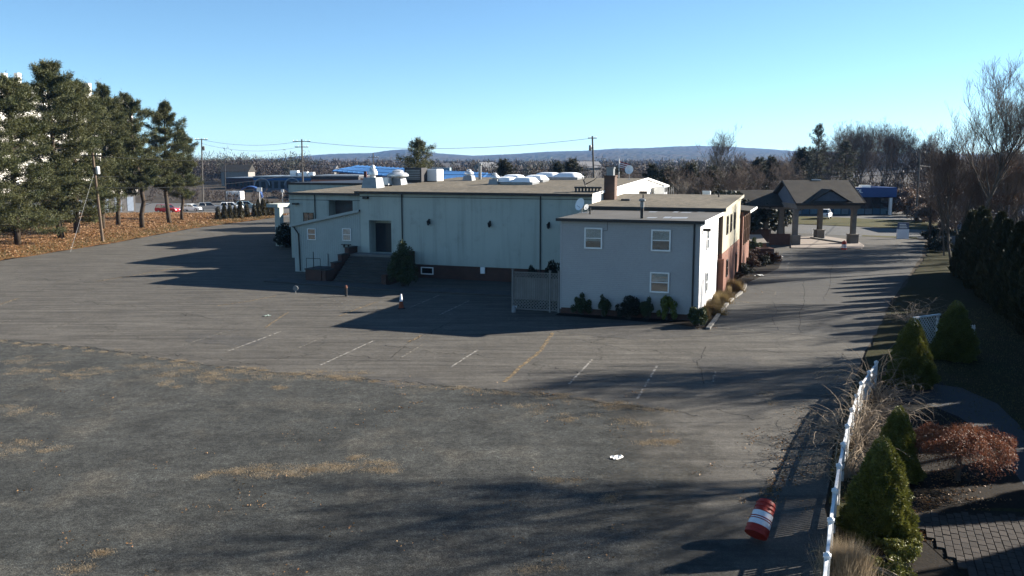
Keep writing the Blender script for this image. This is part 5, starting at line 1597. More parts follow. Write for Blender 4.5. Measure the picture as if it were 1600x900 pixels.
# white picket fence between driveway and garden
fpx = [(1284, 940), (1291, 885), (1300, 797), (1313, 718), (1327, 655), (1346, 600), (1369, 568)]
FP = [G(x, y, 1.12) for x, y in fpx]
FP = [Vector((p.x, p.y, 0)) for p in FP]
PF = empty('picket_fence', FP[0], 0, 'white picket fence with capped posts along the garden edge', 'fence')
cum = [0]
for a, b in zip(FP[:-1], FP[1:]):
    cum.append(cum[-1] + (b - a).length)
def along(s):
    for i in range(len(FP) - 1):
        if s <= cum[i + 1] or i == len(FP) - 2:
            t = (s - cum[i]) / (cum[i + 1] - cum[i])
            return FP[i].lerp(FP[i + 1], t) - FP[0], (FP[i + 1] - FP[i]).normalized()
s = 0.0
pk = MB().prism([(-0.04, 0.08), (0.04, 0.08), (0.04, 1.0), (0.0, 1.07), (-0.04, 1.0)], 'y', -0.011, 0.011).build('picket', FENCEW, PF)
po = MB().box(-0.065, 0.065, -0.065, 0.065, -0.1, 1.16).build('post', FENCEW, PF)
pc = MB().box(-0.085, 0.085, -0.085, 0.085, 1.16, 1.2).hexa([(-.07, -.07, 1.2), (.07, -.07, 1.2), (.07, .07, 1.2), (-.07, .07, 1.2)], [(-.02, -.02, 1.26), (.02, -.02, 1.26), (.02, .02, 1.26), (-.02, .02, 1.26)]).build('cap', FENCEW, po)
total = cum[-1]
k = 0
npost = int(total / 2.0)
usedp = usedk = False
for i in range(npost + 1):
    p, d = along(min(total, total * i / npost))
    if usedp:
        q = po.copy(); COL.objects.link(q); c = pc.copy(); COL.objects.link(c); c.parent = q
    else:
        q = po; usedp = True
    q.location = p; q.rotation_euler = (0, 0, math.atan2(d.y, d.x))
    if i < npost:
        p2, _ = along(total * (i + 1) / npost)
        for z in (0.28, 0.86):
            MB().beam(p + Vector((0, 0, z)), p2 + Vector((0, 0, z)), 0.04, 0.085).build('rail', FENCEW, PF)
        MB().beam(p + Vector((0, 0, 1.10)), p2 + Vector((0, 0, 1.10)), 0.07, 0.035).build('top_rail', FENCEW, PF)
s = 0.12
while s < total - 0.05:
    p, d = along(s)
    if usedk:
        q = pk.copy(); COL.objects.link(q)
    else:
        q = pk; usedk = True
    nrm = Vector((-d.y, d.x, 0))
    q.location = p + nrm * 0.034
    q.rotation_euler = (0, 0, math.atan2(d.y, d.x))
    s += 0.135
# white lattice screen and small picket section in the garden
a = Vector((20.5, 43.2, 0)); b = Vector((22.05, 44.05, 0)); d = b - a
LS = empty('lattice_screen', a, math.atan2(d.y, d.x), 'white diamond lattice screen between two dark clipped conifers', 'trellis')
L2 = d.length
for x in (0, L2):
    MB().box(x - 0.05, x + 0.05, -0.05, 0.05, -0.05, 2.0).build('post', FENCEW, LS)
MB().box(-0.15, L2 + 0.15, -0.06, 0.06, 2.0, 2.08).build('top_rail', FENCEW, LS)
MB().box(0.05, L2 - 0.05, -0.03, 0.03, 0.1, 0.18).build('bottom_rail', FENCEW, LS)
tag(lattice(0.05, L2 - 0.05, 0.18, 1.99, 0.21, 0.045, 0).build('lattice', FENCEW, LS), kind='stuff')
p = G(1508, 531)
o = empty('garden_fence', p, R(15), 'short pale picket panel right of the dark clipped conifer', 'fence')
for k in range(5):
    MB().prism([(k * 0.13, 0.0), (k * 0.13 + 0.09, 0.0), (k * 0.13 + 0.09, 0.78), (k * 0.13 + 0.045, 0.84), (k * 0.13, 0.78)], 'y', -0.012, 0.012).build('picket', FENCEW, o)
MB().box(-0.02, 0.66, 0.013, 0.05, 0.2, 0.28).build('rail', FENCEW, o)
MB().box(-0.02, 0.66, 0.013, 0.05, 0.6, 0.68).build('rail', FENCEW, o)
# chain fence and bins glimpsed under the pines
o = empty('steel_mesh_fence', Vector((-76, 128, 1.2)), R(62), 'steel framed fence panels glimpsed under the pines', 'fence')
for k in range(7):
    MB().tube([(k * 2.2, 0, -0.3), (k * 2.2, 0, 1.9)], 0.05, 6).build('post', WHITEP, o)
    if k < 6:
        MB().box(k * 2.2 + 0.05, k * 2.2 + 2.15, -0.02, 0.02, 1.82, 1.9).box(k * 2.2 + 0.05, k * 2.2 + 2.15, -0.02, 0.02, 0.1, 0.16).build('rail', WHITEP, o)
        MB().box(k * 2.2 + 0.1, k * 2.2 + 2.1, -0.01, 0.01, 0.16, 1.82).build('panel', BLUEGREY, o)
# ================================================================== VEGETATION HELPERS
def unit_rows(a):
    return a / np.maximum(np.linalg.norm(a, axis=-1, keepdims=True), 1e-9)
def blades(C, D, ln, wd, rng):
    """thin triangles: base centre C, direction D (n,3), length, width -> (n,3,3)"""
    n = len(C)
    r = rng.normal(size=(n, 3))
    s = unit_rows(np.cross(D, r))
    ln = np.broadcast_to(np.asarray(ln, dtype=float).reshape(-1, 1), (n, 1))
    wd = np.broadcast_to(np.asarray(wd, dtype=float).reshape(-1, 1), (n, 1))
    return np.stack([C - s * wd / 2, C + s * wd / 2, C + D * ln], axis=1)
def plates(C, s, rng, flat=0.0):
    """small randomly turned quads (leaf-sized)"""
    n = len(C)
    a = unit_rows(rng.normal(size=(n, 3)) * np.array([1, 1, 1 - flat]))
    b = unit_rows(np.cross(a, rng.normal(size=(n, 3))))
    s = np.broadcast_to(np.asarray(s, dtype=float).reshape(-1, 1), (n, 1))
    return np.stack([C - a * s, C + b * s * 0.6, C + a * s, C - b * s * 0.6], axis=1)

TREE_MESH = {}
HT = {}
def tree_thing(name, key, loc, rz_, s, label, cat='tree', group=None):
    """thing with shared-mesh parts: key -> list of (part name, mesh)"""
    o = empty(name, loc, rz_, label, cat, group)
    o.scale = s if isinstance(s, (tuple, list)) else (s, s, s)
    for nm, me in TREE_MESH[key]:
        link(bpy.data.objects.new(nm, me), o)
    return o
def reg(key, parts):
    out = []
    for nm, me, m in parts:
        if not me.materials:
            me.materials.append(m)
        out.append((nm, me))
    TREE_MESH[key] = out
    HT[key] = float(np.percentile([v.co.z for v in out[1][1].vertices], 98.5)) if 'bare' in key or 'oak' in key or 'pale' in key or 'sapling' in key or 'vase' in key else None

def make_pine(key, seed, Hh=20.0, bare=0.2, spread=4.6, dens=1.0, leaf=PINE, crooked=0.25):
    rng = np.random.default_rng(seed)
    rr = random.Random(seed)
    tr = MB()
    pts, rad = [], []
    x = y = 0.0
    for k in range(11):
        t = k / 10
        pts.append((x, y, Hh * t - (0.5 if k == 0 else 0)))
        rad.append(0.34 * (1 - t) ** 0.8 + 0.03)
        x += rr.gauss(0, crooked * 0.5); y += rr.gauss(0, crooked * 0.5)
    tr.tube(pts, rad, 9)
    def axis(z):
        return np.array([np.interp(z, [p[2] for p in pts], [p[i] for p in pts]) for i in (0, 1)])
    C, D, LN = [], [], []
    z = Hh * bare
    while z < Hh * 0.985:
        t = (z / Hh - bare) / (1 - bare)
        Lm = spread * (0.40 + 0.20 * min(t / 0.15, 1) + 0.46 * (1 - t) ** 0.9) * min(1.0, 0.20 + 2.9 * (1 - t))
        Lm = max(0.45, Lm)
        nb_ = rr.choice((4, 5, 5, 6))
        a0 = rr.uniform(0, 6.28)
        for k in range(nb_):
            az = a0 + k * 6.283 / nb_ + rr.gauss(0, 0.35)
            L = Lm * rr.uniform(0.45, 1.15)
            if rr.random() < 0.12: L *= 0.4
            rise = rr.uniform(-0.05, 0.32) + 0.5 * t
            zz = z + rr.gauss(0, 0.25)
            c0 = axis(zz)
            d = np.array([math.cos(az), math.sin(az)])
            bp = []
            for q in range(5):
                f = q / 4
                bp.append((c0[0] + d[0] * L * f, c0[1] + d[1] * L * f, zz + L * (rise * f - 0.16 * f * f + 0.10 * f ** 4)))
            tr.tube(bp, [0.075 * (1 - t * 0.6), 0.06 * (1 - t * .6), 0.045, 0.03, 0.012], 4, cap=False)
            n = int((16 + 26 * L / spread) * dens * (0.7 + 0.6 * rr.random()))
            f = rng.uniform(0.28, 1.03, n) ** 0.8
            bpa = np.array(bp)
            cx = np.stack([np.interp(f, np.linspace(0, 1, 5), bpa[:, i]) for i in range(3)], axis=1)
            lat = rng.normal(0, 1, n) * 0.17 * L * (1.15 - 0.6 * f)
            cx[:, 0] += -d[1] * lat
            cx[:, 1] += d[0] * lat
            cx[:, 2] += rng.normal(0.02, 0.20, n) + 0.05 * np.abs(lat)
            m_ = 6
            cc = np.repeat(cx, m_, axis=0) + rng.normal(0, 0.13, (n * m_, 3))
            dd = rng.normal(0, 0.62, (n * m_, 3)) + np.array([d[0] * 0.5, d[1] * 0.5, 0.55])
            C.append(cc); D.append(unit_rows(dd)); LN.append(rng.uniform(0.18, 0.46, n * m_))
        z += (0.62 if t < 0.75 else 0.42) * rr.uniform(0.75, 1.3)
    # dead stubs below the crown
    for k in range(6):
        zz = rr.uniform(Hh * bare * 0.45, Hh * bare)
        az = rr.uniform(0, 6.28)
        L = rr.uniform(0.6, 1.8)
        c0 = axis(zz)
        tr.tube([(c0[0], c0[1], zz), (c0[0] + L * math.cos(az), c0[1] + L * math.sin(az), zz + rr.uniform(-.3, .5))], [0.05, 0.012], 4, cap=False)
    C, D, LN = np.concatenate(C), np.concatenate(D), np.concatenate(LN)
    P = blades(C, D, LN, 0.066, rng)
    tm = tr.mesh(key + '_trunk')
    tm.polygons.foreach_set('use_smooth', [True] * len(tm.polygons))
    reg(key, [('trunk', tm, BARK), ('crown', faces_mesh(key + '_crown', P), leaf)])

def make_bare(key, seed, Hh=15.0, spread=1.0, fork=0.35, twigm=TWIG, barkm=BARKG, leaves=0, leafm=None, dens=1.0, up=0.55, r0=None, twigr=0.011):
    rr = random.Random(seed)
    rng = np.random.default_rng(seed)
    trunk, crown = MB(), MB()
    tips = []
    r0 = r0 or Hh * 0.0125
    def grow(p, d, L, r, lev):
        nseg = 4 if lev < 2 else 3
        pts, rad = [p.copy()], [r]
        q = p.copy(); dd = d.copy()
        for k in range(nseg):
            dd = (dd + Vector((rr.gauss(0, .13), rr.gauss(0, .13), rr.gauss(0.03, .08) + (0.05 if lev < 3 else 0.0)))).normalized()
            q = q + dd * (L / nseg)
            pts.append(q.copy())
            rad.append(max(r * (1 - 0.72 * (k + 1) / nseg), twigr * 0.8))
        (trunk if lev <= 1 else crown).tube(pts, rad, 7 if lev == 0 else (5 if lev == 1 else 3), cap=False)
        if lev >= 4:
            tips.append(pts[-1]); tips.append(pts[1])
            return
        nch = [13, 8, 6, 5][lev]
        nch = max(2, int(round(nch * dens * rr.uniform(0.75, 1.25))))
        for k in range(nch):
            f = rr.uniform(fork if lev == 0 else 0.22, 1.0)
            i = min(int(f * nseg), nseg - 1)
            ff = f * nseg - i
            b = pts[i].lerp(pts[i + 1], ff)
            rb = (rad[i] * (1 - ff) + rad[i + 1] * ff) * rr.uniform(0.5, 0.72)
            az = rr.uniform(0, 6.283)
            side = Vector((math.cos(az), math.sin(az), 0))
            tl = rr.uniform(0.35, 0.8) * spread
            base = dd if lev else Vector((0, 0, 1))
            nd = (base * 0.85 + side * tl + Vector((0, 0, up * 0.5))).normalized()
            l2 = L * rr.uniform(0.42, 0.66) * (1.12 - 0.55 * f if lev == 0 else 0.95)
            if lev >= 3: l2 = min(l2, 1.3)
            grow(b, nd, l2, max(rb, twigr), lev + 1)
    grow(Vector((0, 0, -0.3)), Vector((rr.gauss(0, .04), rr.gauss(0, .04), 1)).normalized(), Hh * 0.93, r0, 0)
    parts = [('trunk', trunk.mesh(key + '_trunk'), barkm), ('crown', crown.mesh(key + '_crown'), twigm)]
    if leaves:
        T = np.array([tuple(t) for t in tips])
        T = T[T[:, 2] < Hh * 0.72]
        idx = rng.integers(0, len(T), leaves)
        parts.append(('leaves', faces_mesh(key + '_leaves', plates(T[idx] + rng.normal(0, 0.12, (leaves, 3)), rng.uniform(0.05, 0.11, leaves), rng)), leafm))
    reg(key, parts)

def make_cone(key, seed, Hh, Rr, n, size, leaf, lump=0.16, power=0.8, up=0.5, base=0.0, col=False, trunk=True):
    """dense clipped conifer: lumpy core under many small sprays"""
    rng = np.random.default_rng(seed)
    ph = rng.uniform(0, 6.28, 8)
    def rad(t, a):
        # t 0 at bottom .. 1 top
        if col:
            pr = np.minimum(1, (1 - t) * 1.25 + 0.02) ** 0.8 * np.minimum(1, 0.78 + t * 1.6)
        else:
            pr = (1 - t) ** power * np.minimum(1, 0.80 + t * 2.2)
        lm = 1 + lump * (0.5 * np.sin(3 * a + ph[0] + 9 * t) + 0.5 * np.sin(5 * a + ph[1] - 14 * t) + 0.45 * np.sin(8 * a + ph[2] + 23 * t) + 0.35 * np.sin(13 * a - 31 * t + ph[3]))
        return Rr * pr * lm
    core = MB()
    nr, na = 14, 20
    for i in range(nr + 1):
        t = i / nr
        for j in range(na):
            a = 2 * math.pi * j / na
            r_ = float(rad(np.float64(t), np.float64(a))) * 0.84 + 0.005
            core.v.append((r_ * math.cos(a), r_ * math.sin(a), base + (Hh - base) * t * 0.97))
    for i in range(nr):
        for j in range(na):
            core.f.append((i*na + j, i*na + (j+1) % na, (i+1)*na + (j+1) % na, (i+1)*na + j)); core.mi.append(0)
    t = 1 - np.sqrt(rng.uniform(0, 1, n)) if not col else rng.uniform(0, 1, n)
    a = rng.uniform(0, 6.283, n)
    r_ = rad(t, a) * rng.uniform(0.82, 1.03, n)
    C = np.stack([r_ * np.cos(a), r_ * np.sin(a), base + (Hh - base) * t], axis=1)
    D = np.stack([np.cos(a), np.sin(a), np.full(n, up)], axis=1) + rng.normal(0, 0.45, (n, 3))
    P = blades(C, unit_rows(D), rng.uniform(0.7, 1.5, n) * size, size * 0.75, rng)
    cm = core.mesh(key + '_core')
    parts = [('foliage', faces_mesh(key + '_foliage', P), leaf), ('inner_foliage', cm, leaf)]
    if trunk:
        parts.append(('trunk', MB().tube([(0, 0, -0.15), (0, 0, Hh * 0.5)], [Rr * 0.12, Rr * 0.06], 7).mesh(key + '_trunk'), BARK))
    reg(key, parts)

def make_shrub(key, seed, Rr, Hh, n, size, leaf, stems=10, stemm=BARKG, open_=0.25, flat=0.0, lobes=20):
    rng = np.random.default_rng(seed)
    rr = random.Random(seed)
    st = MB()
    cent = []
    for k in range(lobes):
        a = rr.uniform(0, 6.28); d = rr.uniform(0.05, 0.82) * Rr
        cent.append((d * math.cos(a), d * math.sin(a), rr.uniform(0.22, 0.85) * Hh * (1 - 0.35 * d / Rr), rr.uniform(0.17, 0.34)))
    for k in range(stems):
        c = cent[k % lobes]
        st.tube([(rr.gauss(0, .06) * Rr, rr.gauss(0, .06) * Rr, -0.06), (c[0] * 0.55, c[1] * 0.55, c[2] * 0.55), (c[0] * 1.15, c[1] * 1.15, c[2] + 0.2 * Hh)], [0.022, 0.015, 0.005], 4, cap=False)
    cent = np.array(cent)
    idx = rng.integers(0, lobes, n)
    u = unit_rows(rng.normal(size=(n, 3)))
    rad = rng.uniform(open_, 1.0, n) ** 0.5
    C = cent[idx, :3] + u * (rad * cent[idx, 3])[:, None] * np.array([Rr, Rr, Hh * 0.62])
    C[:, 2] = np.maximum(C[:, 2], 0.03)
    reg(key, [('foliage', faces_mesh(key + '_foliage', plates(C, rng.uniform(0.6, 1.3, n) * size, rng, flat)), leaf), ('stems', st.mesh(key + '_stems'), stemm)])

def make_twigs(key, seed, Rr, Hh, n, m, arch=0.5, r=0.008, branch=3, curl=1.0):
    """leafless arching canes that fork"""
    rr = random.Random(seed)
    mb = MB()
    def cane(p, d, L, rad, lev):
        pts = [p.copy()]
        q = p.copy(); dd = d.copy()
        ns = 7
        for k in range(ns):
            dd = (dd + Vector((rr.gauss(0, .16 * curl), rr.gauss(0, .16 * curl), -arch * 0.22 + rr.gauss(0, .12 * curl)))).normalized()
            q = q + dd * L / ns
            if q.z < 0.02: q.z = 0.02 + rr.random() * 0.05
            pts.append(q.copy())
        mb.tube(pts, [rad * (1 - 0.75 * k / ns) for k in range(ns + 1)], 3, cap=False)
        if lev < 2:
            for k in range(branch):
                i = rr.randint(1, ns - 1)
                nd = (dd + Vector((rr.gauss(0, .7), rr.gauss(0, .7), rr.gauss(.2, .5)))).normalized()
                cane(pts[i], nd, L * rr.uniform(0.3, 0.6), rad * 0.6, lev + 1)
    for k in range(n):
        a = rr.uniform(0, 6.28)
        d = Vector((math.cos(a) * rr.uniform(.2, 1), math.sin(a) * rr.uniform(.2, 1), rr.uniform(0.5, 1.4))).normalized()
        cane(Vector((rr.gauss(0, .15) * Rr, rr.gauss(0, .15) * Rr, -0.02)), d, Hh * rr.uniform(0.7, 1.5), r * rr.uniform(.7, 1.4), 0)
    reg(key, [('canes', mb.mesh(key + '_canes'), m)])

# ------------------------------------------------------------------ build the kinds
for i, (sd, bare, spr, cr) in enumerate(((11, 0.08, 5.2, 0.12), (23, 0.16, 4.7, 0.2), (37, 0.27, 4.0, 0.35), (41, 0.30, 3.7, 0.4))):
    make_pine('pine%d' % i, sd, 20.0, bare, spr, 2.9, PINE, cr)
make_pine('conifer0', 51, 12.0, 0.12, 3.4, 1.3, PINE, 0.1)
make_pine('conifer1', 52, 12.0, 0.05, 2.8, 1.2, PINE2, 0.1)
make_pine('conifer2', 53, 18.0, 0.35, 3.2, 0.8, PINE2, 0.2)
for i in range(4):
    make_bare('bare%d' % i, 60 + i, 15.0, (1.1, 1.3, 1.0, 1.35)[i], (0.30, 0.25, 0.4, 0.2)[i])
make_bare('pale0', 71, 14.0, 0.85, 0.28, TWIGP, BARKP, up=0.7)
make_bare('oak0', 75, 17.0, 0.95, 0.36, TWIG, BARKG, 520, RUSTY, 1.1, 0.8, twigr=0.008)
make_bare('oak1', 76, 15.0, 0.95, 0.3, TWIG, BARKG, 700, RUSTY, 1.05, 0.8, twigr=0.008)
make_bare('vase0', 78, 17.0, 0.9, 0.40, TWIG, BARKG, 220, RUSTY, 1.1, 0.95, twigr=0.009)
make_bare('tallbare', 79, 15.0, 1.1, 0.72, TWIG, BARKG, 0, None, 0.72, 0.4)
make_bare('sapling0', 77, 6.0, 1.0, 0.12, TWIGP, BARKP, 0, None, 0.85, 0.7)
make_cone('spruce0', 81, 2.75, 0.95, 26000, 0.062, SPRUCE, 0.17, 0.62)
make_cone('spruce1', 82, 2.6, 0.85, 22000, 0.062, SPRUCE, 0.19, 0.62)
make_cone('arbor0', 83, 6.0, 1.2, 11000, 0.26, ARBOR, 0.12, 0.6, 2.4, 0.0, True)
make_cone('arbor1', 84, 6.0, 1.15, 11000, 0.26, ARBOR, 0.14, 0.6, 2.4, 0.0, True)
for i in range(3):
    make_cone('cedar%d' % i, 85 + i, 3.0, 0.62, 2200, 0.13, JUNIPER, 0.14, 0.6, 1.0, 0.0, i == 1)
make_shrub('shrub_green', 91, 0.55, 1.1, 3200, 0.045, SHRUBG)
make_shrub('shrub_tall', 92, 0.42, 1.35, 3000, 0.045, SHRUBG, open_=0.2)
make_shrub('shrub_dark', 93, 0.9, 1.15, 4200, 0.05, SHRUBD)
make_shrub('shrub_yellow', 94, 0.6, 1.3, 3600, 0.05, SHRUBY)
make_shrub('shrub_gloss', 95, 0.75, 0.95, 3600, 0.055, SHRUBG)
make_shrub('shrub_brown', 96, 0.8, 0.9, 2600, 0.05, SHRUBR, open_=0.1)
make_shrub('shrub_ivy', 97, 1.3, 3.9, 9000, 0.075, SHRUBG, 14, lobes=34, open_=0.15)
make_shrub('shrub_low', 98, 0.7, 0.5, 4200, 0.035, SPRUCE, lobes=26)
make_shrub('thicket', 99, 3.4, 5.2, 6000, 0.16, leafmat('tan_thicket', (0.36, 0.23, 0.16), (0.27, 0.19, 0.14), 0.6, 0.2), 24, TWIGP, 0.05, lobes=34)
make_shrub('brush_dark', 100, 3.0, 4.2, 6000, 0.16, SHRUBD, 20, TWIG, 0.05, lobes=30)
make_twigs('canes0', 111, 0.5, 1.6, 34, VINE, 0.8, 0.013, 3)
make_twigs('canes1', 112, 0.5, 1.4, 28, VINE, 1.0, 0.013, 3, 1.3)
make_twigs('canes2', 113, 0.4, 0.9, 46, DRYG, 0.5, 0.008, 3, 0.6)
make_twigs('canes3', 114, 0.8, 1.2, 40, TWIGP, 0.6, 0.009, 3, 1.0)

_rg = np.random.default_rng(15)
_n = 1500
_C = np.stack([_rg.normal(0, 0.22, _n), _rg.normal(0, 0.4, _n), np.zeros(_n)], axis=1)
_D = unit_rows(np.stack([_rg.normal(0, 0.3, _n), _rg.normal(0, 0.3, _n), np.ones(_n)], axis=1))
reg('weeds', [('blades', faces_mesh('weed_blades', blades(_C, _D, _rg.uniform(0.4, 1.3, _n), 0.03, _rg)), leafmat('dry_weed', (0.50, 0.38, 0.17), (0.32, 0.22, 0.11), 1.5, 0.3))] )
TREE_MESH['weeds'] += TREE_MESH['canes2']
# ------------------------------------------------------------------ pines on the bank
pines = [(-28, 388, -30, 118, 1, 'white pine at the far left edge of the picture'),
         (28, 383, 16, 122, 0, 'broad white pine, first full one from the left, low boughs near the ground'),
         (97, 373, 72, 97, 1, 'tallest white pine of the row on the bank'),
         (120, 364, 128, 128, 0, 'white pine just left of the leaning utility pole'),
         (160, 357, 152, 140, 2, 'slim white pine behind the leaning utility pole'),
         (185, 352, 178, 160, 2, 'white pine with bare lower trunk right of the leaning pole'),
         (222, 356, 205, 150, 3, 'crooked white pine, third from the right end of the row'),
         (265, 350, 252, 163, 3, 'forked white pine, second from the right end of the row'),
         (284, 344, 280, 205, 2, 'shorter white pine at the right end of the row')]
for i, (bx_, by_, tx, ty, kd, lb) in enumerate(pines):
    b = G(bx_, by_)
    for _ in range(6):
        b = G(bx_, by_, bank_z(b.x, b.y))
    top = AT(tx, ty, b.y)
    hz = top.z - b.z
    s = hz / 20.0
    sw = s * (1.05 if kd else 1.12)
    o = tree_thing('pine_tree', 'pine%d' % kd, b, i * 1.9 + 0.4, (sw, sw, s), lb, 'tree', 'white pines in the row on the bank')
    lean = (top.x - b.x) / hz * 0.5
    o.rotation_euler = (0, lean, 0)
    o.rotation_euler.rotate_axis('Z', i * 1.9 + 0.4)
# cedar cones in a row
cx_ = [(341, 347, 322), (351, 346, 319), (360, 345, 318), (368, 344, 320), (376, 343.5, 315), (386, 342.5, 317), (398, 341, 317), (404, 340, 312), (412, 339, 309), (419, 338, 312), (426, 337, 316), (433, 336, 318)]
for i, (px, yb, yt) in enumerate(cx_):
    b = G(px, yb, 0.04)
    h_ = AT(px, yt, b.y).z
    s = h_ / 3.0
    tree_thing('cedar_bush', 'cedar%d' % (i % 3), b, i * 1.1, (s * 1.02, s * 1.02, s), 'conical brown-green cedar, number %s from the left in the row' % ('one two three four five six seven eight nine ten eleven twelve'.split()[i]), 'shrub', 'conical cedars in the row left of the building')

# ------------------------------------------------------------------ behind the hall
def by_top(name, key, Hh, px, yt, Y, label, rz_=0.0, wide=1.0, group=None, cat='tree', z0=-0.03):
    p = AT(px, yt, Y)
    s = (p.z - z0) / (HT.get(key) or Hh)
    wide *= 1.0 if not HT.get(key) else HT[key] / Hh * 0.9
    return tree_thing(name, key, (p.x, Y, z0), rz_, (s * wide, s * wide, s), label, cat, group)
by_top('conifer_tree', 'conifer0', 12.0, 652, 224, 150, 'full green conifer rising behind the rooftop units', 0.5, 1.15)
DK = 'dark evergreens behind the hall'
for i, (px, yt, Y, wd_, lb) in enumerate(((785, 250, 170, 1.0, 'dark evergreen behind the hall ridge left of the skylights'), (872, 254, 175, 0.9, 'dark evergreen behind the right skylights, lower one'),
      (896, 249, 180, 1.1, 'dark evergreen behind the right skylights, taller one'), (962, 262, 190, 1.0, 'dark evergreen behind the chimney'),
      (1018, 258, 150, 0.9, 'dark evergreen just right of the roof dish'), (1046, 263, 135, 1.2, 'broad dark evergreen right of the white gable'),
      (1080, 256, 140, 1.1, 'dark evergreen left of the pale bare tree'), (1112, 262, 130, 1.2, 'low dark evergreen below the pale bare tree'),
      (1150, 262, 135, 1.2, 'low dark evergreen left of the walkway canopy'), (1188, 248, 150, 0.9, 'pointed dark evergreen behind the walkway canopy, left'),
      (1205, 246, 152, 0.8, 'pointed dark evergreen behind the walkway canopy, right'), (1252, 232, 182, 0.9, 'wide dark evergreen left of the tall thin pine'))):
    by_top('evergreen_tree', 'conifer1', 12.0, px, yt, Y, lb, i * 1.7, wd_ * 1.35, DK)
by_top('pine_tree', 'conifer2', 18.0, 1280, 197, 175, 'tall thin pine with tiered top behind the portico', 0.3, 0.85)
by_top('pine_tree', 'conifer2', 18.0, 1322, 222, 180, 'olive pine right of the tall thin one', 2.3, 1.3)
by_top('bare_tree', 'pale0', 14.0, 1128, 207, 150, 'pale leafless tree standing alone behind the annex', 0.8, 1.0)
for i, (px, yt, Y, k) in enumerate(((1060, 262, 128, 0), (1092, 268, 115, 1), (1165, 248, 150, 2), (1215, 246, 150, 3), (985, 264, 160, 1), (1032, 266, 170, 2), (840, 262, 210, 0), (1175, 262, 125, 1), (1140, 262, 120, 3), (1235, 255, 135, 0))):
    by_top('bare_tree', 'bare%d' % k, 15.0, px, yt, Y, 'leafless grey tree in the thicket between hall and portico', i * 2.1, 1.25, 'bare trees between hall and portico')
for i, (px, yt, Y) in enumerate(((1062, 280, 118), (1080, 283, 112), (1050, 285, 125), (1105, 282, 112), (1125, 284, 108), (1148, 284, 112), (1170, 284, 122), (1200, 280, 140), (1225, 284, 140))):
    by_top('bare_tree', 'brush_dark', 4.2, px, yt, Y, 'dark brush in the thicket behind the cream roof', i * 1.3, 1.0, 'brush behind the cream roof', 'shrub').name = 'brush_shrub'
by_top('pink_shrub', 'sapling0', 6.0, 1058, 281, 112, 'pinkish leafless shrub right of the white gable end', 0.2, 1.0, None, 'shrub')

# ------------------------------------------------------------------ wood behind the store
rr = random.Random(5)
WL_ = 'bare tree in the dense winter wood behind the blue store'
n = 0
for px in list(range(1236, 1474, 8)):
    yt = np.interp(px, [1230, 1260, 1300, 1320, 1340, 1365, 1390, 1410, 1430, 1450, 1480], [248, 232, 218, 200, 192, 189, 200, 205, 200, 225, 228]) + abs(rr.gauss(0, 7))
    by_top('bare_tree', 'bare%d' % rr.randint(0, 3), 15.0, px + rr.uniform(-3, 3), yt, rr.uniform(188, 235), WL_, rr.uniform(0, 6), rr.uniform(0.75, 1.0), 'bare trees of the wood behind the store')
for i, (px, yt, Y) in enumerate(((1402, 292, 172), (1416, 288, 168), (1432, 296, 160), (1390, 300, 185), (1450, 300, 150), (1462, 306, 140), (1475, 298, 150), (1445, 316, 145))):
    by_top('thicket_shrub', 'thicket', 5.2, px, yt, Y, 'tan twiggy thicket to the right of the blue store', i * 1.2, 1.0, 'tan thicket right of the store', 'shrub')
for i, (px, yt, Y) in enumerate(((1390, 320, 168), (1466, 346, 104), (1480, 350, 100), (1458, 352, 108), (1472, 362, 96))):
    by_top('dark_bush', 'brush_dark', 4.2, px, yt, Y, ('dark bush at the right end of the blue store' if i == 0 else 'dark evergreen bush beside the hedge pole'), i * 1.2, 0.9, None if i == 0 else 'dark bushes beside the hedge pole', 'shrub')

# ------------------------------------------------------------------ tall trees and hedge on the right
for i, (px, yt, Y, k, wd_, lb) in enumerate(((1527, 108, 80, 'vase0', 0.95, 'tallest leafless tree on the right with a few rusty leaves'),
      (1502, 200, 84, 'oak1', 0.9, 'slender leafless tree left of the tallest one'), (1488, 222, 92, 'bare2', 0.7, 'thin leafless tree beside the hedge pole'),
      (1568, 215, 86, 'oak1', 1.1, 'rusty-leaved tree right of the tallest bare tree'), (1648, 120, 66, 'vase0', 1.0, 'large leafless tree cut by the right picture edge'),
      (1590, 225, 95, 'oak0', 0.9, 'leafless tree in front of the white building at far right'), (1548, 240, 98, 'bare1', 0.9, 'small leafless tree behind the tallest bare tree'),
      (1520, 262, 105, 'bare3', 1.2, 'low leafless tree in front of the white building'))):
    by_top('bare_tree', k, {'oak0': 17.0, 'oak1': 15.0, 'vase0': 17.0}.get(k, 15.0), px, yt, Y, lb, i * 1.3, wd_, 'tall trees behind the right hedge')
for i, (px, yt, Y) in enumerate(((1470, 262, 96), (1488, 255, 101), (1510, 248, 94), (1540, 252, 99), (1562, 246, 92), (1585, 250, 103), (1600, 240, 90))):
    by_top('bare_tree', 'oak1' if i % 2 else 'bare3', 15.0, px, yt, Y, 'leafless tree in the dense twiggy growth behind the right hedge', i * 2.3, 1.2, 'twiggy growth behind the right hedge')
hedge = [(-2.6 + 2.45 * k, 19.4 + 0.25 * math.sin(k * 2.3), 5.75 + 0.35 * math.sin(k * 1.7 + 0.6)) for k in range(15)]
for i, (v, u, h_) in enumerate(hedge):
    lb = 'dark columnar arborvitae of the right hedge, %s from its far end' % 'fifteenth fourteenth thirteenth twelfth eleventh tenth ninth eighth seventh sixth fifth fourth third second first'.split()[i]
    tree_thing('arborvitae', 'arbor%d' % (i % 2), WLD(u, v, -0.01), i * 0.9, (1.12, 1.12, h_ / 6.0), lb, 'tree', 'arborvitae of the tall hedge')
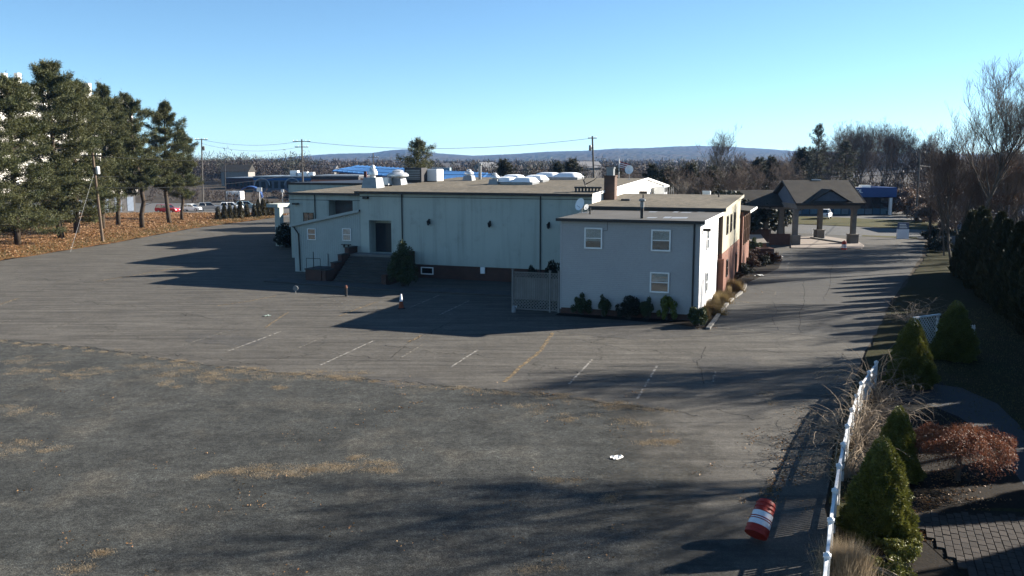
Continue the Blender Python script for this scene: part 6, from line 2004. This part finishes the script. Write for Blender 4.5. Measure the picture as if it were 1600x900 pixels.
# trees just outside the picture on the right, whose shadows fall across the lot
for i, (x, y, k, hh, wd_) in enumerate(((31, 43, 'bare0', 14, 1.0), (37, 45, 'bare2', 16, 1.1), (44, 52, 'bare0', 16, 1.1), (50, 62, 'bare1', 15, 1.1), (31, 30.8, 'tallbare', 17.5, 1.15), (29, 26.5, 'tallbare', 16.5, 1.1), (36, 36.0, 'tallbare', 20.5, 1.2))):
    tree_thing('bare_tree', k, (x, y, -0.02), i * 1.9, (hh / 15 * wd_, hh / 15 * wd_, hh / HT[k]), 'leafless tree beyond the right picture edge that shades the lot', 'tree', 'bare trees beyond the right edge')
for i, (x, y, h_) in enumerate(((26.4, 38.5, 6.2), (26.0, 35.6, 6.4), (25.4, 32.6, 5.6), (24.8, 29.6, 5.8), (24.3, 26.8, 5.9), (23.6, 23.6, 6.0), (23.0, 20.8, 5.6), (22.4, 17.6, 6.2), (22.0, 14.8, 6.0), (27.5, 41.5, 6.4))):
    tree_thing('arborvitae', 'arbor%d' % (i % 2), (x, y, -0.01), i * 0.7, (1.35, 1.35, h_ / 6.0), 'arborvitae beyond the right picture edge that shades the garden', 'tree', 'arborvitae beyond the right edge')

# ------------------------------------------------------------------ garden planting
for i, (px, py, k, yt, lb, wd_) in enumerate(((1371, 838, 'spruce0', 682, 'large rounded dwarf spruce nearest the camera beside the fence', 1.0), (1398, 748, 'spruce1', 634, 'dwarf spruce right behind the nearest one', 0.95),
      (1421, 602, 'spruce0', 497, 'conical dwarf spruce in front of the lattice screen', 1.0), (1489, 560, 'spruce1', 470, 'dark dwarf spruce right of the lattice screen', 1.15))):
    b = G(px, py, 0.02)
    h_ = AT(px, yt, b.y + 0.05).z
    s = h_ / (2.75 if k == 'spruce0' else 2.6)
    tree_thing('dwarf_spruce', k, b, i * 1.4, (s * wd_, s * wd_, s), lb, 'shrub', 'clipped dwarf spruces in the garden')
# weeping laceleaf maple
b = G(1495, 750, 0.02)
mt = empty('laceleaf_maple', b, 0, 'umbrella-shaped weeping maple with dry red-brown leaves', 'tree')
rng = np.random.default_rng(8)
rm = random.Random(8)
trk = MB()
trk.tube([(0, 0, -0.1), (0.05, 0, 0.5), (-0.02, 0.03, 0.95)], [0.09, 0.075, 0.06], 8)
tw = MB()
for k in range(80):
    a = rm.uniform(0, 6.28); L = rm.uniform(0.6, 1.5)
    p0 = Vector((0, 0, rm.uniform(0.8, 1.0)))
    pts = []
    for q in range(7):
        f = q / 6
        pts.append(p0 + Vector((math.cos(a + .25 * math.sin(5 * f)) * L * f, math.sin(a + .25 * math.sin(5 * f)) * L * f, 0.62 * math.sin(min(1, f * 1.25) * 2.0) * (0.5 + 0.35 * rm.random()) - 0.35 * f * f * L / 1.5)))
    (trk if k < 10 else tw).tube(pts, [0.03 * (1 - .85 * q / 6) + 0.003 for q in range(7)], 4, cap=False)
trk.build('trunk', BARKG, mt, smooth=True)
tw.build('branches', TWIG, mt)
nl = 22000
a = rng.uniform(0, 6.283, nl); rho = np.sqrt(rng.uniform(0, 1, nl))
Rx = 1.7 * (1 + 0.10 * np.sin(3 * a) + 0.06 * np.sin(7 * a + 1))
zc = 1.55 - 0.42 * rho ** 2.4 + 0.09 * np.sin(7 * a + 9 * rho) + rng.normal(0, 0.06, nl) - (rng.random(nl) < 0.4) * rng.uniform(0, 0.38, nl) * (0.3 + rho)
C = np.stack([Rx * rho * np.cos(a), Rx * rho * np.sin(a) * 0.92, zc], axis=1)
D = unit_rows(np.stack([np.cos(a) * .5, np.sin(a) * .5, np.full(nl, -0.45)], axis=1) + rng.normal(0, 0.6, (nl, 3)))
mesh_obj('crown', faces_mesh('maple_crown', blades(C, D, rng.uniform(0.04, 0.10, nl), 0.022, rng)), MAPLE, mt)
# ornamental grass clump at the fence
b = G(1322, 912, 0.02)
og = empty('ornamental_grass', b, 0, 'tall dry straw-coloured ornamental grass clump by the fence', 'grass')
rng = np.random.default_rng(9)
n = 4200
C = np.stack([rng.normal(0, 0.20, n), rng.normal(0, 0.24, n), np.full(n, 0.0)], axis=1)
D = unit_rows(np.stack([rng.normal(0, 0.28, n), rng.normal(0, 0.28, n), np.ones(n)], axis=1))
mesh_obj('blades', faces_mesh('grass_blades', blades(C, D, rng.uniform(0.5, 1.15, n), 0.014, rng)), DRYG, og)
gm = random.Random(12)
pl_ = MB(); hd = MB()
for k in range(34):
    a = gm.uniform(0, 6.28) if k % 3 else gm.gauss(-0.4, .5)
    L = gm.uniform(0.9, 1.7)
    pts = [Vector((gm.gauss(0, .12), gm.gauss(0, .12), 0.2))]
    dd = Vector((math.cos(a) * .55, math.sin(a) * .55, 1)).normalized()
    for q in range(9):
        dd = (dd + Vector((math.cos(a) * .12, math.sin(a) * .12, -0.21))).normalized()
        pts.append(pts[-1] + dd * L / 9)
    pl_.tube(pts, [0.007 - 0.0004 * q for q in range(10)], 3, cap=False)
    if k % 4 == 0:
        hd.tube(pts[-3:], [0.012, 0.024, 0.006], 5)
pl_.build('stems', TWIGP, og); hd.build('plumes', DRYG, og)
def plant(key, px, label, s=1.0, name='shrub', cat='shrub', group=None, z=0.0, rz_=0.0, loc=None):
    return tree_thing(name, key, loc or G(*px, z), rz_, s, label, cat, group)
plant('shrub_low', (1398, 865), 'low spreading green shrub below the nearest dwarf spruce', (1.0, 1.0, 1.2), z=0.02)
plant('shrub_low', (1385, 905), 'low dark green shrub at the bottom edge beside the dry grass', (1.1, 1.0, 1.0), z=0.02, rz_=2)
plant('canes0', (1335, 700), 'tangle of bare arching canes spilling over the picket fence', (1.45, 1.45, 1.1), 'bare_shrub', z=0.02)
plant('canes1', (1356, 655), 'second tangle of bare canes behind the picket fence', (1.0, 1.0, 1.1), 'bare_shrub', z=0.02, rz_=1)
plant('canes0', (1372, 622), 'bare spiky shrub at the far end of the picket fence', (1.35, 1.35, 1.3), 'bare_shrub', z=0.02, rz_=2.2)
plant('canes1', (1322, 745), 'thin bare canes poking over the fence beside the nearest dwarf spruce', (1.2, 1.2, 1.1), 'bare_shrub', z=0.02, rz_=3.1)
plant('canes0', (1345, 672), 'dense grey cane tangle leaning over the fence into the driveway', (1.5, 1.5, 1.0), 'bare_shrub', z=0.02, rz_=4.4)
plant('canes3', (1352, 690), 'low brown brush along the inside of the picket fence', (0.9, 1.6, 0.7), 'bare_shrub', z=0.02, rz_=2.8)
plant('canes3', (1380, 640), 'low brown brush left of the conical dwarf spruce', (1.0, 1.5, 0.7), 'bare_shrub', z=0.02, rz_=0.8)
vn = tree_thing('climbing_vine', 'canes3', (20.6, 44.2, 1.75), 0.4, (1.7, 1.2, 0.75), 'leafless twining vine heaped on top of the lattice screen', 'vine')
# beds at the building
for i, (px, key, s, lb) in enumerate((((909, 491), 'shrub_green', (1.25, 1.2, 1.35), 'green upright shrub at the left of the annex wall'), ((942, 494), 'shrub_tall', (1.2, 1.2, 1.1), 'narrow green shrub second along the annex wall'),
      ((984, 498), 'shrub_dark', (1.2, 1.1, 1.35), 'dark rounded shrub in the middle of the annex wall'), ((1012, 499), 'shrub_tall', (1.25, 1.25, 1.15), 'narrow shrub right of the dark rounded one'),
      ((1042, 500), 'shrub_yellow', (1.15, 1.15, 1.35), 'yellow-green variegated shrub under the lower annex window'), ((1092, 509), 'shrub_gloss', (1.25, 1.2, 1.45), 'glossy rounded shrub at the annex corner'))):
    plant(key, px, lb, s, z=0.02, rz_=i * 1.3)
plant('shrub_ivy', (629, 449), 'tall dark evergreen bush right of the entrance stairs', (1.0, 1.0, 1.0), 'tall_shrub')
plant('shrub_dark', None, 'large dark bush beside the canopy post at left', (2.2, 2.2, 2.6), 'dark_bush', loc=tuple(WLD(ONV(447, 380, 32.0).x, 32.0, 0)))
plant('shrub_dark', None, 'dark foliage heaped behind the lattice fence, right', (1.3, 1.2, 2.9), 'dark_bush', loc=tuple(WLD(-10.1, 2.2, 0)))
plant('shrub_dark', None, 'dark foliage behind the lattice fence, left', (1.0, 1.0, 2.55), 'dark_bush', loc=tuple(WLD(-11.6, 2.0, 0)), rz_=2)
rs = random.Random(31)
for i, (u, v) in enumerate(((0.35, 1.4), (0.45, 2.9), (0.35, 4.4), (0.5, 6.0), (0.45, 7.8), (0.6, 9.4), (0.75, 11.6), (0.8, 14.0))):
    plant('weeds', None, 'straw-coloured dry weeds along the sunlit side wall', (0.32, 1.0, rs.uniform(0.6, 0.95)), 'dry_weeds', 'weeds', 'dry weeds along the side wall', loc=tuple(WLD(u, v, 0.02)), rz_=i)
for i, px in enumerate(((1162, 430), (1172, 420), (1182, 412), (1196, 416), (1168, 408), (1178, 402), (1160, 412), (1205, 412), (1150, 438))):
    plant('shrub_brown' if i % 3 else 'shrub_dark', px, 'low brown winter shrub in the bed before the brick planter', rs.uniform(0.9, 1.5), 'low_shrub', 'shrub', 'low shrubs in the side bed', z=0.02, rz_=i)
plant('shrub_green', (1177, 396), 'green shrub against the cellar bulkhead', (1.8, 1.8, 1.7), z=0.02)

# ================================================================== STUFF: dry grass, leaves, litter
rng = np.random.default_rng(77)
def scatter_px(patches):
    out = []
    for cx0, cy0, rx, ry, n_ in patches:
        nc = max(1, n_ // 11)
        cc = rng.normal(0, 0.5, (nc, 2))
        a = cc[rng.integers(0, nc, n_)] + rng.normal(0, 0.13, (n_, 2))
        for q in a:
            out.append(G(cx0 + q[0] * rx, cy0 + q[1] * ry, 0.006)[:2])
    return np.array([(p[0], p[1]) for p in out])
def clumped(P, per, spread):
    c = np.repeat(P, per, axis=0) + rng.normal(0, spread, (len(P) * per, 2))
    return c
seam = [(float(x), float(np.interp(x, [p[0] for p in rough_px[2:12]], [p[1] for p in rough_px[2:12]])) + 3, 16, 5, int(max(0, random.gauss(7, 6)))) for x in range(0, 1060, 11)]
patches = seam + [(70, 562, 80, 8, 70), (60, 578, 90, 8, 120), (130, 590, 60, 5, 60), (210, 575, 90, 10, 150), (300, 588, 70, 10, 190), (270, 600, 20, 8, 40), (330, 593, 50, 8, 70), (390, 575, 50, 6, 60), (470, 586, 80, 10, 160), (540, 590, 40, 8, 110),
           (440, 606, 20, 7, 40), (30, 640, 60, 12, 60), (20, 695, 60, 14, 90), (40, 705, 40, 8, 40), (430, 735, 70, 9, 150), (520, 732, 60, 9, 180), (560, 728, 30, 8, 60), (605, 730, 40, 10, 90), (385, 740, 40, 8, 50), (320, 745, 20, 6, 40),
           (545, 715, 20, 4, 40), (150, 865, 20, 5, 40), (130, 890, 30, 5, 40), (820, 612, 60, 6, 70), (880, 618, 50, 6, 70), (980, 634, 60, 5, 60), (890, 655, 20, 8, 50), (840, 640, 40, 8, 60), (1020, 690, 20, 10, 60), (1050, 690, 16, 6, 40),
           (955, 780, 14, 14, 50), (870, 752, 26, 4, 50), (940, 640, 60, 10, 60), (1010, 665, 60, 14, 60), (850, 890, 40, 8, 50), (1180, 620, 50, 10, 30)]
P0 = scatter_px(patches)
c = clumped(P0, 20, 0.12)
n = len(c)
C = np.concatenate([c, np.full((n, 1), 0.0)], axis=1)
D = unit_rows(np.stack([rng.normal(0, .8, n), rng.normal(0, .8, n), rng.uniform(0.25, 1.0, n)], axis=1))
o = mesh_obj('dry_grass', faces_mesh('dry_grass', blades(C, D, rng.uniform(0.03, 0.085, n), 0.010, rng)), DRYG)
tag(o, 'tufts of straw-coloured dry grass in the broken asphalt', 'grass', kind='stuff')
# fallen leaves: along the fence, the kerb and scattered on the old asphalt
lp = [(1225, 745, 40, 50, 260), (1215, 700, 50, 40, 160), (1250, 690, 50, 60, 220), (1205, 770, 16, 20, 200), (1180, 800, 40, 40, 30), (1290, 640, 60, 60, 120), (1470, 760, 90, 30, 350), (1480, 785, 80, 12, 260), (1440, 800, 30, 30, 280),
      (1495, 745, 50, 8, 220), (1435, 840, 30, 40, 240), (1500, 820, 60, 10, 200), (1560, 830, 90, 50, 120), (1150, 440, 40, 20, 160), (1190, 432, 50, 8, 120), (1105, 512, 20, 4, 60), (1230, 412, 40, 10, 60), (1330, 760, 20, 60, 160)]
lp += [(float(rng.uniform(0, 1150)), float(rng.uniform(620, 900)), 90, 40, 8) for _ in range(60)]
lp += [(float(rng.uniform(600, 1060)), float(rng.uniform(610, 645)), 60, 8, 14) for _ in range(16)]
c = scatter_px(lp)
n = len(c)
C = np.concatenate([c, rng.uniform(0.03, 0.05, (n, 1))], axis=1)
o = mesh_obj('fallen_leaves', faces_mesh('fallen_leaves', plates(C, rng.uniform(0.02, 0.045, n), rng, 0.75)), FALLEN)
tag(o, 'scattered fallen brown leaves on asphalt and beds', 'leaves', kind='stuff')
# leaf cover on the bank
n = 26000
yy = rng.uniform(66, 168, n); ex = np.array([edge_x(y) for y in yy]); dd = rng.uniform(0.2, 24, n)
xx = ex - dd
zz = np.array([bank_z(x, y) + 0.05 * math.sin(x * 1.3 + y * 0.7) for x, y in zip(xx, yy)])
o = mesh_obj('bank_leaves', faces_mesh('bank_leaves', plates(np.stack([xx, yy, zz + 0.05], axis=1), rng.uniform(0.06, 0.16, n), rng, 0.6)), FALLEN)
tag(o, 'carpet of orange fallen leaves on the pine bank', 'leaves', kind='stuff')
n = 9000
yy = rng.uniform(70, 160, n); ex = np.array([edge_x(y) for y in yy]); dd = np.abs(rng.normal(0, 2.2, n)) + 0.1
xx = ex - dd
zz = np.array([bank_z(x, y) for x, y in zip(xx, yy)])
D = unit_rows(np.stack([rng.normal(0, .5, n), rng.normal(0, .5, n), np.ones(n)], axis=1))
o = mesh_obj('bank_grass', faces_mesh('bank_grass', blades(np.stack([xx, yy, zz], axis=1), D, rng.uniform(0.1, 0.25, n), 0.05, rng)), GREENG)
tag(o, 'yellow-green grass fringe along the foot of the bank', 'grass', kind='stuff')
# lawn blades in the near garden
n = 30000
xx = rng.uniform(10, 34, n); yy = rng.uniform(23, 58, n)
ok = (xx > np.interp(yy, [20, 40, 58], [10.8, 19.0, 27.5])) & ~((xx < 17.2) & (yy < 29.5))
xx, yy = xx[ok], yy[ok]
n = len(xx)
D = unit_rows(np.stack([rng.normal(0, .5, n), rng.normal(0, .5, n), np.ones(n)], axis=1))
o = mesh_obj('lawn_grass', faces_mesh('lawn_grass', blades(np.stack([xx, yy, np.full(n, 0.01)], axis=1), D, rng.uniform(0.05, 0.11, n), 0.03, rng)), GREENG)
tag(o, 'short winter grass of the shaded garden lawn', 'grass', kind='stuff')

# ================================================================== FAR WOODS AND HILLS
def far_wood(name, spec, m, label, seed):
    """spec: list of (n, px0, px1, Y0, Y1, h0, h1, tris, size)"""
    rng = np.random.default_rng(seed)
    allP = []
    for n_, p0, p1, Y0, Y1, h0, h1, k, s_ in spec:
        Y = rng.uniform(Y0, Y1, n_)
        px = rng.uniform(p0, p1, n_)
        X = (px - 800) / FPX * Y * math.cos(TH)
        Hh = rng.uniform(h0, h1, n_)
        Wd = Hh * rng.uniform(0.28, 0.42, n_)
        u = unit_rows(rng.normal(size=(n_, k, 3))) * (rng.uniform(0.15, 1, (n_, k, 1)) ** 0.5)
        C = np.stack([X[:, None] + u[..., 0] * Wd[:, None], Y[:, None] + u[..., 1] * Wd[:, None], np.maximum(0.2, Hh[:, None] * (0.55 + 0.45 * u[..., 2]))], axis=2).reshape(-1, 3)
        D = unit_rows(rng.normal(0, 0.6, (len(C), 3)) + np.array([0, 0, 0.9]))
        allP.append(blades(C, D, rng.uniform(0.6, 1.3, len(C)) * s_, 0.2 * s_, rng))
    o = mesh_obj(name, faces_mesh(name, np.concatenate(allP)), m)
    tag(o, label, 'woods', kind='stuff')
far_wood('distant_bare_woods', [(150, 255, 480, 400, 520, 8, 14, 420, 1.2), (190, 470, 1260, 330, 460, 6, 10, 380, 1.1), (320, 230, 1300, 480, 800, 7, 12, 190, 1.9),
                                (700, 150, 1400, 800, 1500, 9, 14, 110, 3.2), (900, 100, 1500, 1500, 2400, 10, 15, 60, 5.0), (120, 1440, 1680, 180, 320, 10, 15, 420, 0.9), (30, 1480, 1680, 112, 124, 2, 4, 420, 0.6), (60, 230, 480, 205, 260, 2, 3.5, 160, 0.5), (90, 1225, 1480, 178, 205, 3, 7, 420, 0.7), (60, -120, 60, 220, 420, 12, 18, 120, 1.5)],
         FARWOOD, 'brown leafless woods filling the valley floor', 5)
far_wood('distant_evergreens', [(28, 300, 480, 390, 520, 11, 17, 200, 1.3), (46, 560, 1240, 330, 480, 8, 12, 170, 1.2), (90, 240, 1300, 480, 900, 9, 14, 80, 1.9), (130, 200, 1400, 900, 1900, 10, 15, 40, 3.4)],
         FARWOODG, 'dark evergreens dotted through the valley woods', 6)
# hills
ridge_px = [-400, 200, 380, 430, 470, 520, 580, 610, 635, 680, 740, 800, 860, 920, 960, 1010, 1050, 1090, 1140, 1200, 1240, 1400, 1700, 2100]
ridge_y = [250, 251, 250, 248, 244, 241, 240, 236, 234.5, 240, 244, 242, 238, 236, 233, 232, 230, 229, 231, 234, 237, 240, 243, 246]
hm = MB()
NA, NR = 520, 70
rs_ = np.concatenate([np.linspace(1700, 6000, 55), np.linspace(6150, 7200, 15)])
hr = np.random.default_rng(3)
for i in range(NA + 1):
    px = -400 + 2500 * i / NA
    az = (px - 800) / FPX
    yr = np.interp(px, ridge_px, ridge_y)
    top = HC + (255 - yr) / FPX * 6000 / math.cos(TH)
    for j, r_ in enumerate(rs_):
        t = min(1.0, (r_ - 1700) / 4300)
        sm = t * t * (3 - 2 * t) * 0.72 + 0.28 * t
        z = top * sm
        z *= 1 + 0.16 * math.sin(px * 0.011 + r_ * 0.0011) * (1 - t) + 0.10 * math.sin(px * 0.023 - r_ * 0.0021) * (1 - t)
        if r_ > 6000: z *= 1 - 0.5 * (r_ - 6000) / 1200
        z += hr.uniform(-2.2, 2.2) * (t > 0.02)
        Y = r_
        hm.v.append((az * Y * math.cos(TH), Y, z - 1.0 if j else -3.0))
for i in range(NA):
    for j in range(len(rs_) - 1):
        k = i * len(rs_) + j
        hm.f.append((k, k + len(rs_), k + len(rs_) + 1, k + 1)); hm.mi.append(0)
hb = NB('wooded_hill')
f1 = hb.ramp(hb.noise(0.004, 5, 0.65), [(0.35, 0.0), (0.65, 1.0)])
f2 = hb.ramp(hb.noise(0.05, 3, 0.7), [(0.3, 0.6), (0.7, 1.15)])
hb.bsdf(hb.mix(1.0, hb.mix(f1, (0.072, 0.056, 0.046), (0.045, 0.046, 0.034)), f2, 'MULTIPLY'), 0.95, 0.05)
tag(hm.build('hills', hb.m), 'low wooded hills along the horizon fading blue', 'hills', kind='structure')
# haze over the valley
hz = MB().box(-7600, 7600, -420, 7600, -4.5, 190)
hv = bpy.data.materials.new('haze_air')
hv.use_nodes = True
hv.node_tree.nodes.clear()
vo_ = hv.node_tree.nodes.new('ShaderNodeOutputMaterial')
pv_ = hv.node_tree.nodes.new('ShaderNodeVolumePrincipled')
pv_.inputs['Color'].default_value = (0.16, 0.46, 1.0, 1)
pv_.inputs['Density'].default_value = 5.0e-5
pv_.inputs['Anisotropy'].default_value = 0.1
hv.node_tree.links.new(pv_.outputs[0], vo_.inputs['Volume'])
ho = hz.build('haze', hv)
tag(ho, 'thin blue winter haze over the valley', 'haze', kind='stuff')
